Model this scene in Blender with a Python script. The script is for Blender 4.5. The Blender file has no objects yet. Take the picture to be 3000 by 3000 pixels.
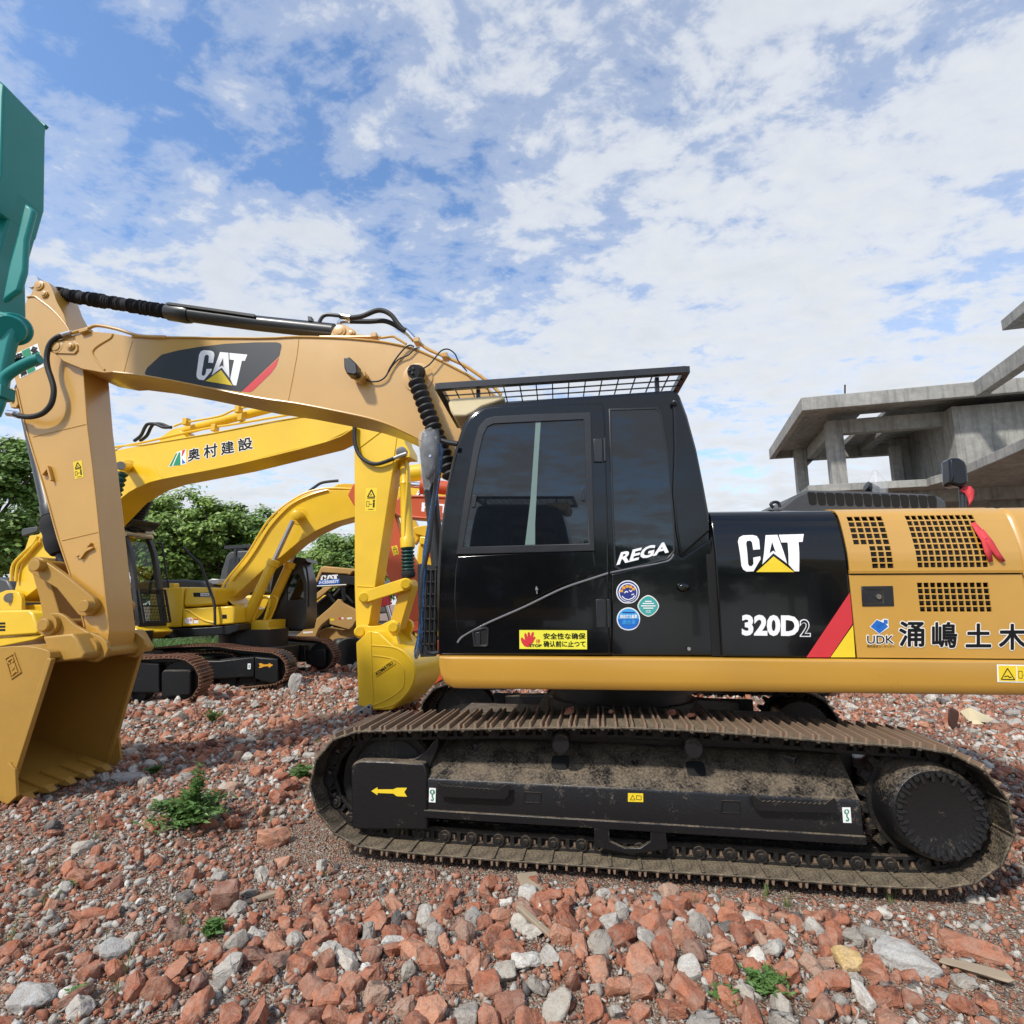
import bpy, bmesh, math, random
import numpy as np
from mathutils import Vector, Matrix
S = bpy.context.scene
COL = S.collection
R = math.radians
# ---------------------------------------------------------------- camera, sky, sun, exposure
F, H = 1620.0, 1.72
TH = math.atan(270 / F)
cam = bpy.data.objects.new('camera', bpy.data.cameras.new('camera'))
COL.objects.link(cam); S.camera = cam
cam.location = (0, 0, H); cam.rotation_euler = (R(90) + TH, 0, 0)
cam.data.sensor_width = 36; cam.data.lens = F / 3000 * 36
cam.data.clip_start = 0.05; cam.data.clip_end = 3000
SUN_EL, SUN_DIR = 45, Vector((0.66, 0.76, 0))        # light travels right and away from the camera
d_ = SUN_DIR.normalized() * math.cos(R(SUN_EL)); d_.z = -math.sin(R(SUN_EL))
sun = bpy.data.objects.new('sun', bpy.data.lights.new('sun', 'SUN')); COL.objects.link(sun)
sun.rotation_euler = d_.to_track_quat('-Z', 'Y').to_euler()
sun.data.energy = 2.5; sun.data.angle = R(4.0); sun.data.color = (1, .95, .87)
W = bpy.data.worlds.new("World"); S.world = W; W.use_nodes = True
S.view_settings.view_transform = 'Standard'; S.view_settings.look = 'None'
S.view_settings.exposure = 0.62; S.view_settings.gamma = 1
S.cycles.max_bounces = 6; S.cycles.transparent_max_bounces = 16; S.cycles.use_denoising = True

def ND(nt, typ, **kw):
    n = nt.nodes.new('ShaderNode' + typ)
    for k, v in kw.items():
        if k.startswith('i_'):
            k = k[2:]
            n.inputs[int(k) if k.isdigit() else k.replace('_', ' ')].default_value = v
        else: setattr(n, k, v)
    return n
def math_(nt, op, a, b=None, c=None, clamp=False):
    n = nt.nodes.new('ShaderNodeMath'); n.operation = op; n.use_clamp = clamp
    for i, v in enumerate((a, b, c)):
        if v is None: continue
        if isinstance(v, (int, float)): n.inputs[i].default_value = v
        else: nt.links.new(v, n.inputs[i])
    return n.outputs[0]
def mixc(nt, fac, a, b, mode='MIX'):
    n = nt.nodes.new('ShaderNodeMix'); n.data_type = 'RGBA'; n.blend_type = mode
    for i, v in ((0, fac), (6, a), (7, b)):
        if isinstance(v, (int, float)): n.inputs[i].default_value = v
        elif isinstance(v, tuple): n.inputs[i].default_value = (*v[:3], 1)
        else: nt.links.new(v, n.inputs[i])
    return n.outputs[2]
def ramp(nt, fac, stops, interp='LINEAR'):
    n = nt.nodes.new('ShaderNodeValToRGB'); cr = n.color_ramp; cr.interpolation = interp
    while len(cr.elements) > 1: cr.elements.remove(cr.elements[-1])
    for i, (p, c) in enumerate(stops):
        e = cr.elements[0] if i == 0 else cr.elements.new(p)
        e.position = p; e.color = (*c, 1) if isinstance(c, tuple) else (c, c, c, 1)
    nt.links.new(fac, n.inputs[0]); return n.outputs[0]
def noise(nt, vec, scale, detail=4, rough=.55, dist=0.0):
    n = ND(nt, 'TexNoise'); n.inputs['Scale'].default_value = scale; n.inputs['Detail'].default_value = detail
    n.inputs['Roughness'].default_value = rough; n.inputs['Distortion'].default_value = dist
    if vec is not None: nt.links.new(vec, n.inputs['Vector'])
    return n.outputs['Fac']

def sky_world():
    nt = W.node_tree; L = nt.links; bg = nt.nodes['Background']
    sky = ND(nt, 'TexSky', sky_type='NISHITA', sun_disc=False)
    sky.sun_elevation = R(SUN_EL); sky.sun_rotation = math.atan2(-d_.x, -d_.y)
    sky.altitude = 50; sky.air_density = 1.0; sky.dust_density = 0.6; sky.ozone_density = 1.6
    tc = ND(nt, 'TexCoord'); sp = ND(nt, 'SeparateXYZ'); L.new(tc.outputs['Generated'], sp.inputs[0])
    z = math_(nt, 'MAXIMUM', sp.outputs[2], 0.0)
    zz = math_(nt, 'ADD', z, 0.16)
    cx = math_(nt, 'DIVIDE', sp.outputs[0], zz); cy = math_(nt, 'DIVIDE', sp.outputs[1], zz)
    cb = ND(nt, 'CombineXYZ'); L.new(cx, cb.inputs[0]); L.new(cy, cb.inputs[1])
    mp = ND(nt, 'Mapping'); L.new(cb.outputs[0], mp.inputs[0])
    mp.inputs['Location'].default_value = (3.1, 0.35, 0); mp.inputs['Rotation'].default_value = (0, 0, R(35)); mp.inputs['Scale'].default_value = (0.85, 1.15, 1)
    v = mp.outputs[0]
    n1 = noise(nt, v, 1.25, 7, .58, .25); n2 = noise(nt, v, 5.6, 8, .62, .35); n3 = noise(nt, v, 15, 5, .62, .2)
    # clear patch up on the left, thick cloud up on the right
    def lobe(d, p):
        n = ND(nt, 'VectorMath', operation='DOT_PRODUCT'); L.new(tc.outputs['Generated'], n.inputs[0]); n.inputs[1].default_value = Vector(d).normalized()
        return math_(nt, 'POWER', math_(nt, 'MAXIMUM', n.outputs['Value'], 0.0), p)
    clear = lobe((-0.95, 0.80, 1.05), 12); back = lobe((-.1, -1, .38), 6); thick = lobe((0.40, 0.80, 0.62), 10); thick2 = lobe((0.75, 1.0, 0.32), 14); thick3 = lobe((-0.78, 1.0, 0.30), 20)
    a = math_(nt, 'MULTIPLY_ADD', n1, 0.74, math_(nt, 'MULTIPLY', n2, 0.80))
    a = math_(nt, 'MULTIPLY_ADD', n3, 0.40, a)
    a = math_(nt, 'MULTIPLY_ADD', clear, -0.15, a)
    a = math_(nt, 'MULTIPLY_ADD', back, -0.07, a)
    for t, w in ((thick, .055), (thick2, .03), (thick3, .07)): a = math_(nt, 'MULTIPLY_ADD', t, w, a)
    a = math_(nt, 'ADD', a, math_(nt, 'MULTIPLY', math_(nt, 'SUBTRACT', 0.42, z), 0.22))
    cov = ramp(nt, a, [(.74, 0.0), (.87, .34), (.99, .74), (1.0, .78)], 'EASE')
    cov2 = ramp(nt, math_(nt, 'SUBTRACT', a, .12), [(.78, 0.0), (1.0, .22)])
    cov = math_(nt, 'ADD', cov, cov2, clamp=True)
    shade = ramp(nt, math_(nt, 'MULTIPLY_ADD', n2, .6, math_(nt, 'MULTIPLY', n1, .5)), [(.35, (.98, .99, 1.0)), (.62, (.80, .84, .90)), (.8, (.66, .72, .80))])
    STR = 0.12
    cs = nt.nodes.new('ShaderNodeVectorMath'); cs.operation = 'SCALE'; L.new(shade, cs.inputs[0]); cs.inputs['Scale'].default_value = 0.62 / STR
    skyc = mixc(nt, 1.0, sky.outputs[0], (1.06, 1.22, 1.36), 'MULTIPLY')
    c = mixc(nt, cov, skyc, cs.outputs[0])
    L.new(c, bg.inputs['Color']); bg.inputs['Strength'].default_value = STR
sky_world()

# ---------------------------------------------------------------- pixel tracing onto real vertical planes
ZM = {'o': (0, 0, 1.5528), '1': (0, 750, .3882), '2': (0, 1500, .3882), '3': (300, 1150, .3882), '4': (750, 850, .3882), '5': (900, 1350, .4139),
      '6': (1250, 1050, .44), 's1': (1250, 1500, .44), 's2': (2000, 1350, .5176), 's3': (2200, 850, .4141), 's4': (850, 1950, .5694), 's5': (1900, 1950, .5694),
      'a': (360, 1780, .3623), 'b': (860, 1600, .24845), 'c': (1000, 1250, .2588), 'd': (0, 1480, .2588), 'e': (360, 1480, .2588), 'f': (0, 240, .5487), 'h': (2350, 2000, .3364), 'g': (0, 2200, .5176), 'p': (0, 0, 1)}
def ray(x, y):
    x = (x - 1500) / F; y = -(y - 1500) / F
    return (x, math.cos(TH) - y * math.sin(TH), math.sin(TH) + y * math.cos(TH))
def conv(z, p):
    ox, oy, s = ZM[z]; return (ox + p[0] * s, oy + p[1] * s)
def gpt(x, y, z=0.0):                       # photo pixel -> point of the ground
    r = ray(x, y); t = (z - H) / r[2]; return Vector((r[0] * t, r[1] * t, z))
class Frame:
    """a machine's own axes: u along it, v away from the camera side, w up"""
    def __init__(s, o, a): s.o = o; s.a = a; s.d = (math.cos(a), -math.sin(a)); s.n = (math.sin(a), math.cos(a))
    def uw(s, x, y, V):
        r = ray(x, y); c = s.o[0] * s.n[0] + s.o[1] * s.n[1] + V
        t = c / (r[0] * s.n[0] + r[1] * s.n[1])
        X, Y = r[0] * t - s.o[0], r[1] * t - s.o[1]
        return (X * s.d[0] + Y * s.d[1], H + r[2] * t)
    def tr(s, z, pts, V): return [s.uw(*conv(z, p), V) for p in pts]
    def pt(s, z, p, V):
        u, w = s.uw(*conv(z, p), V); return Vector((u, V, w))
    def pts(s, z, ps, V): return [s.pt(z, p, V) for p in ps]
    def world(s, p): return Vector((s.o[0] + p[0] * s.d[0] + p[1] * s.n[0], s.o[1] + p[0] * s.d[1] + p[1] * s.n[1], p[2]))
    def px(s, p):
        q = s.world(p); q.z -= H
        zc = q.y * math.cos(TH) + q.z * math.sin(TH); yc = -q.y * math.sin(TH) + q.z * math.cos(TH)
        return (1500 + F * q.x / zc, 1500 - F * yc / zc)

# ---------------------------------------------------------------- things, parts
def tag(o, label=None, cat=None, group=None, kind=None):
    for k, v in (('label', label), ('category', cat), ('group', group), ('kind', kind)):
        if v: o[k] = v
    return o
def thing(name, label, cat, frame=None, group=None, loc=None, rz=0):
    o = bpy.data.objects.new(name, None); COL.objects.link(o); o.empty_display_size = .3
    if frame: o.location = (frame.o[0], frame.o[1], 0); o.rotation_euler = (0, 0, -frame.a)
    if loc is not None: o.location = loc; o.rotation_euler = (0, 0, rz)
    return tag(o, label, cat, group)
def catmull(pts, n=6, closed=False):
    P = [Vector(p) for p in pts]; out = []; m = len(P)
    for i in range(m if closed else m - 1):
        a, b, c, d = (P[(i + k) % m] if closed else P[min(max(i + k, 0), m - 1)] for k in (-1, 0, 1, 2))
        for j in range(n):
            t = j / n
            out.append(.5 * ((2 * b) + (c - a) * t + (2 * a - 5 * b + 4 * c - d) * t * t + (3 * b - a - 3 * c + d) * t ** 3))
    if not closed: out.append(P[-1])
    return out
def sm2(pts, n=4, closed=False): return [(p.x, p.y) for p in catmull([(p[0], p[1], 0) for p in pts], n, closed)]
class MB:
    def __init__(s): s.bm = bmesh.new(); s.mi = 0
    def v(s, p): return s.bm.verts.new(p)
    def f(s, vs):
        try: fc = s.bm.faces.new(vs); fc.material_index = s.mi; return fc
        except ValueError: return None
    def prism(s, ol, v0, v1, hole=None):
        a = [s.v((u, v0, w)) for u, w in ol]; b = [s.v((u, v1, w)) for u, w in ol]; n = len(ol)
        area = sum(ol[i][0] * ol[(i + 1) % n][1] - ol[(i + 1) % n][0] * ol[i][1] for i in range(n))
        if area < 0: a.reverse(); b.reverse()
        s.f(a); s.f(b[::-1])
        for i in range(n): s.f([a[(i + 1) % n], a[i], b[i], b[(i + 1) % n]])
        return s
    def taper(s, ol0, v0, ol1, v1):
        a = [s.v((u, v0, w)) for u, w in ol0]; b = [s.v((u, v1, w)) for u, w in ol1]; n = len(ol0)
        s.f(a); s.f(b[::-1])
        for i in range(n): s.f([a[(i + 1) % n], a[i], b[i], b[(i + 1) % n]])
        return s
    def ring(s, outer, inner, v0, v1):          # frame between two outlines with equal point counts
        n = len(outer); A = [[s.v((u, v, w)) for u, w in ol] for ol, v in ((outer, v0), (inner, v0), (outer, v1), (inner, v1))]
        for i in range(n):
            j = (i + 1) % n
            s.f([A[0][i], A[0][j], A[1][j], A[1][i]]); s.f([A[2][j], A[2][i], A[3][i], A[3][j]])
            s.f([A[0][j], A[0][i], A[2][i], A[2][j]]); s.f([A[1][i], A[1][j], A[3][j], A[3][i]])
        return s
    def box(s, u0, u1, v0, v1, w0, w1): return s.prism([(u0, w0), (u1, w0), (u1, w1), (u0, w1)], v0, v1)
    def obox(s, c, ax, ay, az, hx, hy, hz):     # oriented box
        vs = [s.v(c + ax * (hx * i) + ay * (hy * j) + az * (hz * k)) for i in (-1, 1) for j in (-1, 1) for k in (-1, 1)]
        for q in ((0, 1, 3, 2), (4, 6, 7, 5), (0, 4, 5, 1), (2, 3, 7, 6), (0, 2, 6, 4), (1, 5, 7, 3)): s.f([vs[i] for i in q])
        return s
    def bar(s, p0, p1, a, b=None, up=(0, 1, 0)):
        p0, p1 = Vector(p0), Vector(p1); x = (p1 - p0); l = x.length; x.normalize(); y = Vector(up); y = (y - x * y.dot(x)).normalized(); z = x.cross(y)
        return s.obox((p0 + p1) / 2, x, y, z, l / 2, a / 2, (b or a) / 2)
    def rings(s, cs, rs, seg=12, cap=True):     # swept circles
        cs = [Vector(c) for c in cs]; n = len(cs)
        t = [(cs[min(i + 1, n - 1)] - cs[max(i - 1, 0)]).normalized() for i in range(n)]
        for i in range(n):
            if t[i].length == 0: t[i] = t[i - 1] if i else Vector((1, 0, 0))
        nrm = t[0].orthogonal().normalized(); prev = None; first = None
        for i in range(n):
            nrm = (nrm - t[i] * nrm.dot(t[i])).normalized(); b = t[i].cross(nrm)
            rg = [s.v(cs[i] + (nrm * math.cos(2 * math.pi * k / seg) + b * math.sin(2 * math.pi * k / seg)) * rs[i]) for k in range(seg)]
            if prev:
                for k in range(seg): s.f([prev[k], prev[(k + 1) % seg], rg[(k + 1) % seg], rg[k]])
            else: first = rg
            prev = rg
        if cap: s.f(first[::-1]); s.f(prev)
        return s
    def tube(s, pts, r, seg=10, n=6):
        c = catmull(pts, n) if n > 1 else [Vector(p) for p in pts]
        return s.rings(c, [r] * len(c), seg)
    def cyl(s, p0, p1, r0, r1=None, seg=20): return s.rings([p0, p1], [r0, r0 if r1 is None else r1], seg)
    def axial(s, p0, p1, prof, seg=20):         # profile (t, r) along a line
        p0, p1 = Vector(p0), Vector(p1); x = (p1 - p0).normalized(); q = x.orthogonal().normalized(); b = x.cross(q); prev = None
        for k, (t, r) in enumerate(prof):
            c = p0 + (p1 - p0) * t
            rg = [s.v(c + (q * math.cos(2 * math.pi * j / seg) + b * math.sin(2 * math.pi * j / seg)) * r) for j in range(seg)]
            if prev:
                for j in range(seg): s.f([prev[j], prev[(j + 1) % seg], rg[(j + 1) % seg], rg[j]])
            else: s.f(rg[::-1])
            prev = rg
        s.f(prev); return s
    def disc(s, c, v0, v1, r, seg=24): return s.axial((c[0], v0, c[1]), (c[0], v1, c[1]), [(0, r), (1, r)], seg)
    def lathe(s, c, prof, seg=32): return s.axial((c[0], 0, c[1]), (c[0], 1, c[1]), prof, seg)    # prof: (v, r)
    def loft(s, prof, u0, u1, caps=True, close=True):     # profile (v,w) swept along u
        a = [s.v((u0, v, w)) for v, w in prof]; b = [s.v((u1, v, w)) for v, w in prof]; n = len(prof)
        for i in range(n if close else n - 1): s.f([a[i], a[(i + 1) % n], b[(i + 1) % n], b[i]])
        if caps: s.f(a[::-1]); s.f(b)
        return s
    def poly(s, pts):
        return s.f([s.v(p) for p in pts])
    def quad2(s, frame, z, pts, V): return s.poly(frame.pts(z, pts, V))
SPLIT = {'mouth_rim', 'cylinder_strap', 'bucket_ear', 'steel_pipes', 'pipe_clamps', 'hydraulic_hose', 'hose_fitting', 'cylinder_lug', 'guard_bracket', 'window_latch', 'eye_bolts', 'light_cable', 'guard_foot', 'engine_pipes', 'radiator_fins', 'bucket_teeth', 'mirror_pole', 'oil_pipe', 'track_roller', 'track_frame', 'frame_web', 'wheel', 'weld_seams', 'side_ribs', 'ridge_moulding', 'boom_lip', 'side_wall', 'roof_edge'}
RENAME = {'steel_pipes': 'steel_pipe', 'pipe_clamps': 'pipe_clamp', 'eye_bolts': 'eye_bolt', 'engine_pipes': 'engine_pipe', 'radiator_fins': 'radiator_fin', 'bucket_teeth': 'bucket_tooth', 'weld_seams': 'weld_seam', 'side_ribs': 'side_rib'}
def islands(bm):
    seen, out = set(), []
    for v in bm.verts:
        if v in seen: continue
        st, isl = [v], []; seen.add(v)
        while st:
            q = st.pop(); isl.append(q)
            for e in q.link_edges:
                w = e.other_vert(q)
                if w not in seen: seen.add(w); st.append(w)
        out.append(isl)
    return out
def obj(name, mb, mat, parent=None, *a, **k):
    if name in SPLIT:
        isl = islands(mb.bm)
        if len(isl) > 1:
            first = None
            for vs in isl:
                m2 = MB(); mp = {v: m2.v(v.co) for v in vs}; fs = {f for v in vs for f in v.link_faces}
                for f in sorted(fs, key=lambda f: f.index): m2.mi = f.material_index; m2.f([mp[v] for v in f.verts])
                o = obj1(RENAME.get(name, name), m2, mat, parent, *a, **k); first = first or o
                if o is not first and name in ('track_frame', 'frame_web', 'track_roller', 'wheel'): GROUPED.append((first, o))
            mb.bm.free(); return first
    return obj1(RENAME.get(name, name), mb, mat, parent, *a, **k)
GROUPED = []
def obj1(name, mb, mat, parent=None, bevel=0, smooth=True, label=None, ang=35, seg=2, fix=True):
    bm = mb.bm
    if fix: bmesh.ops.recalc_face_normals(bm, faces=bm.faces[:])
    me = bpy.data.meshes.new(name); bm.to_mesh(me); bm.free()
    for m in (mat if isinstance(mat, (list, tuple)) else [mat]): me.materials.append(m)
    if smooth and len(me.polygons):
        me.polygons.foreach_set('use_smooth', [True] * len(me.polygons)); me.set_sharp_from_angle(angle=R(ang))
    o = bpy.data.objects.new(name, me); COL.objects.link(o)
    if parent: o.parent = parent
    if bevel:
        b = o.modifiers.new('bevel', 'BEVEL'); b.width = bevel; b.segments = seg; b.limit_method = 'ANGLE'; b.angle_limit = R(32); b.use_clamp_overlap = True
    if label: o['label'] = label
    return o
def copy_tree(o, parent=None, skip=()):
    c = o.copy(); COL.objects.link(c); c.parent = parent
    for ch in list(o.children):
        if not (skip and ch.name.startswith(skip)): copy_tree(ch, c)
    return c
# ---------------------------------------------------------------- materials
def mat(name):
    m = bpy.data.materials.new(name); m.use_nodes = True
    return m, m.node_tree, m.node_tree.nodes['Principled BSDF']
def setp(b, **k):
    for n, v in k.items(): b.inputs[n.replace('_', ' ')].default_value = v
def objco(nt): return ND(nt, 'TexCoord').outputs['Object']
def paint(name, c, rough=.35, coat=.5, coatr=.12, spec=.5, dirt=.25, dirtc=(.16, .11, .07), dscale=3.0, streak=0.0, metal=0.0, bump=.02):
    m, nt, b = mat(name); L = nt.links; co = objco(nt)
    n1 = noise(nt, co, dscale, 8, .65); n2 = noise(nt, co, dscale * 9, 4, .6)
    k = math_(nt, 'MULTIPLY_ADD', n2, .45, math_(nt, 'MULTIPLY', n1, .75))
    f = ramp(nt, k, [(.55, 0.0), (.85, 1.0)]); f = math_(nt, 'MULTIPLY', f, dirt)
    if streak:
        mp = ND(nt, 'Mapping'); L.new(co, mp.inputs[0]); mp.inputs['Scale'].default_value = (14, 14, 1.1)
        st = ramp(nt, noise(nt, mp.outputs[0], 1.6, 5, .6), [(.55, 0.0), (.78, 1.0)])
        f = math_(nt, 'MULTIPLY_ADD', st, streak, f, clamp=True)
    var = ramp(nt, noise(nt, co, 1.3, 3), [(.3, tuple(x * .93 for x in c)), (.7, tuple(min(1, x * 1.06) for x in c))])
    L.new(mixc(nt, f, var, dirtc), b.inputs['Base Color'])
    L.new(math_(nt, 'MULTIPLY_ADD', f, .45, math_(nt, 'MULTIPLY_ADD', n1, .16, rough - .08), clamp=True), b.inputs['Roughness'])
    setp(b, Metallic=metal, Coat_Weight=coat, Coat_Roughness=coatr, Specular_IOR_Level=spec)
    if bump:
        bp = ND(nt, 'Bump'); bp.inputs['Strength'].default_value = bump; bp.inputs['Distance'].default_value = .02
        L.new(noise(nt, co, 9, 3), bp.inputs['Height']); L.new(bp.outputs[0], b.inputs['Normal'])
    return m
def plain(name, c, rough=.5, metal=0.0, spec=.5):
    m, nt, b = mat(name); co = objco(nt)
    v = ramp(nt, noise(nt, co, 14, 4), [(.3, tuple(x * .97 for x in c)), (.7, tuple(min(1, x * 1.03) for x in c))])
    nt.links.new(v, b.inputs['Base Color']); setp(b, Roughness=rough, Metallic=metal, Specular_IOR_Level=spec); return m
def muddy(name, c, mudc, amount=.5, rough=.55, scale=4.0, updirt=.6, bump=.25, spec=.4):
    """worn black steel with dry mud lying on it, more on upward faces"""
    m, nt, b = mat(name); L = nt.links; co = objco(nt)
    n1 = noise(nt, co, scale, 9, .68); n2 = noise(nt, co, scale * 11, 5, .65)
    g = ND(nt, 'NewGeometry'); sp = ND(nt, 'SeparateXYZ'); L.new(g.outputs['Normal'], sp.inputs[0])
    up = math_(nt, 'MAXIMUM', sp.outputs[2], 0.0)
    k = math_(nt, 'MULTIPLY_ADD', n2, .5, math_(nt, 'MULTIPLY', n1, .7)); k = math_(nt, 'MULTIPLY_ADD', up, updirt * .35, k)
    f = ramp(nt, k, [(.82 - amount * .5, 0.0), (1.0 - amount * .35, 1.0)])
    mc = ramp(nt, n2, [(.3, tuple(x * .6 for x in mudc)), (.7, mudc)])
    L.new(mixc(nt, f, c, mc), b.inputs['Base Color'])
    L.new(math_(nt, 'MULTIPLY_ADD', f, .9 - rough, rough), b.inputs['Roughness']); setp(b, Specular_IOR_Level=spec)
    bp = ND(nt, 'Bump'); bp.inputs['Strength'].default_value = bump; bp.inputs['Distance'].default_value = .01
    L.new(math_(nt, 'MULTIPLY_ADD', f, .5, n2), bp.inputs['Height']); L.new(bp.outputs[0], b.inputs['Normal'])
    return m
def glass_dark(name, tint=(.006, .008, .011), rough=.02):
    m, nt, b = mat(name); L = nt.links; co = objco(nt)
    n = noise(nt, co, 2.2, 6, .6)
    L.new(ramp(nt, n, [(.40, tint), (.8, tuple(x * 1.5 for x in tint))]), b.inputs['Base Color'])
    setp(b, Roughness=rough, Specular_IOR_Level=.62, Coat_Weight=.15, Coat_Roughness=.02)
    return m
def film(name, c, alpha=.45, rough=.25):
    m, nt, b = mat(name); L = nt.links; co = objco(nt)
    setp(b, Base_Color=(*c, 1), Roughness=rough, Specular_IOR_Level=.7)
    L.new(ramp(nt, noise(nt, co, 14, 5, .6, .6), [(.3, alpha * .55), (.7, min(1, alpha * 1.5))]), b.inputs['Alpha'])
    bp = ND(nt, 'Bump'); bp.inputs['Strength'].default_value = .3; bp.inputs['Distance'].default_value = .02
    L.new(noise(nt, co, 22, 4, .6, 1.0), bp.inputs['Height']); L.new(bp.outputs[0], b.inputs['Normal']); return m
M = {}
M['tan'] = paint('cat_tan_paint', (.57, .305, .044), .34, .75, .24, .85, .08, (.42, .24, .05))
M['tan_bucket'] = paint('tan_bucket_paint', (.43, .24, .042), .5, .2, .3, .4, .22, (.27, .15, .04))
M['skirt'] = paint('tan_skirt_paint', (.54, .285, .034), .30, .8, .2, .8, .06, (.42, .24, .05))
M['black'] = paint('black_gloss_paint', (.0035, .004, .005), .12, .28, .03, .38, .06, (.03, .026, .022), 2.2, .05, 0, .004)
M['black_satin'] = paint('black_satin_paint', (.012, .013, .015), .42, .25, .2, .5, .15, (.05, .045, .04))
M['rubber'] = plain('black_rubber', (.012, .012, .013), .62)
M['cloth_black'] = plain('black_sleeve_cloth', (.011, .011, .014), .85)
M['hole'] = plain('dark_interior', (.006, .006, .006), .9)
M['white'] = plain('white_vinyl', (.88, .88, .88), .4)
M['ink'] = plain('black_vinyl', (.006, .006, .007), .45, 0, .3)
M['charcoal'] = plain('charcoal_vinyl', (.028, .032, .038), .42)
M['red'] = plain('red_vinyl', (.62, .035, .045), .45)
M['sticker_y'] = plain('yellow_vinyl', (.85, .62, .03), .4)
M['sign_y'] = plain('bright_yellow_vinyl', (.82, .78, .06), .4)
M['green'] = plain('green_vinyl', (.015, .26, .12), .4)
M['blue'] = plain('blue_vinyl', (.015, .14, .52), .4)
M['navy'] = plain('navy_vinyl', (.02, .035, .22), .4)
M['cyan'] = plain('sky_blue_vinyl', (.06, .38, .75), .4)
M['tealv'] = plain('teal_vinyl', (.05, .36, .34), .4)
M['orangev'] = plain('orange_vinyl', (.78, .36, .03), .4)
M['pale_line'] = plain('white_outline_vinyl', (.85, .82, .74), .4)
M['chrome'] = plain('bright_steel', (.62, .62, .62), .22, 1.0)
M['steel'] = plain('grey_steel', (.34, .34, .34), .45, .8)
M['cream'] = plain('cream_plastic', (.72, .60, .36), .35)
M['glass'] = glass_dark('tinted_glass')
M['seal'] = plain('pale_green_seal', (.17, .24, .22), .3)
M['shoe'] = muddy('muddy_track_steel', (.020, .018, .016), (.29, .225, .145), .52, .5, 7, .42, .4)
M['link'] = muddy('dark_track_link', (.014, .013, .012), (.17, .12, .075), .42, .5, 6, .5, .3)
M['frame'] = muddy('black_track_frame', (.010, .010, .011), (.20, .155, .105), .22, .34, 6, .78, .2, .5)
M['grouser'] = plain('worn_rusty_steel', (.27, .185, .125), .55, .2)
M['komatsu'] = paint('yellow_paint', (.79, .50, .014), .38, .4, .2, .5, .08, (.42, .27, .03))
M['komatsu_b'] = paint('deep_yellow_paint', (.70, .41, .010), .38, .4, .2, .5, .08, (.42, .27, .03))
M['orange'] = paint('orange_red_paint', (.54, .085, .025), .42, .3, .2, .5, .12, (.4, .12, .05))
M['teal'] = paint('teal_paint', (.002, .22, .195), .40, .15, .2, .4, .05, (.02, .2, .19))
M['loader_tan'] = paint('dusty_tan_paint', (.46, .27, .08), .55, .1, .3, .4, .35, (.28, .2, .12))
M['rust_shoe'] = muddy('rusty_track_steel', (.05, .03, .022), (.27, .15, .085), .8, .6, 5, .4, .3)
M['track_dark'] = muddy('black_roller_frame', (.010, .011, .012), (.09, .075, .055), .25, .4, 4, .6, .1)
def glass_see(name, tint=(.55, .66, .58)):
    m, nt, b = mat(name); L = nt.links
    tr = ND(nt, 'BsdfTransparent'); tr.inputs[0].default_value = (*tint, 1); gl = ND(nt, 'BsdfGlossy'); gl.inputs['Roughness'].default_value = .02
    fr = ND(nt, 'Fresnel'); fr.inputs[0].default_value = 1.55; mx = ND(nt, 'MixShader'); L.new(fr.outputs[0], mx.inputs[0]); L.new(tr.outputs[0], mx.inputs[1]); L.new(gl.outputs[0], mx.inputs[2])
    L.new(mx.outputs[0], nt.nodes['Material Output'].inputs[0]); return m
M['glass_see'] = glass_see('green_tinted_glass')
M['green_rubber'] = plain('dark_green_bellows', (.008, .06, .05), .5)
M['clear'] = film('clear_plastic', (.8, .82, .84), .17)
M['bluefilm'] = film('blue_plastic_film', (.025, .085, .20), .85)
M['greyhood'] = paint('grey_hood_paint', (.045, .05, .055), .5, .1, .3, .5, .3)
def concrete():
    m, nt, b = mat('weathered_concrete'); L = nt.links; co = objco(nt)
    n1 = noise(nt, co, .6, 8, .62); n2 = noise(nt, co, 5, 6, .6)
    mp = ND(nt, 'Mapping'); L.new(co, mp.inputs[0]); mp.inputs['Scale'].default_value = (4, 4, .35)
    st = ramp(nt, noise(nt, mp.outputs[0], 1.2, 6, .65), [(.50, 0.0), (.72, .75)])
    base = ramp(nt, math_(nt, 'MULTIPLY_ADD', n2, .4, math_(nt, 'MULTIPLY', n1, .6)), [(.3, (.19, .187, .175)), (.55, (.33, .325, .30)), (.75, (.47, .46, .43))])
    L.new(mixc(nt, st, base, (.10, .10, .10)), b.inputs['Base Color']); setp(b, Roughness=.9)
    bp = ND(nt, 'Bump'); bp.inputs['Strength'].default_value = .3; bp.inputs['Distance'].default_value = .05
    L.new(n2, bp.inputs['Height']); L.new(bp.outputs[0], b.inputs['Normal']); return m
M['concrete'] = concrete()
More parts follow.
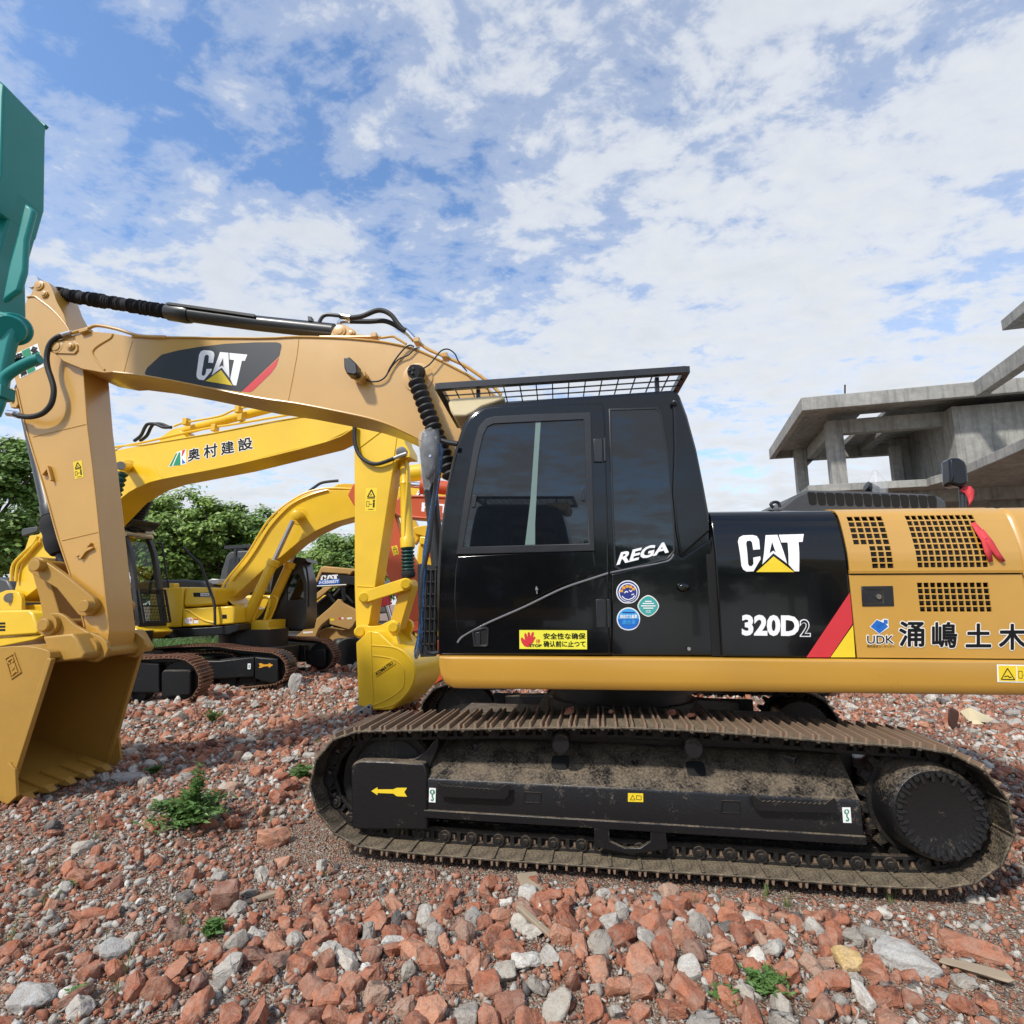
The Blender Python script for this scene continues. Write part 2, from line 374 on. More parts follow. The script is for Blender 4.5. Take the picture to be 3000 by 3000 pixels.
def stone(name, stops, use_obj, rough=.9, char=.7):
    m, nt, b = mat(name); L = nt.links; co = ND(nt, 'NewGeometry').outputs['Position']
    rnd = ND(nt, 'ObjectInfo').outputs['Random'] if use_obj else ND(nt, 'NewGeometry').outputs['Random Per Island']
    base = ramp(nt, rnd, stops)
    n1 = noise(nt, co, 24, 7, .68); n2 = noise(nt, co, 130, 5, .65)
    v = ramp(nt, math_(nt, 'MULTIPLY_ADD', n2, .5, math_(nt, 'MULTIPLY', n1, .5)), [(.30, .50), (.5, .98), (.70, 1.30)])
    c = mixc(nt, 1.0, base, v, 'MULTIPLY')
    dust = ramp(nt, noise(nt, co, 15, 7, .72), [(.44, 0.0), (.68, .55)])
    c = mixc(nt, dust, c, (.42, .33, .26))
    ch = ramp(nt, noise(nt, co, 8, 4, .6), [(.60, 0.0), (.68, char)])
    L.new(mixc(nt, ch, c, (.045, .04, .04)), b.inputs['Base Color']); setp(b, Roughness=rough, Specular_IOR_Level=.25)
    bp = ND(nt, 'Bump'); bp.inputs['Strength'].default_value = .8; bp.inputs['Distance'].default_value = .010
    L.new(math_(nt, 'ADD', n1, n2), bp.inputs['Height']); L.new(bp.outputs[0], b.inputs['Normal']); return m
BR = [(0, (.29, .105, .060)), (.22, (.41, .155, .088)), (.45, (.48, .195, .112)), (.62, (.34, .12, .068)), (.8, (.56, .27, .165)), (.92, (.20, .09, .068)), (1, (.52, .34, .24))]
GR = [(0, (.38, .355, .31)), (.3, (.56, .53, .47)), (.5, (.30, .285, .255)), (.62, (.70, .67, .60)), (.8, (.47, .43, .36)), (.92, (.14, .135, .13)), (1, (.09, .088, .088))]
M['brick_one'] = stone('brick_chunk', BR, True); M['brick_many'] = stone('brick_rubble', BR, False)
M['stone_one'] = stone('concrete_chunk', GR, True, char=.1); M['stone_many'] = stone('stone_rubble', GR, False, char=.1)
M['slab'] = stone('grey_slab', [(0, (.42, .41, .39)), (1, (.48, .47, .44))], True, char=.05)
M['yellow_stone'] = stone('yellow_stone', [(0, (.66, .46, .20)), (1, (.66, .46, .20))], True, char=0)
MIXG = [(0, (.33, .12, .065)), (.2, (.46, .20, .115)), (.38, (.42, .36, .28)), (.52, (.30, .25, .19)), (.66, (.50, .46, .40)), (.8, (.33, .12, .07)), (.9, (.09, .085, .08)), (1, (.55, .52, .47))]
M['gravel'] = stone('mixed_grit', MIXG, False, char=0)
def ground_mat():
    m, nt, b = mat('rubble_ground'); L = nt.links; co = ND(nt, 'TexCoord').outputs['Object']
    n1 = noise(nt, co, .45, 6, .6); n2 = noise(nt, co, 9, 6, .6)
    v1 = ND(nt, 'TexVoronoi', feature='F1'); L.new(co, v1.inputs['Vector']); v1.inputs['Scale'].default_value = 26; v1.inputs['Randomness'].default_value = 1
    v2 = ND(nt, 'TexVoronoi', feature='F1'); L.new(co, v2.inputs['Vector']); v2.inputs['Scale'].default_value = 75
    s1 = ND(nt, 'SeparateColor'); L.new(v1.outputs['Color'], s1.inputs[0]); s2 = ND(nt, 'SeparateColor'); L.new(v2.outputs['Color'], s2.inputs[0])
    soil = ramp(nt, n2, [(.3, (.17, .125, .09)), (.7, (.34, .26, .195))])
    c1 = ramp(nt, s1.outputs[0], [(0, (.32, .11, .06)), (.45, (.40, .16, .09)), (.62, (.42, .39, .34)), (.8, (.30, .11, .065)), (.93, (.55, .52, .47)), (1, (.09, .09, .09))], 'CONSTANT')
    c2 = ramp(nt, s2.outputs[0], [(0, (.28, .12, .07)), (.35, (.30, .26, .21)), (.6, (.18, .15, .12)), (.8, (.47, .44, .38)), (.95, (.08, .08, .08))], 'CONSTANT')
    f2 = ramp(nt, v2.outputs['Distance'], [(.35, 1.0), (.6, 0.0)]); c = mixc(nt, f2, soil, c2)
    f1 = ramp(nt, math_(nt, 'ADD', v1.outputs['Distance'], math_(nt, 'MULTIPLY', s1.outputs[1], .35)), [(.40, 1.0), (.5, 0.0)])
    c = mixc(nt, f1, c, c1)
    L.new(c, b.inputs['Base Color']); setp(b, Roughness=.95, Specular_IOR_Level=.2)
    bp = ND(nt, 'Bump'); bp.inputs['Strength'].default_value = .9; bp.inputs['Distance'].default_value = .02
    L.new(math_(nt, 'SUBTRACT', math_(nt, 'MULTIPLY', n2, .5), math_(nt, 'MULTIPLY_ADD', v1.outputs['Distance'], .9, v2.outputs['Distance'])), bp.inputs['Height']); L.new(bp.outputs[0], b.inputs['Normal'])
    return m
M['ground'] = ground_mat()
def leafm(name, stops, rough=.5):
    m, nt, b = mat(name); L = nt.links
    r = ND(nt, 'NewGeometry').outputs['Random Per Island']
    co = objco(nt); n = noise(nt, co, .9, 3)
    L.new(mixc(nt, .5, ramp(nt, r, stops), ramp(nt, n, [(.3, stops[0][1]), (.7, stops[-1][1])])), b.inputs['Base Color'])
    setp(b, Roughness=rough, Specular_IOR_Level=.4)
    tl = ND(nt, 'BsdfTranslucent'); L.new(mixc(nt, .0, ramp(nt, r, stops), (0, 0, 0)), tl.inputs[0])
    mx = ND(nt, 'MixShader'); mx.inputs[0].default_value = .22; L.new(b.outputs[0], mx.inputs[1]); L.new(tl.outputs[0], mx.inputs[2])
    L.new(mx.outputs[0], nt.nodes['Material Output'].inputs[0]); return m
M['leaf'] = leafm('tree_leaf', [(0, (.08, .15, .025)), (.5, (.19, .31, .055)), (1, (.34, .46, .10))])
M['leaf_dark'] = leafm('dark_tree_leaf', [(0, (.06, .125, .022)), (.5, (.14, .25, .048)), (1, (.26, .38, .08))])
M['weed'] = leafm('weed_leaf', [(0, (.06, .14, .03)), (.5, (.10, .21, .05)), (1, (.18, .30, .08))])
M['grass'] = leafm('grass_blade', [(0, (.10, .17, .04)), (.5, (.15, .22, .06)), (1, (.24, .27, .10))])
M['bark'] = plain('tree_bark', (.06, .045, .035), .9)
M['trim'] = plain('grey_glint_trim', (.16, .16, .17), .3)  # grey stands in for the sky's glint along the black cab ridge
M['wood'] = plain('weathered_wood', (.33, .26, .18), .85)

# ---------------------------------------------------------------- lettering
_T = {}
def text_geo(s, bold=0.0):
    k = (s, bold)
    if k in _T: return _T[k]
    cu = bpy.data.curves.new('t', 'FONT'); cu.body = s; cu.size = 1; cu.resolution_u = 3; cu.offset = bold
    o = bpy.data.objects.new('t', cu); COL.objects.link(o); bpy.context.view_layer.update()
    me = bpy.data.meshes.new_from_object(o.evaluated_get(bpy.context.evaluated_depsgraph_get()))
    vs = [(v.co.x, v.co.y) for v in me.vertices]; fs = [tuple(p.vertices) for p in me.polygons]
    bpy.data.objects.remove(o); bpy.data.curves.remove(cu); bpy.data.meshes.remove(me)
    xs = [v[0] for v in vs]; ys = [v[1] for v in vs]; x0, x1, y0, y1 = min(xs), max(xs), min(ys), max(ys)
    _T[k] = ([((x - x0) / (x1 - x0), (y - y0) / (y1 - y0)) for x, y in vs], fs, (x1 - x0, y1 - y0)); return _T[k]
def bil(q, s, t):      # q: bottom-left, bottom-right, top-right, top-left
    return tuple((q[0][i] * (1 - s) + q[1][i] * s) * (1 - t) + (q[3][i] * (1 - s) + q[2][i] * s) * t for i in (0, 1))
class Decal:
    """flat vinyl lettering and marks traced on a plane (or on a bent panel given as vfun: height -> v)"""
    def __init__(s, frame, z, V, vfun=None): s.fr, s.z, s.V, s.vf, s.mats, s.lays = frame, z, V, vfun, [], {}
    def P(s, p):
        q = s.fr.uw(*conv(s.z, p), s.V); V = s.V
        if s.vf:
            for _ in range(3): V = s.vf(q[1]); q = s.fr.uw(*conv(s.z, p), V)
        return (q[0], V - .002 - .0016 * s.lay, q[1])
    def m(s, mt, lay):
        if mt not in s.mats: s.mats.append(mt)
        s.lay = lay; s.mb = s.lays.setdefault(lay, MB()); s.mb.mi = s.mats.index(mt)
    def poly(s, pts, mt, lay=0):
        s.m(mt, lay); s.mb.poly([s.P(p) for p in pts]); return s
    def disc(s, c, r, mt, lay=0, n=28, ry=None):
        return s.poly([(c[0] + r * math.cos(2 * math.pi * i / n), c[1] + (ry or r) * math.sin(2 * math.pi * i / n)) for i in range(n)], mt, lay)
    def text(s, tx, q, mt, lay=1, bold=0.0, fat=0.0):
        """fat: stroke weight added by shifted copies, in trace pixels"""
        vs, fs, sz = text_geo(tx, bold)
        sh = [(0, 0)] + ([(fat * math.cos(a), fat * math.sin(a)) for a in [k * math.pi / 4 for k in range(8)]] if fat else [])
        for k, (dx, dy) in enumerate(sh):
            s.m(mt, lay + k * .06)
            bv = [s.mb.v(s.P((p[0] + dx, p[1] + dy))) for p in (bil(q, a, b) for a, b in vs)]
            for f in fs: s.mb.f([bv[i] for i in f])
        return s
    def line(s, pts, w, mt, lay=1):
        s.m(mt, lay)
        for a, b in zip(pts, pts[1:]):
            dx, dy = b[0] - a[0], b[1] - a[1]; l = math.hypot(dx, dy) or 1; nx, ny = -dy / l * w / 2, dx / l * w / 2
            s.mb.poly([s.P(p) for p in ((a[0] + nx, a[1] + ny), (b[0] + nx, b[1] + ny), (b[0] - nx, b[1] - ny), (a[0] - nx, a[1] - ny))])
        return s
    def done(s, name, parent, label=None):
        out = MB()
        for lay, mb in s.lays.items():
            bm = mb.bm
            if s.vf:
                bmesh.ops.triangulate(bm, faces=bm.faces[:])
                for _ in range(5):
                    es = [e for e in bm.edges if e.calc_length() > .035]
                    if not es: break
                    bmesh.ops.subdivide_edges(bm, edges=es, cuts=1); bmesh.ops.triangulate(bm, faces=bm.faces[:])
                for v in bm.verts: v.co.y = s.vf(v.co.z) - .003 - .0016 * lay
            me = bpy.data.meshes.new('t'); bm.to_mesh(me); bm.free(); out.bm.from_mesh(me); bpy.data.meshes.remove(me)
        return obj(name, out, [M[k] for k in s.mats], parent, fix=False, smooth=False, label=label)
CAT_C = [(310, 455), (318, 432), (340, 420), (395, 418), (418, 425), (430, 445), (434, 500), (395, 503), (390, 460), (380, 450), (362, 452), (356, 465), (362, 585), (370, 597), (385, 596), (394, 583), (393, 548), (435, 540), (437, 556), (392, 627), (350, 628), (330, 616), (321, 595)]
CAT_A = [(467, 420), (533, 418), (594, 583), (511, 523), (446, 587)]
CAT_A2 = [(503, 458), (489, 522), (511, 508), (525, 520)]
CAT_T = [(541, 418), (681, 415), (677, 459), (654, 460), (668, 627), (640, 627), (602, 588), (592, 462), (556, 462)]
CAT_Y = [(408, 631), (512, 541), (638, 631)]
def cat_mark(d, q, lay=1, back='ink', tri=True):
    f = lambda ps: [bil(q, (x - 305) / 376, (631 - y) / 216) for x, y in ps]
    for g in (CAT_C, CAT_A, CAT_T): d.poly(f(g), 'white', lay)
    d.poly(f(CAT_A2), back, lay + 1)
    if tri: d.poly(f(CAT_Y), 'sticker_y', lay + 1)
    return d
# ---------------------------------------------------------------- the big tan and black excavator
_p0 = gpt(2000, 2600); _aT, _aU = R(9.1), R(4.7)
_c = lambda a, u, v: (_p0.x + u * math.cos(a) + v * math.sin(a), _p0.y - u * math.sin(a) + v * math.cos(a))
ORG = _c(_aT, -.3, 1.49)
T = Frame(ORG, _aT); U = Frame(ORG, _aU)
NV = -1.36
EX = thing('crawler_excavator', 'large tan crawler excavator with glossy black cab, nearest to the viewer on the brick rubble', 'excavator', U)
def objT(name, mb, mt, bevel=0, parent=None, **k):
    o = obj(name, mb, mt, parent or EX, bevel, **k)
    if parent is None: o.rotation_euler.z = U.a - T.a
    return o
# --- tracks
path_px = {'s4': [(95, 620), (118, 510), (150, 450), (200, 395), (260, 352), (340, 337), (430, 335), (900, 325), (1500, 316), (1932, 325)]}
TP = T.tr('s4', path_px['s4'], -1.49) + T.tr('s5', [(520, 352), (900, 385), (1300, 413), (1500, 432), (1640, 480), (1760, 560), (1840, 660), (1885, 770), (1893, 880), (1850, 1000), (1760, 1090), (1600, 1152), (1300, 1152), (900, 1128), (500, 1095), (0, 1065)], -1.49) \
    + T.tr('s4', [(1500, 1038), (1000, 1005), (500, 960), (300, 922), (200, 845), (135, 760)], -1.49)
cp = catmull([(u, 0, w) for u, w in TP], 12, True)
seg = [(cp[(i + 1) % len(cp)] - cp[i]).length for i in range(len(cp))]; TL = sum(seg)
NS = round(TL / .19); PITCH = TL / NS
def at_len(s):
    s %= TL
    for i, l in enumerate(seg):
        if s <= l: return cp[i].lerp(cp[(i + 1) % len(cp)], s / l if l else 0)
        s -= l
    return cp[0]
def shoe_frames():
    out = []
    for i in range(NS):
        a, b = at_len(i * PITCH), at_len((i + 1) * PITCH); t = (b - a).normalized(); n = Vector((-t.z, 0, t.x))
        out.append(((a + b) / 2, t, n))
    return out
SHOES = shoe_frames()
def shoe_geo(mb, P, t, n, v0, wd=.6, link=True, detail=True):
    h = PITCH / 2; y = Vector((0, 1, 0))
    def bx(x0, x1, y0, y1, z0, z1, mi):
        mb.mi = mi
        c = P + t * ((x0 + x1) / 2) + n * ((z0 + z1) / 2); c = Vector((c.x, v0 + (y0 + y1) / 2, c.z))
        mb.obox(c, t, y, n, (x1 - x0) / 2, (y1 - y0) / 2, (z1 - z0) / 2)
    bx(-h - .012, h - .004, 0, wd, -.013, 0, 0)
    bx(h - .006, h + .016, 0, wd, -.024, -.011, 0)
    for x in (-h + .012, -.002, h - .022):
        mb.mi = 2
        pr = [(x - .010, 0), (x - .006, .030), (x + .006, .030), (x + .010, 0)]
        A = [[mb.v((P.x + t.x * q + n.x * r, v0 + yy, P.z + t.z * q + n.z * r)) for q, r in pr] for yy in (.003, wd - .003)]
        for k in range(3): mb.f([A[0][k], A[0][k + 1], A[1][k + 1], A[1][k]])
        mb.f(A[0]); mb.f(A[1][::-1])
    if link:
        for yy in (wd / 2 - .12, wd / 2 + .08):
            bx(-h - .02, h + .02, yy, yy + .035, -.108, -.085, 1); bx(-h - .02, h + .02, yy, yy + .035, -.036, -.013, 1)
            for x in (-h, 0, h - .03): bx(x - .014, x + .014, yy, yy + .035, -.09, -.03, 1)
            mb.mi = 1; c = P - t * h - n * .062
            mb.cyl((c.x, v0 + yy - .016, c.z), (c.x, v0 + yy + .045, c.z), .042, seg=12)
            mb.cyl((c.x, v0 + yy - .024, c.z), (c.x, v0 + yy - .01, c.z), .022, seg=8)
        for x in (-.052, .042): bx(x - .013, x + .013, wd / 2 - .10, wd / 2 - .07, -.07, -.03, 2)
mb = MB()
for v in (-1.27, -1.13):       # continuous pin line between the links
    for P, t, n in SHOES: mb.bar((P - n * .06 - t * PITCH * .5) + Vector((0, v, 0)), (P - n * .06 + t * PITCH * .5) + Vector((0, v, 0)), .012, .05)
track = objT('track', mb, M['link'])
mb = MB(); shoe_geo(mb, Vector((0, 0, 0)), Vector((1, 0, 0)), Vector((0, 0, 1)), 0)
sh = obj('track_shoe', mb, [M['shoe'], M['link'], M['grouser']], track, bevel=.003, seg=1, smooth=False)
for i, (P, t, n) in enumerate(SHOES):
    o = sh if i == 0 else sh.copy()
    if i: COL.objects.link(o); o.parent = track
    o.matrix_local = Matrix(((t.x, 0, n.x, P.x), (0, 1, 0, -1.49), (t.z, 0, n.z, P.z), (0, 0, 0, 1)))
mb = MB()
for P, t, n in SHOES: shoe_geo(mb, P, t, n, .89)
objT('track', mb, [M['shoe'], M['link'], M['grouser']], smooth=False, label='far side track behind the undercarriage')
# --- wheels
ci = T.uw(*conv('s4', (440, 640)), -1.2); cs = T.uw(*conv('s5', (1440, 760)), -1.3)
zi = (max(p.z for p in cp if abs(p.x - ci[0]) < .1) + min(p.z for p in cp if abs(p.x - ci[0]) < .1)) / 2
ci = (TP[0][0] + .50, zi); zs = (max(p.z for p in cp if abs(p.x - cs[0]) < .1) + min(p.z for p in cp if abs(p.x - cs[0]) < .1)) / 2
cs = (cs[0], zs)
for s in (-1, 1):
    q = lambda v: s * v
    mb = MB().lathe(ci, [(q(1.30), .02), (q(1.30), .10), (q(1.27), .13), (q(1.25), .28), (q(1.27), .31), (q(1.27), .345), (q(1.24), .36), (q(1.20), .33), (q(1.16), .33), (q(1.12), .36), (q(1.09), .345), (q(1.09), .02)], 40)
    objT('idler_wheel', mb, M['link'])
    mb = MB()
    mb.lathe(cs, [(q(1.24), .02), (q(1.24), .32), (q(1.16), .335), (q(1.16), .02)], 40)
    for k in range(21):
        a = k * 2 * math.pi / 21
        mb.prism([(cs[0] + r * math.cos(a + da), cs[1] + r * math.sin(a + da)) for r, da in ((.31, -.11), (.375, -.045), (.375, .045), (.31, .11))], q(1.23), q(1.17))
    sp_ = objT('sprocket', mb, M['link'])
    mb = MB().lathe(cs, [(q(.9), .02), (q(.9), .26), (q(1.20), .30), (q(1.30), .285), (q(1.42), .262), (q(1.435), .247), (q(1.435), .232), (q(1.428), .215), (q(1.43), .02)], 48)
    fd = objT('final_drive', mb, M['frame'], parent=sp_)
    mb = MB()
    for k in range(22):
        a = k * 2 * math.pi / 22 + .1; c, e = math.cos(a), math.sin(a)
        mb.cyl((cs[0] + c * .232, q(1.43), cs[1] + e * .232), (cs[0] + c * .232, q(1.455), cs[1] + e * .232), .016, seg=6)
    for k in range(22):
        a = k * 2 * math.pi / 22 + .245; c, e = math.cos(a), math.sin(a)
        mb.bar((cs[0] + c * .185, q(1.432), cs[1] + e * .185), (cs[0] + c * .240, q(1.437), cs[1] + e * .240), .012, .018)
    objT('bolt_ring', mb, M['black_satin'], parent=sp_)
# rollers
def roller(c, r, s=1, name='track_roller'):
    q = lambda v: s * v
    objT(name, MB().lathe(c, [(q(1.37), .02), (q(1.37), r * .42), (q(1.33), r * .5), (q(1.325), r * .95), (q(1.29), r), (q(1.24), r), (q(1.23), r * .8), (q(1.14), r * .8), (q(1.13), r), (q(1.06), r), (q(1.04), r * .5), (q(1.04), .02)], 28), M['shoe'])
RPX = [('s4', (805, 812)), ('s4', (1035, 818)), ('s4', (1390, 842)), ('s4', (1750, 872)), ('s5', (290, 882)), ('s5', (675, 905)), ('s5', (965, 925))]
for z, p in RPX: roller(T.uw(*conv(z, p), -1.36), .085)
for z, p, r in (('s4', (1393, 405), .062), ('s5', (232, 428), .06)):
    c = T.uw(*conv(z, p), -1.4)
    objT('carrier_roller', MB().lathe(c, [(-1.41, .02), (-1.41, r * .9), (-1.39, r), (-1.30, r), (-1.29, r * .8), (-1.0, r * .8), (-1.0, .02)], 24), M['frame'])
# --- side frame of the near track (profile v,w swept along u) and a plain far one
uL = T.uw(*conv('s4', (703, 600)), -1.385)[0]; uR = T.uw(*conv('s5', (1092, 700)), -1.385)[0]
def zat(z, p, V=-1.385): return T.uw(*conv(z, p), V)[1]
wt, wb = zat('s4', (1300, 603)), zat('s4', (1300, 778))
prof = [(-1.385, wb), (-1.385, wt - .025), (-1.378, wt - .008), (-1.36, wt), (-1.12, wt + .19), (-1.06, wt + .20), (-1.06, wb)]
sf = objT('track_frame', MB().loft(prof, uL, uR), M['frame'], .006)
objT('frame_flange', MB().box(uL - .01, uR + .005, -1.405, -1.30, wb - .045, wb + .004), M['frame'], .004)
objT('track_frame', MB().loft([(-v, w) for v, w in prof], uL, uR), M['frame'], .006, label='far side track frame')
objT('frame_web', MB().box(uL - .1, uR + .1, -1.07, -.95, wb + .02, wt + .24).box(uR, cs[0] + .1, -1.25, -1.0, wb + .05, wt + .12), M['frame'], .01)
# front idler guard box
g0 = T.tr('s4', [(312, 560), (314, 520), (330, 500), (360, 488), (500, 492), (690, 505), (703, 560), (705, 845), (318, 842)], -1.40)
objT('idler_guard', MB().prism(g0, -1.40, -1.31), M['frame'], .012)
objT('idler_guard_top', MB().prism(T.tr('s4', [(555, 492), (640, 480), (700, 440), (745, 380), (760, 376), (760, 420), (720, 520), (700, 545), (560, 510)], -1.33), -1.33, -1.05), M['frame'], .006)
objT('track_guide', MB().prism(T.tr('s4', [(1565, 838), (1640, 838), (1645, 905), (1720, 940), (1800, 940), (1855, 905), (1855, 850), (1932, 858), (1945, 945), (1760, 972), (1565, 935)], -1.40), -1.40, -1.37), M['frame'], .004)
for z, p, b in (('s4', [(1210, 652), (1288, 656), (1286, 706), (1208, 702)], 1), ('s5', [(382, 697), (466, 700), (468, 758), (378, 755)], 1)):
    q = T.tr(z, p, -1.386); cx_ = sum(a for a, _ in q) / 4; cz_ = sum(a for _, a in q) / 4
    objT('frame_opening', MB().prism([(cx_ + (a - cx_) * 1.0, cz_ + (e - cz_) * 1.0) for a, e in q], -1.3865, -1.384), M['hole'], smooth=False)
    objT('opening_rim', MB().ring([(cx_ + (a - cx_) * 1.12, cz_ + (e - cz_) * 1.12) for a, e in q], q, -1.390, -1.384), M['frame'], smooth=False)
for z, c in (('s4', (1390, 495)), ('s5', (243, 525))):      # round-cornered mud holes in the sloping plate
    u, w = T.uw(*conv(z, c), -1.24); sl = math.atan2(.19, .24); ax = Vector((1, 0, 0)); ay = Vector((0, math.cos(sl), math.sin(sl))); n_ = Vector((0, -math.sin(sl), math.cos(sl)))
    c0 = Vector((u, -1.24, wt + .19 * .5)) + n_ * .0015; mb = MB()
    mb.poly([c0 + ax * (.062 * (abs(math.cos(a)) ** .5) * (1 if math.cos(a) > 0 else -1)) + ay * (.058 * (abs(math.sin(a)) ** .5) * (1 if math.sin(a) > 0 else -1)) for a in [k * 2 * math.pi / 28 for k in range(28)]])
    objT('mud_hole', mb, M['hole'], smooth=False)
for z, a in (('s4', [(765, 595), (790, 612), (1075, 632), (1100, 612), (1130, 602), (1128, 660), (1105, 680), (800, 668), (768, 655)]), ('s5', [(525, 655), (580, 690), (895, 705), (945, 672), (958, 690), (960, 750), (560, 738), (535, 715)])):
    pl_ = T.tr(z, a, -1.405); s0 = pl_[1]; s1 = pl_[2] if z == 's4' else pl_[2]
    teeth = []
    for k in range(25): teeth.append((s0[0] + (s1[0] - s0[0]) * k / 24, s0[1] + (s1[1] - s0[1]) * k / 24 + (.006 if k % 2 else -.002)))
    objT('step_plate', MB().prism([pl_[0]] + teeth + pl_[3:], -1.435, -1.425).box(min(p[0] for p in pl_) + .02, max(p[0] for p in pl_) - .02, -1.426, -1.384, min(p[1] for p in pl_) + .005, min(p[1] for p in pl_) + .02), M['frame'])
Dt = lambda V: Decal(T, 's4', V)
objd = lambda d, n: setattr(d.done(n, EX), 'rotation_euler', (0, 0, U.a - T.a))
objd(Dt(-1.4005).poly([(418, 645), (450, 625), (450, 636), (530, 636), (550, 628), (602, 628), (588, 650), (602, 674), (550, 672), (530, 658), (450, 655), (450, 666)], 'sticker_y'), 'arrow_decal')
for z, q in (('s4', [(716, 628), (750, 630), (748, 704), (714, 702)]), ('s5', [(995, 728), (1038, 729), (1044, 809), (1001, 808)])):
    d = Decal(T, z, -1.3865); B = lambda s, t: bil([q[3], q[2], q[1], q[0]], s, t)
    d.poly(q, 'white'); cc = B(.5, .72); d.disc(cc, 13, 'green', 1); d.poly([B(.5, .86), B(.68, .7), B(.58, .7), B(.58, .62), B(.42, .62), B(.42, .7), B(.32, .7)], 'white', 2)
    d.line([B(.5, .55), B(.5, .36), B(.66, .28), B(.64, .16), B(.48, .12), B(.34, .2)], 7, 'green', 1); objd(d, 'hook_decal')
d = Dt(-1.3865).poly([(1738, 655), (1816, 657), (1817, 702), (1738, 700)], 'sticker_y').line([(1750, 690), (1762, 666), (1775, 690), (1750, 690)], 2.5, 'ink').line([(1782, 668), (1806, 670), (1806, 690), (1782, 688), (1782, 668)], 2.5, 'ink'); objd(d, 'caution_decal')
# --- car body and swing bearing under the deck
mb = MB().box(-.75, .75, -.95, .95, .42, .80).box(-1.5, 1.5, -.45, .45, .5, .72)
for sx in (-1, 1):
    for sy in (-1, 1): mb.bar((sx * .35, sy * .5, .62), (sx * 1.15, sy * 1.08, .50), .42, .26, up=(0, 0, 1))
objT('car_body', mb, M['frame'], .01)
obj('swing_bearing', MB().axial((0, 0, .78), (0, 0, 1.12), [(0, .66), (.35, .66), (.36, .62), (.6, .62), (.61, .70), (1, .70)], 48), M['frame'], EX)
# --- deck and side skirt
skirt_ol = U.tr('s1', [(86, 970), (1932, 974)], NV - .03) + [(2.9, U.uw(3000, 1935, NV - .03)[1] + .0)]
w_top = U.uw(2000, 1929, NV - .03)[1]; w_bot = U.uw(2000, 2029, NV - .03)[1]; u_l = U.uw(1287, 1950, NV - .03)[0]
UR = 2.75                                     # rear end, outside the picture
prof = [(NV - .012, w_top + .004), (NV - .026, w_top), (NV - .034, w_top - .012), (NV - .034, w_bot + .075), (NV - .026, w_bot + .035), (NV - .004, w_bot + .008), (NV + .035, w_bot), (NV + .12, w_bot), (NV + .12, w_top + .004)]
mb = MB(); rings_ = []
for u, k in ((u_l, .38), (u_l + .012, .66), (u_l + .04, .88), (u_l + .10, 1.0), (UR, 1.0)):
    rings_.append([mb.v((u, v, w_top + .004 - (w_top + .004 - w) * k)) for v, w in prof])
for a, b in zip(rings_, rings_[1:]):
    for i in range(len(prof)): j = (i + 1) % len(prof); mb.f([a[i], a[j], b[j], b[i]])
mb.f(rings_[0]); mb.f(rings_[-1][::-1])
skirt = obj('side_skirt', mb, M['skirt'], EX, .004)
obj('deck', MB().box(u_l + .12, UR, NV + .12, 1.30, w_bot + .05, w_top - .01), M['black_satin'], EX, .01)
d = Decal(U, 's2', NV - .0345); d.poly([(1776, 1152), (2010, 1156), (2016, 1258), (1780, 1252)], 'white').poly([(1784, 1158), (1884, 1160), (1888, 1248), (1788, 1246)], 'sticker_y', 1).poly([(1890, 1160), (2004, 1162), (2008, 1250), (1893, 1249)], 'sticker_y', 1)
d.line([(1800, 1236), (1835, 1174), (1876, 1238), (1800, 1236)], 5, 'ink', 2).line([(1818, 1222), (1838, 1216), (1846, 1226), (1858, 1222)], 5, 'ink', 2).line([(1898, 1190), (1918, 1191), (1919, 1230), (1899, 1229), (1898, 1190)], 2.5, 'ink', 2).poly([(1924, 1214), (1945, 1204), (1945, 1224)], 'ink', 2); d.done('warning_decal', skirt)

# --- cab
CV = -1.31                                    # cab wall plane; the door stands proud of it
cab_ol = [(100, 1932 - 15), (62, 1640), (66, 1430), (80, 1200), (130, 850), (185, 600), (238, 440), (262, 400), (310, 350), (370, 318), (520, 290), (850, 260), (1500, 215), (1640, 205), (1685, 232), (1740, 380), (1800, 600), (1850, 850), (1885, 1040), (1900, 1250), (1910, 1450), (1945, 1990)]
cab_ol[0] = (98, 1986)
co_ = U.tr('6', cab_ol, CV)
cab = obj('cab', MB().prism(co_, CV, -.42), M['black'], EX, .035, seg=4)
door_ol = [(75, 1975), (72, 1640), (78, 1430), (92, 1200), (140, 850), (200, 600), (255, 450), (285, 400), (330, 358), (390, 330), (520, 318), (800, 303), (1172, 296), (1186, 420), (1205, 1000), (1222, 1975)]
dz = U.tr('6', door_ol, NV + .012)
door = obj('door', MB().prism(dz, NV + .012, CV + .01), M['black'], cab, .014, seg=3)
fr_o = [(196, 1305), (255, 900), (315, 560), (345, 455), (395, 402), (450, 384), (740, 368), (1092, 357), (1104, 800), (1118, 1282)]
fr_i = [(240, 1255), (300, 900), (345, 640), (375, 510), (402, 455), (445, 435), (740, 420), (1046, 406), (1062, 830), (1080, 1232)]
Vw = NV + .008
wf = obj('window_frame', MB().ring(U.tr('6', fr_o, Vw - .012), U.tr('6', fr_i, Vw - .012), Vw - .012, Vw + .012), M['black_satin'], door, .004)
obj('window_glass', MB().prism(U.tr('6', fr_i, Vw - .001), Vw - .001, Vw + .004), M['glass'], door, smooth=False)
obj('sliding_seal', MB().prism(U.tr('6', [(726, 421), (760, 419), (742, 700), (722, 1100), (722, 1240), (655, 1242), (690, 950), (712, 640)], Vw - .003), Vw - .003, Vw + .001), M['seal'], door, smooth=False)
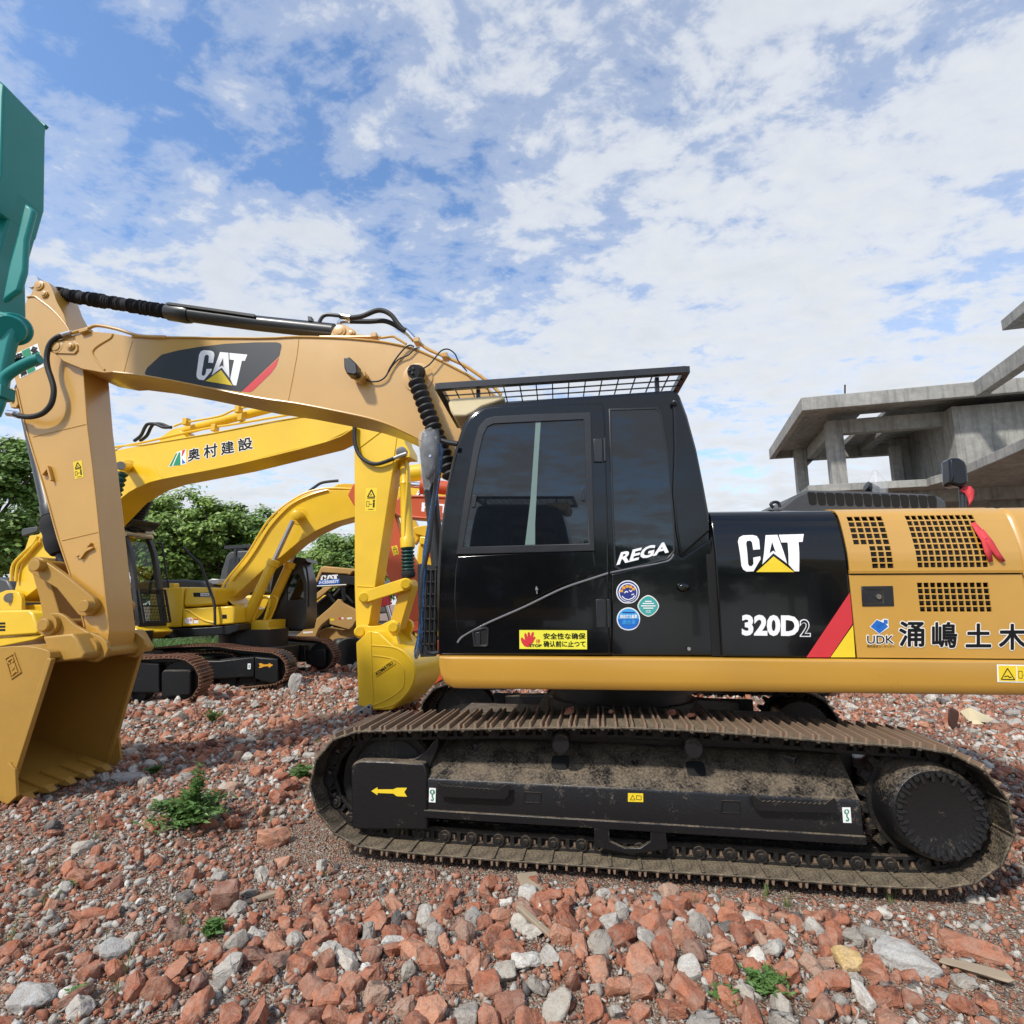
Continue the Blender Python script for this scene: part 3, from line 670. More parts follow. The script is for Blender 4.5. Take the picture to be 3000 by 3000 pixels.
obj('window_latch', MB().prism(U.tr('6', [(306, 912), (334, 909), (322, 990), (298, 992)], Vw - .014), Vw - .014, Vw).prism(U.tr('6', [(1030, 866), (1052, 864), (1055, 946), (1032, 948)], Vw - .014), Vw - .014, Vw), M['black_satin'], door, .003)
lp = [(205, 1318), (700, 1290), (1112, 1285), (1122, 1370), (1112, 1430), (890, 1512), (640, 1640), (400, 1760), (240, 1850), (215, 1840), (195, 1800), (182, 1600), (188, 1420)]
obj('door_lower_panel', MB().prism(U.tr('6', lp, NV + .004), NV + .004, NV + .02), M['black'], door, .008, seg=3)
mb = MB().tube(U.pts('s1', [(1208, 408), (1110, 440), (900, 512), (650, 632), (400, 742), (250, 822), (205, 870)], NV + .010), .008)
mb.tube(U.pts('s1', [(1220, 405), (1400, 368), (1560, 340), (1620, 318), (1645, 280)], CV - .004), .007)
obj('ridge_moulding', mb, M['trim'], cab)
q6 = [(1228, 348), (1530, 338), (1556, 370), (1600, 640), (1640, 1080), (1642, 1280), (1600, 1330), (1300, 1402), (1262, 1380), (1245, 1000)]
cx_ = sum(p[0] for p in q6) / len(q6); cy_ = sum(p[1] for p in q6) / len(q6)
obj('quarter_window_frame', MB().ring(U.tr('6', [(cx_ + (x - cx_) * 1.07, cy_ + (y - cy_) * 1.025) for x, y in q6], CV - .008), U.tr('6', q6, CV - .008), CV - .008, CV + .01), M['black_satin'], cab, .004)
obj('quarter_window', MB().prism(U.tr('6', q6, CV - .003), CV - .003, CV + .01), M['glass'], cab, smooth=False)
# rear pillar: concave scoop
mb = MB(); L_ = [(1560, 262), (1600, 600), (1650, 900), (1668, 1150), (1690, 1320)]; C_ = [(1640, 262), (1645, 600), (1640, 900), (1665, 1150), (1700, 1325)]; R_ = [(1700, 262), (1775, 560), (1835, 860), (1880, 1090), (1895, 1180)]
obj('rear_pillar', MB().prism(U.tr('6', [(1640, 300), (1665, 268), (1690, 275), (1735, 400), (1795, 620), (1842, 860), (1880, 1090), (1886, 1150), (1690, 1322), (1662, 1150), (1638, 900), (1648, 600)], CV - .022), CV - .022, CV + .02), M['black'], cab, .018, seg=4)
obj('cab_lower_panel', MB().prism(U.tr('6', [(1700, 1330), (1895, 1200), (1905, 1450), (1938, 1978), (1232, 1978), (1228, 1435), (1300, 1418), (1610, 1345), (1660, 1300)], CV - .012), CV - .012, CV + .02), M['black'], cab, .01, seg=3)
for ol in ([(1110, 535), (1168, 533), (1172, 690), (1114, 690)],):
    obj('door_hinge', MB().prism(U.tr('6', ol, NV), NV - .004, NV + .02).cyl(U.pt('6', (1184, 530), NV + .002), U.pt('6', (1188, 688), NV + .002), .011), M['black_satin'], cab, .004)
obj('door_hinge', MB().prism(U.tr('s1', [(1126, 582), (1192, 580), (1196, 768), (1130, 770)], NV), NV - .006, NV + .02).cyl(U.pt('s1', (1210, 580), NV + .002), U.pt('s1', (1214, 770), NV + .002), .012), M['black_satin'], cab, .004)
hc = U.uw(*conv('s1', (1705, 500)), CV); mb = MB()
mb.axial((hc[0], CV, hc[1]), (hc[0], CV - .05, hc[1]), [(0, .058), (.4, .055), (.75, .044), (.95, .025), (1, .004)], 28)
for v in mb.bm.verts: v.co.x = hc[0] + (v.co.x - hc[0]) * .83; v.co.z = hc[1] + (v.co.z - hc[1]) * .60
obj('oval_cover', mb, M['black'], cab); bo = U.pt('s1', (1700, 505), CV - .052)
obj('cover_slot', MB().obox(bo, Vector((1, 0, 0)), Vector((0, 1, 0)), Vector((0, 0, 1)), .016, .006, .005).obox(bo, Vector((1, 0, 0)), Vector((0, 1, 0)), Vector((0, 0, 1)), .005, .0065, .016), M['hole'], cab)
obj('lock_barrel', MB().axial(U.pt('s1', (733, 515), NV), U.pt('s1', (733, 515), NV - .02), [(0, .011), (.8, .011), (1, .007)], 14).bar(U.pt('s1', (730, 495), NV - .012), U.pt('s1', (735, 545), NV - .012), .008), M['steel'], door)
obj('door_bolt', MB().axial(U.pt('s1', (1747, 912), CV), U.pt('s1', (1747, 912), CV - .045), [(0, .014), (.4, .014), (.5, .009), (.8, .009), (.82, .013), (1, .010)], 14), M['steel'], cab)
obj('door_handle', MB().ring(U.tr('s1', [(300, 790), (395, 762), (412, 775), (410, 890), (395, 900), (312, 895)], NV + .004), U.tr('s1', [(318, 800), (388, 778), (398, 786), (397, 878), (388, 886), (322, 882)], NV + .004), NV + .004, NV + .02).prism(U.tr('s1', [(322, 805), (355, 795), (357, 885), (325, 885)], NV + .004), NV + .002, NV + .02), M['black_satin'], door, .003)
obj('handle_recess', MB().prism(U.tr('s1', [(318, 800), (388, 778), (398, 786), (397, 878), (388, 886), (322, 882)], NV + .011), NV + .0105, NV + .013), M['hole'], door, smooth=False)
obj('pillar_bolt', MB().axial(U.pt('6', (1650, 298), CV - .02), U.pt('6', (1650, 298), CV - .05), [(0, .022), (.5, .022), (.7, .014), (1, .012)], 16), M['black_satin'], cab)
# decals on the cab
d = Decal(U, '6', CV - .0035); d.text('REGA', [(1262, 1378), (1612, 1292), (1624, 1214), (1294, 1290)], 'white', 0, .035); d.done('lettering', cab)
d = Decal(U, 's1', NV + .012); d.poly([(617, 786), (1067, 788), (1068, 914), (618, 911)], 'sign_y')
hand = [(650, 893), (632, 868), (626, 845), (634, 832), (648, 846), (655, 850), (650, 822), (652, 806), (662, 808), (672, 834), (672, 804), (682, 798), (688, 806), (692, 832), (700, 802), (712, 798), (714, 812), (708, 836), (718, 828), (726, 836), (716, 852), (708, 870), (690, 886), (675, 900)]
d.poly(hand, 'red', 1).text('STOP', [(682, 898), (766, 898), (766, 880), (682, 880)], 'ink', 2, .03).text('停', [(726, 876), (756, 876), (756, 846), (726, 846)], 'red', 1, .0)
d.text('安全性な确保', [(778, 846), (1056, 846), (1056, 806), (778, 806)], 'ink', 1, 0, 1).text('确认前に止つて', [(778, 898), (1056, 898), (1056, 858), (778, 858)], 'ink', 1, 0, 1); d.done('stop_sticker', door)
d = Decal(U, 's1', CV - .012); c = (1340, 533); d.disc(c, 78, 'white').disc(c, 71, 'navy', 1).disc((1340, 535), 62, 'white', 2).disc((1340, 536), 56, 'navy', 3)
for k, a in enumerate((200, 232, 262, 292, 322)):
    x, y = c[0] + 46 * math.cos(R(a)), c[1] + 8 + 46 * math.sin(R(a)); d.poly([(x - 10, y - 9), (x + 10, y - 9), (x + 10, y + 9), (x - 10, y + 9)], 'orangev', 4)
d.line([(1300, 560), (1318, 578), (1345, 584), (1372, 572), (1384, 556)], 6, 'white', 4).line([(1316, 540), (1326, 528), (1340, 534)], 7, 'white', 4).line([(1348, 520), (1358, 532), (1366, 522)], 6, 'white', 4).line([(1362, 552), (1380, 545)], 6, 'white', 4)
d.line([(1285, 480), (1310, 466)], 4, 'white', 2).line([(1318, 604), (1360, 604)], 5, 'white', 2)
c = (1343, 713); d.disc(c, 78, 'white').disc(c, 71, 'cyan', 1).poly([(c[0] + 71 * math.cos(a), c[1] + 71 * math.sin(a)) for a in [math.pi * k / 16 for k in range(17)]], 'blue', 2)
d.text('排出ガス基準', [(1288, 708), (1400, 708), (1400, 684), (1288, 684)], 'white', 3, 0, .8).text('適合車', [(1302, 748), (1390, 748), (1390, 718), (1302, 718)], 'cyan', 3, 0, .8).line([(1302, 668), (1384, 668)], 6, 'navy', 3).line([(1290, 768), (1316, 780), (1343, 784), (1372, 780), (1398, 766)], 5, 'white', 3)
rd = lambda c, r: [(c[0] + r * (abs(math.cos(a)) ** 1.25) * (1 if math.cos(a) > 0 else -1), c[1] + r * (abs(math.sin(a)) ** 1.25) * (1 if math.sin(a) > 0 else -1)) for a in [2 * math.pi * k / 32 for k in range(32)]]
c = (1475, 625); d.poly(rd(c, 72), 'pale_line').poly(rd(c, 65), 'tealv', 1)
for k, (y, hw) in enumerate(((595, 22), (609, 38), (625, 48), (640, 34))): d.line([(c[0] - hw, y), (c[0] + hw, y)], 7, 'white', 2)
d.text('認定', [(1458, 672), (1492, 672), (1492, 652), (1458, 652)], 'white', 2); d.done('round_stickers', cab)
# roof guard: sloped frame with mesh
p_l, p_r = U.pt('6', (80, 192), -1.28), U.pt('6', (1727, 80), -1.28)
gz = (p_l.z + p_r.z) / 2; slope = (p_r.z - p_l.z)
mb = MB(); e = Vector((0, .92, 0))
mb.bar(p_l, p_r, .05, .055); mb.bar(p_l + e, p_r + e, .05, .055)
for a in (p_l, p_r): mb.bar(a - Vector((0, .02, 0)), a + e + Vector((0, .02, 0)), .05, .055, up=(1, 0, 0))
gd = obj('roof_guard', mb, M['black_satin'], EX, .004)
mb = MB(); nb = 15
for i in range(nb + 1):
    a = p_l.lerp(p_r, (i + .02) / nb) - Vector((0, 0, .022)); mb.bar(a + Vector((0, .02, 0)), a + e, .009, .009, up=(0, 0, 1))
for j in range(1, 8): mb.bar(p_l + e * (j / 8) - Vector((0, 0, .028)), p_r + e * (j / 8) - Vector((0, 0, .028)), .009)
obj('guard_mesh', mb, M['black_satin'], gd)
mb = MB()
for x in (345, 1545):
    t = (x - 80) / 1647; a = p_l.lerp(p_r, t)
    for vv in (.06, .86): mb.bar(a + Vector((0, vv, -.02)), a + Vector((0, vv, -.20)), .035, .03, up=(0, 1, 0))
obj('guard_foot', mb, M['black_satin'], gd)
vis = U.tr('6', [(140, 288), (162, 266), (500, 240), (526, 268), (440, 300), (370, 322), (310, 362), (262, 386), (178, 386), (156, 345)], -1.24)
obj('roof_visor', MB().prism(vis, -1.24, -.45), M['cream'], cab, .03, seg=4)
# front guard hanging ahead of the cab
fg = U.tr('5', [(778, 735), (800, 728), (915, 742), (915, 1360), (905, 1385), (800, 1390), (790, 1200)], -.95)
u0g, u1g = min(p[0] for p in fg), max(p[0] for p in fg); w0g, w1g = min(p[1] for p in fg), max(p[1] for p in fg)
mb = MB().prism(fg, -.95, -.90)
for k in range(7): w = w0g + .1 + (w1g - w0g - .15) * k / 6; mb.bar((u0g + .02, -.965, w), (u1g, -.965, w), .012)
for k in range(4): u = u0g + .045 + (u1g - u0g - .06) * k / 3; mb.bar((u, -.972, w0g + .05), (u, -.972, w1g - .05), .012)
obj('front_guard', mb, M['rubber'], cab, .004)
obj('front_step', MB().tube(U.pts('5', [(845, 1310), (850, 1345), (880, 1362), (935, 1352), (942, 1320)], -1.2), .014), M['black_satin'], cab)
# --- hood: black panel, tan panel, rear casting (profile v,w swept along u)
wz = lambda y, V=NV: U.uw(2480, y, V)[1]
w_cr = U.uw(2700, 1681, NV)[1]
W0 = w_top + .012; Wk = wz(1632); Wt = wz(1490, NV + .13)
HP = [(NV, W0), (NV, w_cr - .03), (NV, Wk - .03), (NV + .004, Wk + .03), (NV + .018, Wk + .10), (NV + .038, Wk + .18), (NV + .062, Wt - .10), (NV + .085, Wt - .055), (NV + .12, Wt - .022), (NV + .17, Wt - .004), (NV + .25, Wt)]
def vprof(w):
    for (v0, a), (v1, b) in zip(HP, HP[1:]):
        if a <= w <= b: return v0 + (v1 - v0) * (w - a) / (b - a)
    return NV
def w_of(px_, py):
    V = NV
    for _ in range(4): u, w = U.uw(px_, py, V); V = vprof(w)
    return u, w
uA = U.uw(2112, 1920, NV)[0]; uB = U.uw(2510, 1925, NV)[0]; uC = w_of(2994, 1680)[0]
full = HP + [(.95, Wt), (1.05, Wt - .06), (1.30, Wt - .3), (1.30, W0)]
hood = obj('black_side_panel', MB().loft(full, uA + .006, uB - .004), M['black'], EX, .008, seg=3)
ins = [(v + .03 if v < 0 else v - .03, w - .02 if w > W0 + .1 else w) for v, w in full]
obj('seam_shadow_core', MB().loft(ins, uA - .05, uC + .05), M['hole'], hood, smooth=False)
def grille_panel(name, u0, u1, ws, regions, mt, off=0.0, parent=EX):
    """panel between u0..u1 and the heights ws=(lo,hi) following the hood profile, with real holes cut for each region (ulo,uhi,wlo,whi,ncol,nrow)"""
    us = {u0, u1}; wl = {ws[0], ws[1]} | {w for _, w in HP if ws[0] < w < ws[1]}; holes = []
    for ul, uh, lo, hi, nc, nr in regions:
        pu, pw = (uh - ul) / nc, (hi - lo) / nr
        for i in range(nc):
            for j in range(nr):
                a, b, c, e = ul + pu * (i + .10), ul + pu * (i + .90), lo + pw * (j + .11), lo + pw * (j + .89)
                us |= {a, b}; wl |= {c, e}; holes.append((a, b, c, e))
    us, wl = sorted(us), sorted(wl); mb = MB()
    us = [u for i, u in enumerate(us) if i == 0 or u - us[i - 1] > 1e-5]; wl = [w for i, w in enumerate(wl) if i == 0 or w - wl[i - 1] > 1e-5]
    g = [[mb.v((u, vprof(w) - off, w)) for w in wl] for u in us]
    for i in range(len(us) - 1):
        for j in range(len(wl) - 1):
            cu, cw = (us[i] + us[i + 1]) / 2, (wl[j] + wl[j + 1]) / 2
            if any(a < cu < b and c < cw < e for a, b, c, e in holes): continue
            mb.f([g[i][j], g[i + 1][j], g[i + 1][j + 1], g[i][j + 1]])
    loose = [v for v in mb.bm.verts if not v.link_faces]
    for v in loose: mb.bm.verts.remove(v)
    o = obj(name, mb, mt, parent, fix=False, ang=40)
    sd = o.modifiers.new('solid', 'SOLIDIFY'); sd.thickness = .009; sd.offset = -1
    es = o.modifiers.new('split', 'EDGE_SPLIT'); es.split_angle = R(40)
    return o
def reg(x0, x1, y0, y1, nc, nr):
    a = w_of(*conv('s2', (x0, y1))); b = w_of(*conv('s2', (x1, y1))); c = w_of(*conv('s2', (x1, y0)))
    return (a[0], b[0], a[1], c[1], nc, nr)
rA = reg(960, 1172, 312, 478, 5, 5); rA2 = (rA[0] + (rA[1] - rA[0]) * .4, rA[1], w_of(*conv('s2', (1100, 612)))[1], rA[2] - .004, 3, 4)
rB = reg(1322, 1728, 303, 608, 11, 9); rC = reg(1342, 1756, 685, 857, 11, 5)
up = grille_panel('upper_grille_panel', uB + .004, uC, (w_cr + .004, HP[-1][1] - .0005), [rA, rA2, rB], M['tan'], .012)
lo = grille_panel('engine_door', uB + .004, uC, (W0, w_cr - .006), [rC], M['tan'], .0)
obj('hood_top', MB().loft([(NV + .235, Wt + .012), (NV + .25, Wt + .0122), (.95, Wt + .012), (1.05, Wt - .06), (1.30, Wt - .3), (1.30, W0), (1.27, W0), (1.27, Wt - .3), (.9, Wt - .03), (NV + .24, Wt - .01)], uB + .004, uC), M['tan'], EX)
obj('crease_lip', MB().loft([(NV - .012, w_cr + .006), (NV - .016, w_cr + .022), (NV + .01, w_cr + .03), (NV + .01, w_cr)], uB + .006, uC), M['tan'], up)
# things behind the grille: radiator tanks and pipes
mb = MB(); a = w_of(*conv('s2', (1345, 600)))[0]
mb.cyl((a + .07, NV + .12, 1.2), (a + .07, NV + .12, Wt - .15), .028).cyl((a + .28, NV + .16, W0), (a + .28, NV + .16, Wt - .25), .04)
obj('engine_pipes', mb, M['steel'], EX)
mb = MB()
for i in range(9): mb.box(uB + .04, uB + .36, NV + .09, NV + .11, w_cr + .03 + i * .03, w_cr + .04 + i * .03)
obj('radiator_fins', mb, M['steel'], EX, smooth=False)
rear = obj('counterweight', MB().loft([(v - .004, w) for v, w in HP] + [(1.05, Wt), (1.3, Wt - .2), (1.3, W0)], uC + .008, UR + .1), M['tan'], EX, .05, seg=4)
d = Decal(U, 's2', NV, vprof)
cat_mark(d, [(318, 630), (670, 630), (684, 415), (304, 418)]); d.done('logo_decal', hood)
d = Decal(U, 's2', NV, vprof); d.poly([(945, 745), (961, 922), (832, 1112), (699, 1112)], 'red').poly([(963, 930), (976, 1112), (836, 1112)], 'sticker_y'); d.done('stripe_decal', hood)
d = Decal(U, 's2', NV, vprof); d.text('320D', [(334, 990), (660, 994), (660, 874), (334, 870)], 'white', 0, .045); d.text('2', [(662, 996), (724, 996), (722, 896), (660, 896)], 'white', 0, .035).text('2', [(668, 990), (718, 990), (716, 902), (666, 902)], 'ink', 1, .0); d.done('lettering', hood)
d = Decal(U, 's2', NV, vprof)
d.poly([(1056, 940), (1097, 896), (1122, 905), (1135, 893), (1163, 896), (1163, 930), (1166, 945), (1112, 982)], 'pale_line').poly([(1062, 938), (1097, 900), (1120, 912), (1090, 938), (1106, 952), (1146, 922), (1160, 938), (1112, 977)], 'blue', 1).poly([(1136, 899), (1158, 901), (1158, 922), (1136, 920)], 'blue', 1)
d.text('UDK', [(1042, 1036), (1194, 1036), (1192, 988), (1042, 988)], 'pale_line', 0, 0, 5).text('UDK', [(1042, 1035), (1194, 1035), (1192, 989), (1042, 989)], 'ink', 1, .01)
d.text('株式会社ユーディケー', [(1042, 1056), (1198, 1058), (1198, 1044), (1042, 1042)], 'ink', 1, .01); d.done('owner_logo', lo)
d = Decal(U, 's2', NV, vprof)
for ch, x0, x1, y0, y1 in (('涌', 1226, 1362, 912, 1048), ('嶋', 1412, 1548, 915, 1055), ('土', 1602, 1740, 924, 1052), ('木', 1790, 1935, 926, 1066)):
    d.text(ch, [(x0, y1), (x1, y1), (x1, y0), (x0, y0)], 'pale_line', 0, 0, 10).text(ch, [(x0, y1), (x1, y1), (x1, y0), (x0, y0)], 'ink', 1, 0, 4)
d.done('owner_lettering', lo)
hb = U.tr('s2', [(1010, 710), (1190, 708), (1197, 822), (1017, 824)], NV - .002); hi_ = U.tr('s2', [(1034, 730), (1128, 729), (1133, 804), (1040, 806)], NV - .002)
obj('door_latch', MB().ring(hb, hi_, NV - .006, NV + .01).prism(hi_, NV - .002, NV + .01), M['black_satin'], lo, .004)
obj('latch_lock', MB().disc(U.uw(*conv('s2', (1106, 769)), NV), NV - .012, NV, .017, 18), M['chrome'], lo)
# --- engine cowl on top with its row of slots
Vc = -.75
cw = U.tr('s3', [(120, 1552), (215, 1530), (300, 1460), (385, 1418), (420, 1412), (820, 1422), (1255, 1440), (1340, 1460), (1385, 1490), (1395, 1560), (1250, 1600), (300, 1600)], Vc)
cowl = obj('engine_cowl', MB().prism(cw, Vc, .35), M['greyhood'], EX, .05, seg=4)
for k in range(14):
    x0 = 402 + k * 65.4; y0 = 1428 + k * 1.9; q = U.tr('s3', [(x0, y0), (x0 + 46, y0 + 2), (x0 + 60, y0 + 18), (x0 + 63, y0 + 82), (x0 + 52, y0 + 92), (x0 + 22, y0 + 92), (x0 + 10, y0 + 78), (x0 - 2, y0 + 10)], Vc - .002)
    obj('cowl_slot', MB().prism(q, Vc - .003, Vc + .01), M['hole'], cowl, smooth=False)
obj('lifting_loop', MB().tube(U.pts('s3', [(205, 1535), (195, 1505), (165, 1500), (140, 1515), (160, 1540)], -1.0), .012, n=3), M['black_satin'], EX)
ex0 = U.pt('s3', (870, 1425), -.3)
obj('exhaust_stub', MB().rings([ex0 + Vector((0, 0, -.1)), ex0 + Vector((0, 0, .02)), ex0 + Vector((-.06, 0, .05))], [.05, .05, .045], 16), M['black_satin'], EX)
mr = U.tr('s3', [(1410, 1200), (1420, 1182), (1480, 1182), (1520, 1210), (1535, 1240), (1545, 1340), (1535, 1375), (1480, 1388), (1418, 1372)], .9)
obj('rear_mirror', MB().prism(mr, .9, 1.06), M['black'], EX, .03, seg=3)
obj('mirror_post', MB().cyl(U.pt('s3', (1492, 1385), 1.0), U.pt('s3', (1500, 1560), 1.0), .03), M['black_satin'], EX)
# --- boom, stick, bucket
Vb = -.25
bl = [U.uw(*conv(z, p), Vb) for z, p in
      [('1', (393, 690)), ('1', (405, 655)), ('1', (435, 635)), ('1', (540, 600)), ('1', (640, 578)), ('1', (720, 571)), ('1', (850, 582)), ('1', (1000, 611)), ('1', (1932, 622)), ('4', (300, 354)), ('4', (620, 362)), ('4', (800, 376)), ('4', (960, 393)), ('4', (1130, 426)), ('4', (1250, 466)), ('4', (1400, 536)), ('4', (1550, 614)), ('4', (1640, 664)), ('4', (1750, 745)), ('4', (1850, 850))]]
bfoot = U.uw(1560, 1690, Vb)
bl2 = [U.uw(*conv(z, p), Vb) for z, p in [('4', (1420, 1330)), ('4', (1330, 1200)), ('4', (1240, 1130)), ('4', (1120, 1068)), ('4', (1000, 1015)), ('4', (850, 967)), ('4', (600, 913)), ('4', (300, 856)), ('4', (0, 812)), ('1', (1400, 962)), ('1', (1100, 907)), ('1', (860, 878)), ('1', (780, 882)), ('1', (620, 852)), ('1', (480, 795)), ('1', (412, 736))]]
ft = [U.uw(x, y, Vb) for x, y in [(1530, 1330), (1600, 1500), (1625, 1680), (1600, 1740), (1545, 1745), (1500, 1690), (1420, 1500)]]
boom = obj('boom', MB().prism(bl + ft + bl2, Vb, .25), M['tan'], EX, .006)
mb = MB()
e1 = [Vector((u, Vb - .006, w)) for u, w in bl[7:]]; e2 = [Vector((u, Vb - .006, w)) for u, w in bl2[:12]]
mb.tube(e1, .011, 8, 3); mb.tube(e2, .011, 8, 3)
mb.tube(U.pts('4', [(322, 370), (308, 500), (245, 830)], Vb), .005, 6, 2); mb.tube(U.pts('1', [(1000, 640), (965, 760), (935, 880)], Vb), .005, 6, 2)
mb.tube(U.pts('1', [(850, 590), (835, 620), (760, 665), (715, 700), (700, 735), (730, 790), (790, 860)], Vb), .012, 8, 3)
obj('weld_seams', mb, M['tan'], boom)
bp_ = lambda c, r, t, nm, mt='tan', V=Vb, par=boom: obj(nm, MB().axial((*(lambda q: (q[0], V, q[1]))(U.uw(*conv(*c), V)),), (*(lambda q: (q[0], V - t, q[1]))(U.uw(*conv(*c), V)),), [(0, r), (.85, r), (1, r * .92)], 36), M[mt], par)
bp_(('4', (1222, 662)), .150, .012, 'boss_plate'); bp_(('4', (1222, 655)), .085, .09, 'pin_boss')
obj('cylinder_eye', MB().axial(U.pt('4', (1225, 625), Vb - .08), U.pt('4', (1190, 615), Vb - .20), [(0, .075), (.3, .075), (.31, .07), (.9, .07), (1, .062)], 30), M['rubber'], boom)
obj('eye_bolts', MB().disc(U.uw(*conv('4', (1155, 606)), Vb - .2), Vb - .215, Vb - .19, .012, 8).disc(U.uw(*conv('4', (1188, 592)), Vb - .2), Vb - .215, Vb - .19, .012, 8).disc(U.uw(*conv('4', (1180, 628)), Vb - .2), Vb - .215, Vb - .19, .012, 8), M['rubber'], boom)
def bellows(p0, p1, r, n, amp, seg=24, jit=0.0):
    random.seed(n); pr = []
    for i in range(n):
        a = (i + .05) / n; b = (i + .5) / n
        pr += [(a, r - amp), (b - .22 / n, r - amp * .1 + random.uniform(-jit, jit)), (b, r), (b + .12 / n, r - amp * .15)]
    pr.append((1, r - amp)); return MB().axial(p0, p1, pr, seg)
obj('boom_cylinder', bellows(U.pt('4', (1205, 680), Vb - .17), U.pt('4', (1480, 1420), Vb - .26), .083, 15, .032), M['rubber'], EX)
obj('boom_cylinder', MB().cyl((bfoot[0] - .9, .42, 1.2), tuple(U.pt('4', (1230, 650), .42)), .075), M['black_satin'], EX, label='far side boom cylinder')
d = Decal(U, '1', Vb); d.poly([(1093, 885), (1110, 845), (1220, 745), (1350, 712), (1500, 687), (1700, 663), (1932, 652), (2090, 652), (2118, 660), (2125, 680), (2108, 755), (1820, 1025), (1500, 975), (1110, 908)], 'charcoal').poly([(2106, 766), (2085, 830), (2050, 880), (1905, 1020), (1885, 1028), (1826, 1022)], 'red', 0)
cat_mark(d, [(1462, 930), (1795, 985), (1868, 745), (1508, 702)], 1, 'charcoal'); d.done('logo_decal', boom)
# light on the boom
lh = U.tr('4', [(684, 536), (726, 530), (780, 580), (788, 650), (762, 664), (706, 655), (688, 610)], Vb - .12)
wl_ = obj('work_light', MB().prism(lh, Vb - .20, Vb - .06), M['black_satin'], boom, .012, seg=3)
obj('light_bracket', MB().prism(U.tr('4', [(765, 640), (835, 628), (842, 660), (800, 710), (752, 690), (745, 672)], Vb - .04), Vb - .10, Vb + .0), M['tan'], boom, .004)
obj('light_cable', MB().tube(U.pts('4', [(812, 665), (835, 675), (870, 690), (930, 685), (980, 650), (1010, 590), (1060, 512), (1120, 440), (1160, 416), (1192, 426)], Vb - .03), .008).tube(U.pts('4', [(1000, 620), (1030, 570), (1080, 520), (1150, 490), (1200, 442), (1235, 436)], Vb - .025), .007).tube(U.pts('4', [(1250, 598), (1310, 560), (1360, 500), (1400, 456), (1450, 446), (1500, 480), (1530, 540), (1592, 612)], Vb - .06), .007), M['rubber'], boom)
# pipes along the boom's back
mb = MB()
for k in range(3):
    V = Vb + .06 + k * .12
    mb.tube(U.pts('4', [(1190, 372), (1235, 402), (1310, 452), (1450, 512), (1560, 562), (1640, 612), (1760, 700), (1850, 790)], V), .018)
mb.tube(U.pts('4', [(480, 353), (900, 353), (945, 360), (1030, 350), (1065, 366), (1135, 408)], Vb + .03), .013); mb.tube(U.pts('1', [(545, 580), (660, 548), (740, 525), (900, 556), (1050, 602), (1250, 612)], Vb - .01), .018)
obj('steel_pipes', mb, M['tan'], boom)
mb = MB()
for x, y in ((900, 356), (1220, 392), (1430, 505)): c = U.pt('4', (x, y), Vb + .05); mb.obox(c, Vector((1, 0, 0)), Vector((0, 1, 0)), Vector((0, 0, 1)), .03, .06, .025)
c = U.pt('1', (650, 572), Vb); mb.obox(c, Vector((1, 0, .3)).normalized(), Vector((0, 1, 0)), Vector((-.3, 0, 1)).normalized(), .05, .04, .02)
obj('pipe_clamps', mb, M['tan'], boom, .006)
obj('hydraulic_hose', MB().tube(U.pts('4', [(714, 210), (800, 197), (900, 157), (960, 156), (1020, 188), (1060, 240), (1100, 288), (1128, 306)], 0), .026).tube(U.pts('4', [(712, 235), (850, 237), (960, 232), (1030, 254), (1090, 292), (1130, 318)], .1), .026), M['rubber'], boom)
obj('hose_fitting', MB().tube(U.pts('4', [(634, 194), (716, 208)], 0), .032, n=1).tube(U.pts('4', [(622, 262), (640, 238), (668, 234), (714, 235)], .1), .026).tube(U.pts('4', [(1122, 300), (1160, 335), (1195, 375)], .02), .032, n=1), M['chrome'], boom)
# stick
Vs = -.17
sl_ = [U.uw(*conv(z, p), Vs) for z, p in [('1', (255, 232)), ('1', (285, 196)), ('1', (320, 183)), ('1', (362, 198)), ('1', (390, 240)), ('1', (425, 340)), ('1', (480, 440)), ('1', (500, 510)), ('1', (560, 620)), ('1', (615, 760)), ('1', (630, 870)), ('1', (660, 1270)), ('1', (700, 1600)), ('1', (735, 1932)), ('2', (770, 350)), ('2', (800, 650)), ('2', (825, 890)), ('2', (812, 1000)), ('2', (760, 1080)), ('2', (690, 1090)), ('2', (645, 1000)),
       ('2', (640, 870)), ('2', (610, 740)), ('2', (520, 440)), ('2', (440, 200)), ('2', (385, 0)), ('1', (320, 1700)), ('1', (250, 1480)), ('1', (185, 1250)), ('1', (130, 1000)), ('1', (75, 800)), ('1', (48, 720)), ('1', (80, 640)), ('1', (150, 480)), ('1', (205, 318)), ('1', (235, 285))]]
stick = obj('stick', MB().prism(sl_, Vs, .17), M['tan'], EX, .006)
mb = MB(); mb.tube([Vector((u, Vs - .004, w)) for u, w in sl_[10:17]], .008, 8, 2); mb.tube([Vector((u, Vs - .004, w)) for u, w in sl_[21:30]], .008, 8, 2)
for a in ([(250, 1365), (655, 1268)],): mb.tube(U.pts('1', a, Vs), .006, 6, 1)
mb.tube(U.pts('2', [(468, 215), (745, 150)], Vs), .006, 6, 1)
mb.tube(U.pts('1', [(205, 310), (260, 305), (310, 340), (400, 410), (490, 510), (540, 600)], Vs - .004), .010, 8, 3)
obj('weld_seams', mb, M['tan'], stick)
mb = MB()
for a in ([(318, 1648), (372, 1585), (400, 1690), (390, 1700), (366, 1610), (330, 1655)],): mb.prism(U.tr('1', a, Vs - .02), Vs - .04, Vs)
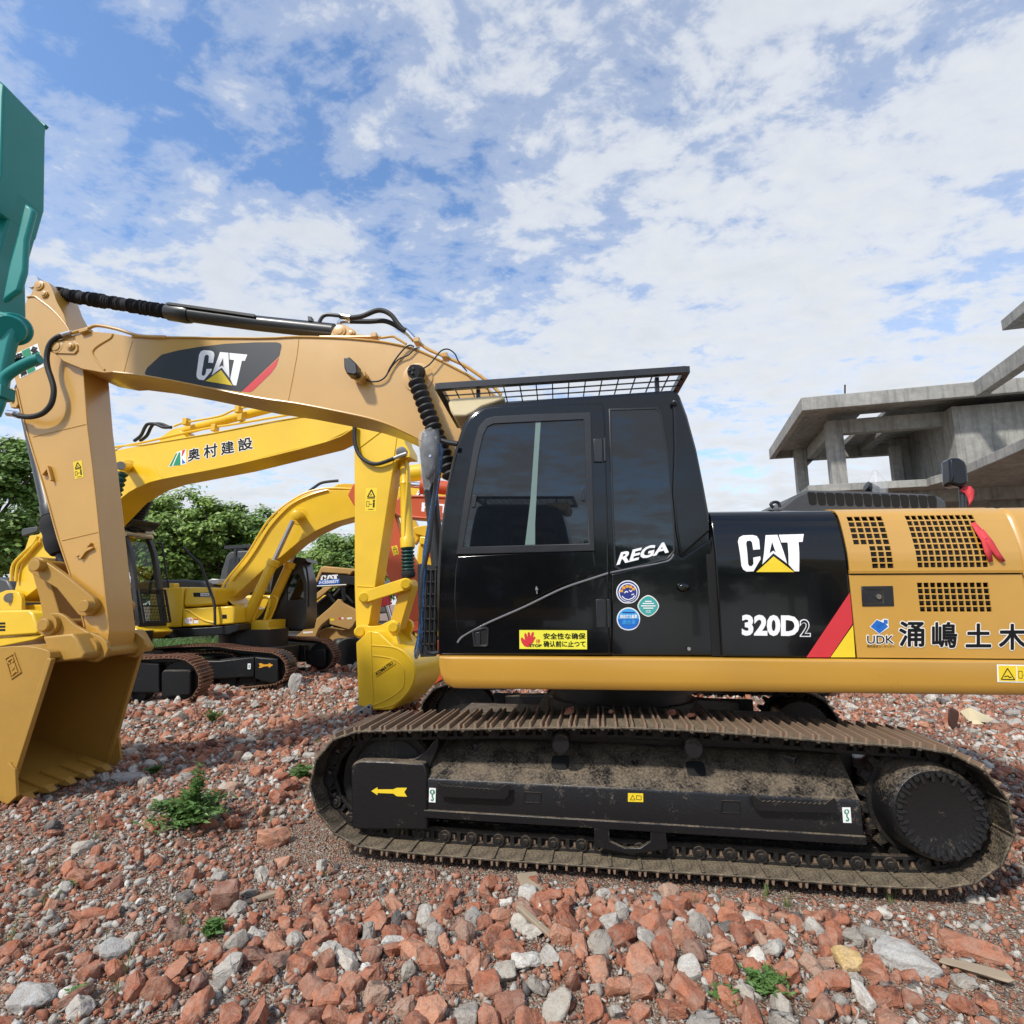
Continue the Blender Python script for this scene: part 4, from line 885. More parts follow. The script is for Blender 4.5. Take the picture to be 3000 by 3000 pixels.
for a in ([(565, 330), (600, 310), (640, 255), (680, 225), (690, 235), (660, 270), (700, 262), (705, 272), (650, 300), (610, 355), (598, 345), (612, 325), (575, 338)],): mb.prism(U.tr('2', a, Vs - .02), Vs - .03, Vs)
obj('guard_bracket', mb, M['tan'], stick)
def pin(z, p, V, r, t, par, nm='pin_cap', mt='tan', seg=28):
    c = U.uw(*conv(z, p), V)
    return obj(nm, MB().axial((c[0], V + .01, c[1]), (c[0], V - t, c[1]), [(0, r), (.9, r), (1, r * .9), (1.0, r * .62), (1.25, r * .62), (1.3, r * .5)], seg), M[mt], par)
pin('1', (297, 225), Vs - .0, .055, .014, stick); pin('1', (340, 290), Vs, .042, .02, stick); pin('1', (432, 688), Vb, .075, .018, boom); pin('1', (545, 688), Vb, .045, .03, boom)
obj('pin_plate', MB().prism(U.tr('1', [(395, 690), (410, 655), (440, 640), (555, 640), (582, 665), (585, 710), (560, 738), (440, 735), (405, 720)], Vb - .012), Vb - .014, Vb + .01), M['tan'], boom, .004)
obj('pin_plate', MB().prism(U.tr('1', [(85, 1010), (105, 998), (125, 1010), (150, 1120), (135, 1150), (95, 1150), (82, 1110)], Vs), Vs - .02, Vs + .02), M['tan'], stick, .006)
pin('1', (100, 1020), Vs, .022, .03, stick); pin('1', (110, 1105), Vs, .022, .02, stick)
obj('hydraulic_hose', MB().tube(U.pts('1', [(465, 602), (425, 618), (385, 655), (362, 705), (352, 775), (362, 850), (385, 920), (403, 985), (404, 1050), (382, 1125), (325, 1185), (245, 1212), (165, 1210), (110, 1192)], Vs - .11), .027), M['rubber'], stick)
obj('hose_fitting', MB().tube(U.pts('1', [(540, 580), (500, 590), (460, 603)], Vs - .10), .030, n=1).tube(U.pts('1', [(150, 1206), (105, 1190), (60, 1186)], Vs - .10), .034, n=1), M['chrome'], stick)
d = Decal(U, '1', Vs); q = [(152, 925), (333, 835), (285, 660), (103, 745)]; B = lambda s, t: bil(q, s, t)
d.poly(q, 'white').poly([B(.34, .02), B(.66, .02), B(.66, .98), B(.34, .98)], 'green', 1).poly([B(.02, .34), B(.98, .34), B(.98, .66), B(.02, .66)], 'green', 1)
for ch, s, t in (('全', .68, .68), ('安', .06, .68), ('第', .06, .04), ('一', .70, .15)):
    h_ = .27 if ch != '一' else .05
    d.text(ch, [B(s, t), B(s + .26, t), B(s + .26, t + h_), B(s, t + h_)], 'ink', 2, 0, 3)
d.done('safety_sticker', stick)
def warn(fr, z, q, V, parent, man=True):
    d = Decal(fr, z, V); B = lambda s, t: bil(q, s, t); d.poly(q, 'sticker_y')
    d.line([B(.18, .60), B(.5, .92), B(.82, .60), B(.18, .60)], .05 * abs(q[0][1] - q[3][1]), 'ink', 1).line([B(.42, .68), B(.55, .72)], .04 * abs(q[0][1] - q[3][1]), 'ink', 1)
    d.line([B(.15, .54), B(.85, .54)], .025 * abs(q[0][1] - q[3][1]), 'ink', 1).line([B(.12, .2), B(.34, .2), B(.34, .42), B(.12, .42), B(.12, .2)], .02 * abs(q[0][1] - q[3][1]), 'ink', 1)
    d.line([B(.38, .3), B(.62, .3)], .03 * abs(q[0][1] - q[3][1]), 'ink', 1).poly([B(.68, .16), B(.84, .16), B(.84, .38), B(.68, .38)], 'ink', 1).disc(B(.76, .44), .05 * abs(q[0][1] - q[3][1]), 'ink', 1, 12).line([B(.3, .08), B(.75, .08)], .03 * abs(q[0][1] - q[3][1]), 'ink', 1)
    return d.done('warning_decal', parent)
warn(U, '1', [(567, 1685), (633, 1669), (619, 1540), (552, 1556)], Vs, stick)
# arm cylinder on top
c0, c1 = U.pt('1', (300, 228), 0), U.pt('4', (640, 305), 0)
P = lambda z, p: U.pt(z, p, 0)
random.seed(5); pr = []; nb = 46
for i in range(nb): pr += [(i / nb, .060 + random.uniform(-.003, .009)), ((i + .55) / nb, .074 + random.uniform(-.006, .008))]
acyl = obj('arm_cylinder', MB().rings([P('1', (1300, 425)), P('1', (1932, 507)), P('4', (590, 312))], [.082, .082, .082], 28), M['black_satin'], EX)
obj('rod_sleeve', MB().axial(P('1', (425, 285)), P('1', (1275, 422)), pr, 26), M['cloth_black'], acyl)
obj('cylinder_head', MB().axial(P('1', (1262, 420)), P('1', (1440, 445)), [(0, .08), (.1, .094), (.85, .098), (1, .09)], 28), M['black_satin'], acyl)
obj('rod_eye', MB().cyl(P('1', (300, 228)) + Vector((0, -.10, 0)), P('1', (300, 228)) + Vector((0, .10, 0)), .075).cyl(P('1', (320, 240)), P('1', (430, 286)), .045), M['chrome'], acyl)
obj('cylinder_strap', MB().prism(U.tr('1', [(1262, 362), (1290, 358), (1932, 448), (1932, 470), (1400, 395), (1270, 375)], -.07), -.1, -.0).prism(U.tr('4', [(398, 205), (428, 210), (432, 245), (400, 240)], -.05), -.08, -.02), M['black_satin'], acyl, .004)
obj('oil_pipe', MB().tube(U.pts('4', [(360, 290), (372, 268), (440, 270), (472, 250), (500, 204), (540, 186), (636, 194)], -.04), .020), M['black_satin'], acyl)
lug = U.tr('4', [(560, 352), (578, 310), (590, 285), (622, 262), (662, 262), (745, 305), (760, 330), (870, 352), (900, 365), (560, 365)], -.14)
obj('cylinder_lug', MB().prism(lug, -.15, -.11).prism(lug, .11, .15), M['tan'], boom, .006); pin('4', (632, 310), -.15, .065, .014, boom); pin('4', (722, 328), -.15, .035, .02, boom)
# bucket cylinder and linkage
b0 = U.pt('p', (66, 1110), 0); b1 = U.pt('2', (258, 402), -.33); b1.y = 0
off = Vector((-.06, 0, 0))
bc = obj('bucket_cylinder', MB().axial(b0, b1, [(0, .05), (.03, .06), (.05, .085), (.68, .085), (.69, .097), (.74, .097), (.75, .05), (1, .05)], 28), M['black_satin'], EX)
obj('rod_sleeve', MB().axial(b0, b1, [(.74, .09), (.76, .12), (.80, .125), (.83, .115), (.86, .125), (.90, .12), (.93, .09)], 22), M['cloth_black'], bc)
def link(z, pa, pb, ra, rb, V0, V1, nm, mid=.75, bend=(0, 0)):
    a = U.uw(*conv(z, pa), V0); b = U.uw(*conv(z, pb), V0); dx, dy = b[0] - a[0], b[1] - a[1]; l = math.hypot(dx, dy); th = math.atan2(dy, dx); ol = []
    for k in range(9): t = th + math.pi / 2 + math.pi * k / 8; ol.append((a[0] + ra * math.cos(t), a[1] + ra * math.sin(t)))
    m = ((a[0] + b[0]) / 2 + bend[0], (a[1] + b[1]) / 2 + bend[1]); rm = min(ra, rb) * mid; nx, ny = math.sin(th), -math.cos(th)
    ol += [(m[0] + nx * rm, m[1] + ny * rm)]
    for k in range(9): t = th - math.pi / 2 + math.pi * k / 8; ol.append((b[0] + rb * math.cos(t), b[1] + rb * math.sin(t)))
    ol += [(m[0] - nx * rm, m[1] - ny * rm)]
    return obj(nm, MB().prism(ol, V0, V1), M['tan_bucket'], EX, .008)
l1 = link('2', (268, 402), (640, 705), .085, .105, -.25, -.19, 'rocker_arm', .85, (.012, .03)); link('2', (268, 402), (640, 705), .085, .105, .19, .25, 'rocker_arm', .85)
l2 = link('2', (290, 402), (405, 850), .085, .09, -.12, .12, 'bucket_link', .9)
obj('link_pin', MB().cyl(U.pt('2', (258, 402), -.33), U.pt('2', (258, 402), -.33) + Vector((0, .66, 0)), .058), M['tan_bucket'], l1, .006); obj('link_pin', MB().cyl(U.pt('2', (625, 710), -.32), U.pt('2', (625, 710), -.32) + Vector((0, .6, 0)), .058), M['tan_bucket'], l1, .006)
# bucket
BV = .56; Bn = -.56
lipB = U.uw(12, 2352, Bn); A_ = U.uw(*conv('2', (378, 1105)), Bn)
back = [U.uw(x, y, Bn) for x, y in [(138, 1905), (60, 1893), (-60, 1905), (-200, 1945), (-300, 2015), (-345, 2100), (-330, 2175), (-260, 2240), (-130, 2296)]]
prof_ = [(A_[0], A_[1])] + back + [lipB]
curve = sm2(prof_, 4)
mb = MB(); inner = []
for i, (u, w) in enumerate(curve):
    p, q = curve[max(i - 1, 0)], curve[min(i + 1, len(curve) - 1)]; l = math.hypot(q[0] - p[0], q[1] - p[1]) or 1; nx, nz = -(q[1] - p[1]) / l, (q[0] - p[0]) / l
    inner.append((u + nx * .025 * 1, w + nz * .025 * 1))
mb.prism(curve + inner[::-1], Bn + .02, BV - .02)
bucket = obj('bucket', mb, M['tan_bucket'], EX, .004)
side = curve; 
obj('bucket_side', MB().prism(side, Bn, Bn + .03), M['tan_bucket'], bucket, .005); obj('bucket_side', MB().prism(side, BV - .03, BV), M['tan_bucket'], bucket, .005)
# rim strips along the mouth edge
e0, e1 = Vector((A_[0], 0, A_[1])), Vector((lipB[0], 0, lipB[1])); dm = (e1 - e0).normalized()
mb = MB()
for v in (Bn + .015, BV - .015): mb.bar(e0 + Vector((0, v, 0)), e1 + Vector((0, v, 0)), .05, .045)
obj('mouth_rim', mb, M['tan_bucket'], bucket, .006)
nn = Vector((-dm.z, 0, dm.x)); bk = Vector((prof_[-2][0] - lipB[0], 0, prof_[-2][1] - lipB[1])).normalized()
yb = Vector((0, 1, 0)); zb = bk.cross(yb); zb = zb if zb.z > 0 else -zb          # along the floor, across, and off its inner face
mb = MB(); mb.obox(e1 + bk * .12 + zb * .022, bk, yb, zb, .15, BV - .01, .014)
obj('lip_plate', mb, M['tan_bucket'], bucket, .004)
nt_ = 5
for k in range(nt_):
    v = Bn + .13 + k * (2 * BV - .26) / (nt_ - 1); mb = MB(); a = e1 + Vector((0, v, 0)) + zb * .03
    mb.obox(a + bk * .08, bk, yb, zb, .13, .055, .03)
    vs = [mb.v(a - bk * .05 + yb * (sy * .05) + zb * (sz * .035)) for sy, sz in ((-1, -1), (1, -1), (1, 1), (-1, 1))]; tp = [mb.v(a - bk * .13 + yb * (sy * .035) + zb * (sz * .008)) for sy, sz in ((-1, -1), (1, -1), (1, 1), (-1, 1))]
    mb.f(vs[::-1]); mb.f(tp)
    for i in range(4): mb.f([vs[i], vs[(i + 1) % 4], tp[(i + 1) % 4], tp[i]])
    me_ = obj1('bucket_tooth', mb, M['tan_bucket'], bucket, .006)
for v in (Bn, BV):
    m_ = e0.lerp(e1, .86) + Vector((0, v, 0)); mb = MB(); ol = [(m_ + dm * a + nn * b) for a, b in ((-.16, -.05), (.1, -.05), (.17, .06), (.08, .12), (-.12, .03))]
    ol = [(p.x, p.z) for p in ol]; obj('side_cutter', mb.prism(ol, v - (.03 if v < 0 else 0), v + (.03 if v > 0 else 0)), M['tan_bucket'], bucket, .004)
ear = [(345, 800), (365, 772), (400, 762), (450, 764), (495, 790), (560, 850), (650, 900), (755, 938), (805, 985), (815, 1035), (790, 1095), (720, 1135), (660, 1128), (625, 1070), (600, 1000), (545, 930), (330, 945)]
mb = MB()
for v in (-.26, .22): mb.prism(U.tr('2', ear, -.26), v, v + .04)
obj('bucket_ear', mb, M['tan_bucket'], bucket, .006)
tq = U.tr('2', [(318, 942), (545, 915), (575, 950), (640, 1070), (620, 1110), (385, 1140), (380, 1095)], -.45)
obj('torque_tube', MB().prism(tq, -.45, .45), M['tan_bucket'], bucket, .02, seg=3)
for z, p in (('2', (690, 1032)), ('2', (390, 850))):
    c = U.pt(z, p, -.26); obj('bucket_pin', MB().axial(c + Vector((0, .5, 0)), c - Vector((0, .10, 0)), [(0, .05), (.84, .05), (.841, .10), (.92, .10), (.921, .062), (.985, .062), (1, .052)], 28), M['tan_bucket'], bucket)
c = U.pt('2', (690, 1032), 0); obj('stick_nose', MB().cyl(c - Vector((0, .2, 0)), c + Vector((0, .2, 0)), .105, seg=32), M['tan_bucket'], stick, .008)
d = Decal(U, '2', Bn); q = [(88, 1262), (166, 1208), (112, 1060), (42, 1100)]
d.mats = []; 
embq = [(95, 1240), (140, 1205), (100, 1085), (52, 1112)]
f_ = lambda ps: [bil([embq[3], embq[0], embq[1], embq[2]], (x - 305) / 376, (631 - y) / 216) for x, y in ps]
mb = MB(); mb.ring(U.tr('2', q, Bn), U.tr('2', [(93, 1250), (156, 1206), (108, 1072), (50, 1106)], Bn), Bn - .010, Bn + .002)
for g in (CAT_C, CAT_A, CAT_T): mb.prism(U.tr('2', f_(g), Bn), Bn - .010, Bn + .002)
obj('cast_logo', mb, M['tan_bucket'], bucket, smooth=False)
# mirror on its pole at the front corner of the cab
mir = U.tr('4', [(1262, 1075), (1300, 1065), (1340, 1090), (1362, 1150), (1366, 1260), (1350, 1360), (1320, 1430), (1290, 1435), (1262, 1330), (1250, 1200), (1252, 1110)], -1.50)
mirror = obj('side_mirror', MB().prism(mir, -1.53, -1.47), M['black_satin'], EX, .02, seg=3)
obj('mirror_glass_bolt', MB().disc(U.uw(*conv('4', (1315, 1253)), -1.53), -1.54, -1.52, .010, 12), M['chrome'], mirror)
obj('mirror_pole', MB().tube(U.pts('4', [(1368, 1050), (1378, 1120), (1380, 1220), (1362, 1400), (1335, 1640), (1305, 1932)] , -1.46) + U.pts('5', [(820, 800), (806, 1000), (800, 1180), (800, 1290)], -1.46), .014).tube(U.pts('4', [(1380, 1130), (1450, 1150), (1520, 1160)], -1.44), .02, n=1), M['black_satin'], EX)
# --- things hung on the machine
def sheet(name, pts, mt, thick=.004, sub=True):
    mb = MB(); n = len(pts)
    return mb
def bag(name, label, cat, ctr, rad, frame, seed, mt, parent=None):
    """crumpled plastic skin round a chain of points"""
    random.seed(seed); mb = MB(); mb.rings(ctr, rad, 14)
    for v in mb.bm.verts:
        v.co += Vector((random.uniform(-1, 1), random.uniform(-1, 1), random.uniform(-1, 1))) * .009
    o = obj(name, mb, mt, None, ang=80); o.location = (frame.o[0], frame.o[1], 0); o.rotation_euler.z = -frame.a
    return tag(o, label, cat)
bag('plastic_bag', 'clear plastic bag pulled over the side mirror at the front of the black cab', 'plastic bag', U.pts('4', [(1300, 1052), (1302, 1075), (1306, 1130), (1308, 1220), (1306, 1320), (1302, 1400), (1296, 1450), (1290, 1505)], -1.50), [.03, .060, .072, .074, .070, .056, .034, .012], U, 3, M['clear'])
bag('plastic_film', 'torn strip of blue plastic film wound down the mirror pole beside the cab', 'plastic film', U.pts('4', [(1385, 1165), (1392, 1200), (1388, 1300), (1372, 1420)], -1.46) + U.pts('5', [(838, 640), (822, 800), (806, 1000), (803, 1150), (800, 1250), (780, 1340), (765, 1395)], -1.46), [.016, .024, .018, .015, .0155, .0155, .0155, .018, .0155, .024, .008], U, 4, M['bluefilm'])
bag('plastic_wrap', 'scrap of clear plastic wrap standing on the exhaust above the engine cowl', 'plastic wrap', [ex0 + Vector((.03, 0, z)) for z in (-.03, .05, .12, .19)], [.07, .075, .05, .008], U, 8, M['clear'])
def ribbon(name, label, strips, th=.004):
    mb = MB()
    for st in strips:
        pv = None
        for p, wd in st:
            a, b = mb.v(p + wd), mb.v(p - wd)
            if pv: mb.f([pv[0], pv[1], b, a])
            pv = (a, b)
    o = obj(name, mb, M['cloth_red'], None, ang=60); o.location = (U.o[0], U.o[1], 0); o.rotation_euler.z = -U.a
    m = o.modifiers.new('solid', 'SOLIDIFY'); m.thickness = th
    return tag(o, label, 'ribbon')
M['cloth_red'] = plain('red_cloth', (.66, .05, .06), .7)
def on(p, lift=.012):
    V = NV
    for _ in range(4): u, w = U.uw(*conv('s2', p), V); V = vprof(w) - .012
    return Vector((u, V - lift, w))
wv = Vector((.022, 0, .008))
ribbon('red_ribbon', 'red ribbon hanging in two tails from the tan engine grille', [[(on((1632, 352), .02), wv * .6), (on((1660, 400), .03), wv), (on((1690, 450), .03), wv * .9), (on((1715, 510), .02), wv), (on((1735, 572), .02), wv * .5)], [(on((1665, 395), .035), wv * .8), (on((1720, 465), .03), wv), (on((1770, 530), .02), wv * .8), (on((1806, 572), .02), wv * .5)]])
pp = U.pts('s3', [(1492, 1402), (1530, 1410), (1555, 1440), (1560, 1490), (1545, 1525)], .96); w2 = Vector((.03, 0, .03))
ribbon('red_cloth', 'red cloth strip tied around the post of the rear black mirror', [[(pp[0], w2), (pp[1], w2 * 1.2), (pp[2], w2 * 1.3), (pp[3], w2), (pp[4], w2 * .6)]])
# ---------------------------------------------------------------- machines parked behind
def bgtrack(fr, root, z, near, v0, ext=None, wd=.6, nm='track', rot=0.0, left=None):
    """near: traced near edge of the shoes, clockwise from the top left round the right end to the bottom left"""
    p = fr.tr(z, near, v0)
    if left:                                    # hidden rear end: carried on to a rounded end
        (u0, w0), (u1, w1) = p[0], p[-1]; r = abs(w0 - w1) / 2; k = left
        p = p + [(u1 - k, w1 + .0), (u1 - k - r * .75, w1 + r * .45), (u0 - k - r, (w0 + w1) / 2), (u0 - k - r * .75, w0 - r * .45), (u0 - k, w0)]
    c = catmull([(u, 0, w) for u, w in p], 8, True); sg = [(c[(i + 1) % len(c)] - c[i]).length for i in range(len(c))]; tl = sum(sg); n = round(tl / .19)
    def at(s):
        s %= tl
        for i, l in enumerate(sg):
            if s <= l: return c[i].lerp(c[(i + 1) % len(c)], s / l if l else 0)
            s -= l
        return c[0]
    mb = MB()
    for i in range(n):
        a, b = at(tl * i / n), at(tl * (i + 1) / n); t = (b - a).normalized(); q = Vector((-t.z, 0, t.x)); h = tl / n / 2; m = (a + b) / 2; y = Vector((0, 1, 0))
        mb.mi = 0; e = m - q * .008; mb.obox(Vector((e.x, v0 + wd / 2, e.z)), t, y, q, h * 1.0, wd / 2, .006)
        for x in (-h * .8, -h * .05, h * .7):
            mb.mi = 1; e = m + t * x + q * .012; mb.obox(Vector((e.x, v0 + wd / 2, e.z)), t, y, q, .009, wd / 2 - .003, .014)
        mb.mi = 2
        for yy in (wd * .33, wd * .66): e = m - q * .055; mb.obox(Vector((e.x, v0 + yy, e.z)), t, y, q, h * 1.02, .018, .035)
        e = m - q * .05 - t * h; mb.cyl((e.x, v0 + wd * .30, e.z), (e.x, v0 + wd * .70, e.z), .032, seg=8)
    o = obj(nm, mb, [M['rust_shoe'], M['grouser2'], M['track_dark']], root, smooth=False); o.rotation_euler.z = rot; return o, p
M['grouser2'] = plain('rust_brown_steel', (.24, .12, .075), .7)
def part(root, nm, fr, z, ol, v0, v1, mt='komatsu', bevel=.012, rot=0.0, tv=None, **k):
    o = obj(nm, MB().prism(fr.tr(z, ol, v0 if tv is None else tv), v0, v1), M[mt], root, bevel, **k); o.rotation_euler.z = rot; return o
def cylr(root, nm, fr, z, a, b, V, rb, rr, split, mt='komatsu', rod='chrome', V1=None):
    p, q = fr.pt(z, a, V), fr.pt(z, b, V if V1 is None else V1)
    o = obj(nm, MB().axial(p, q, [(0, rb * .8), (.02, rb), (split - .06, rb), (split - .055, rb * 1.22), (split, rb * 1.22), (split + .004, rb * .6)], 20), M[mt], root)
    obj('rod', MB().axial(p.lerp(q, split), q, [(0, rr), (1, rr)], 16), M[rod], o); return o
# ======== yellow excavator whose boom carries the owner's lettering
O2 = (-7.86, 11.09); T2 = Frame(O2, R(-8)); U2 = Frame(O2, R(15)); rt2 = U2.a - T2.a
E2 = thing('crawler_excavator', 'yellow excavator with black lettering on its boom, bucket standing left of the black cab', 'excavator', U2, 'yellow excavators parked in the row behind')
tr2, pp2 = bgtrack(T2, E2, 'a', [(160, 412), (300, 405), (450, 408), (540, 438), (598, 500), (620, 570), (612, 650), (570, 718), (480, 765), (300, 800), (20, 838)], -1.45, left=2.6, rot=rt2)
c = tr2.copy(); COL.objects.link(c); c.parent = E2; c.location = Matrix.Rotation(rt2, 3, 'Z') @ Vector((0, 2.25, -.1))
for ol, v0, v1 in (([(-600, 470), (110, 440), (290, 455), (300, 690), (60, 690), (-600, 760)], -1.40, -.95), ([(310, 530), (330, 505), (520, 505), (545, 520), (545, 690), (530, 708), (310, 725)], -1.43, -1.0), ([(330, 458), (480, 455), (430, 500), (350, 498)], -1.25, -1.0)):
    part(E2, 'track_frame', T2, 'a', ol, v0, v1, 'track_dark', .02, rt2)
o = obj('idler_wheel', MB().disc(T2.uw(*conv('a', (470, 590)), -1.3), -1.28, -1.0, .36, 36), M['track_dark'], E2, .02); o.rotation_euler.z = rt2
o = obj('track_roller', MB().disc(T2.uw(*conv('a', (130, 705)), -1.3), -1.3, -1.0, .12, 20).disc(T2.uw(*conv('a', (250, 700)), -1.3), -1.3, -1.0, .12, 20), M['track_dark'], E2, .02); o.rotation_euler.z = rt2
obj('swing_base', MB().axial((0, 0, .35), (0, 0, 1.2), [(0, .9), (.5, .9), (.51, .7), (1, .7)], 40), M['track_dark'], E2)
# house
bx2 = part(E2, 'tool_box', U2, 'd', [(-260, 1200), (0, 1190), (320, 1185), (370, 1222), (432, 1420), (415, 1462), (0, 1490), (-260, 1505)], -1.25, -.4, 'komatsu', .04)
for k in range(3): obj('vent_slot', MB().prism(U2.tr('d', [(-60, 1328 + k * 37), (58, 1326 + k * 37), (60, 1350 + k * 37), (-60, 1352 + k * 37)], -1.252), -1.255, -1.24), M['hole'], bx2, smooth=False)
part(E2, 'deck_edge', U2, 'd', [(-300, 1512), (0, 1500), (490, 1462), (470, 1490), (380, 1530), (0, 1605), (-300, 1640)], -1.2, -.5, 'komatsu', .03)
part(E2, 'foot_bracket', U2, 'd', [(-100, 1000), (0, 990), (60, 965), (130, 960), (205, 985), (240, 1050), (245, 1190), (-100, 1195)], -.42, -.34, 'komatsu', .012)
obj('foot_pin', MB().axial(U2.pt('d', (115, 1050), -.42), U2.pt('d', (115, 1050), -.46), [(0, .10), (.8, .10), (.81, .06), (1, .06)], 24), M['steel'], E2)
part(E2, 'deck', U2, 'd', [(-500, 1130), (250, 1130), (570, 1122), (600, 1180), (520, 1305), (-500, 1310)], -.2, 1.2, 'komatsu_b', .02)
part(E2, 'rear_hood', U2, 'd', [(-1200, 830), (-20, 812), (80, 840), (140, 950), (140, 1200), (-1200, 1250)], .0, 1.3, 'greyhood', .05)
# boom
bm2 = [('3', (1900, 247)), ('3', (1740, 205)), ('3', (1500, 183)), ('3', (830, 308)), ('3', (310, 395)), ('3', (90, 437)), ('2', (560, -120)), ('2', (290, 168)), ('d', (330, 345)), ('d', (290, 470)), ('d', (215, 740)), ('d', (165, 960)), ('d', (120, 1100)), ('d', (240, 1080)), ('d', (500, 880)), ('d', (900, 420)), ('3', (140, 800)), ('3', (300, 702)), ('3', (450, 652)), ('3', (1000, 545)), ('3', (1690, 372)), ('3', (1890, 275))]
bo2 = obj('boom', MB().prism([U2.uw(*conv(*q), -.3) for q in bm2], -.3, .28), M['komatsu'], E2, .015)
mb = MB().tube([U2.pt(*q, -.305) for q in bm2[0:7]], .014, 8, 3); mb.tube([U2.pt(*q, -.305) for q in bm2[15:22]], .014, 8, 3); mb.tube(U2.pts('3', [(325, 410), (450, 640)], -.30), .012, 6, 1)
obj('weld_seams', mb, M['komatsu'], bo2)
obj('boom_cylinder', MB().axial(U2.pt('3', (200, 565), -.3), U2.pt('3', (135, 550), -.72), [(0, .17), (.08, .15), (.1, .085), (.6, .085), (.62, .09), (.95, .09), (1, .08)], 24), M['komatsu'], E2)
obj('pin_face', MB().axial(U2.pt('3', (140, 552), -.70), U2.pt('3', (138, 551), -.74), [(0, .08), (1, .075)], 24), M['steel'], E2)
obj('rod_bellows', bellows(U2.pt('3', (150, 600), -.6), U2.pt('3', (20, 1050), -.7), .105, 12, .035), M['green_rubber'], E2)
obj('rod_bellows', bellows(U2.pt('3', (330, 800), .5), U2.pt('3', (190, 1085), .55), .15, 14, .035), M['rubber'], E2)
obj('cylinder_barrel', MB().cyl(U2.pt('3', (205, 1060), .55), U2.pt('3', (90, 1330), .6), .15), M['komatsu'], E2)
obj('arm_cylinder', MB().axial(U2.pt('3', (570, 300), -.0), U2.pt('3', (1500, 60), -.0), [(0, .06), (.03, .085), (.9, .085), (1, .085)], 20), M['komatsu'], bo2)
part(bo2, 'cylinder_lug', U2, '3', [(440, 335), (520, 280), (560, 265), (590, 285), (640, 345), (600, 360), (430, 375)], -.2, .2, 'komatsu', .01)
for pts, r in (([(540, 255), (620, 228), (880, 180), (1000, 130), (1200, 85)], .02), ([(90, 412), (300, 378), (560, 318), (840, 262), (1000, 238), (1500, 152)], .023)):
    obj('oil_pipe', MB().tube(U2.pts('3', pts, -.2), r, 8), M['komatsu'], bo2)
for c in ((635, 222), (1030, 130), (850, 268), (1050, 190)):
    q = U2.pt('3', c, -.2); obj('pipe_clamp', MB().obox(q, Vector((1, 0, 0)), Vector((0, 1, 0)), Vector((0, 0, 1)), .05, .06, .07), M['komatsu_b'], bo2, .01)
for k, dx in enumerate((0, 45)): obj('hydraulic_hose', MB().tube(U2.pts('3', [(240 + dx, 365), (290 + dx, 325), (320 + dx, 265), (345 + dx, 238), (400 + dx, 238), (460 + dx, 262), (520, 262)], -.1 + k * .1), .032, 8), M['rubber'], bo2)
d = Decal(U2, '3', -.3)
for ch, q in (('奥', [(648, 522), (735, 500), (735, 415), (648, 432)]), ('村', [(768, 500), (865, 478), (865, 382), (768, 400)]), ('建', [(898, 472), (995, 452), (988, 362), (898, 380)]), ('設', [(1028, 445), (1134, 422), (1128, 335), (1024, 352)])):
    d.text(ch, q, 'pale_line', 0, 0, 8).text(ch, q, 'ink', 1, 0, 2.5)
d.poly([(498, 562), (560, 450), (632, 425), (634, 540), (600, 545), (500, 562)], 'pale_line', 0).poly([(506, 556), (556, 460), (568, 456), (524, 556)], 'green', 1).poly([(534, 553), (578, 452), (588, 450), (590, 548)], 'green', 1).poly([(598, 480), (604, 436), (628, 430), (606, 478)], 'red', 1).poly([(602, 500), (630, 532), (602, 538)], 'blue', 1)
d.done('owner_lettering', bo2)
# stick and bucket
st2 = [('4', (735, 1010)), ('4', (760, 960)), ('4', (900, 940)), ('4', (1064, 1000)), ('c', (700, 90)), ('c', (720, 180)), ('c', (775, 280)), ('c', (780, 350)), ('c', (700, 350)), ('c', (620, 390)), ('c', (580, 510)), ('c', (490, 1100)), ('c', (375, 1850)), ('5', (440, 1150)), ('5', (400, 1230)), ('5', (345, 1200)), ('5', (335, 900)), ('4', (742, 1250))]
st2 = [q for q in st2]
k2 = obj('stick', MB().prism([U2.uw(*conv(*q), -.2) for q in st2], -.2, .12), M['komatsu'], E2, .012)
mb = MB().tube([U2.pt('c', q, -.203) for q in ((190, 250), (470, 40))], .012, 6, 1); mb.tube([U2.pt('c', q, -.203) for q in ((630, 90), (590, 380), (575, 520))], .012, 6, 2); mb.tube([U2.pt('c', q, -.203) for q in ((180, 1805), (365, 1815))], .010, 6, 1)
obj('weld_seams', mb, M['komatsu'], k2)
obj('hydraulic_hose', MB().tube(U2.pts('c', [(150, -20), (148, 120), (170, 250), (220, 340), (310, 405), (400, 422), (490, 400), (600, 358)], -.28), .036, 8), M['rubber'], k2)
obj('hose_fitting', MB().tube(U2.pts('c', [(600, 358), (680, 325), (740, 305)], -.28), .034, 8), M['steel'], k2)
obj('pin_face', MB().axial(U2.pt('c', (682, 290), -.2), U2.pt('c', (682, 290), -.26), [(0, .10), (.9, .095), (1, .08)], 20), M['steel'], k2)
d = warn(U2, 'c', [(268, 958), (395, 958), (408, 692), (278, 692)], -.2, k2)
bcy = obj('bucket_cylinder', MB().axial(U2.pt('c', (710, 345), -.02), U2.pt('c', (752, 1370), -.02), [(0, .06), (.08, .085), (.12, .092), (.28, .092), (.3, .105), (.32, .092), (.88, .105), (.9, .125), (1, .125)], 20), M['komatsu'], E2)
obj('rod_bellows', bellows(U2.pt('c', (750, 1360), -.02), U2.pt('c', (756, 1640), -.02), .115, 7, .035), M['green_rubber'], bcy)
obj('rod_cover', MB().axial(U2.pt('c', (756, 1630), -.02), U2.pt('c', (760, 1710), -.02), [(0, .10), (.3, .12), (.7, .12), (1, .10)], 16), M['cloth_black'], bcy)
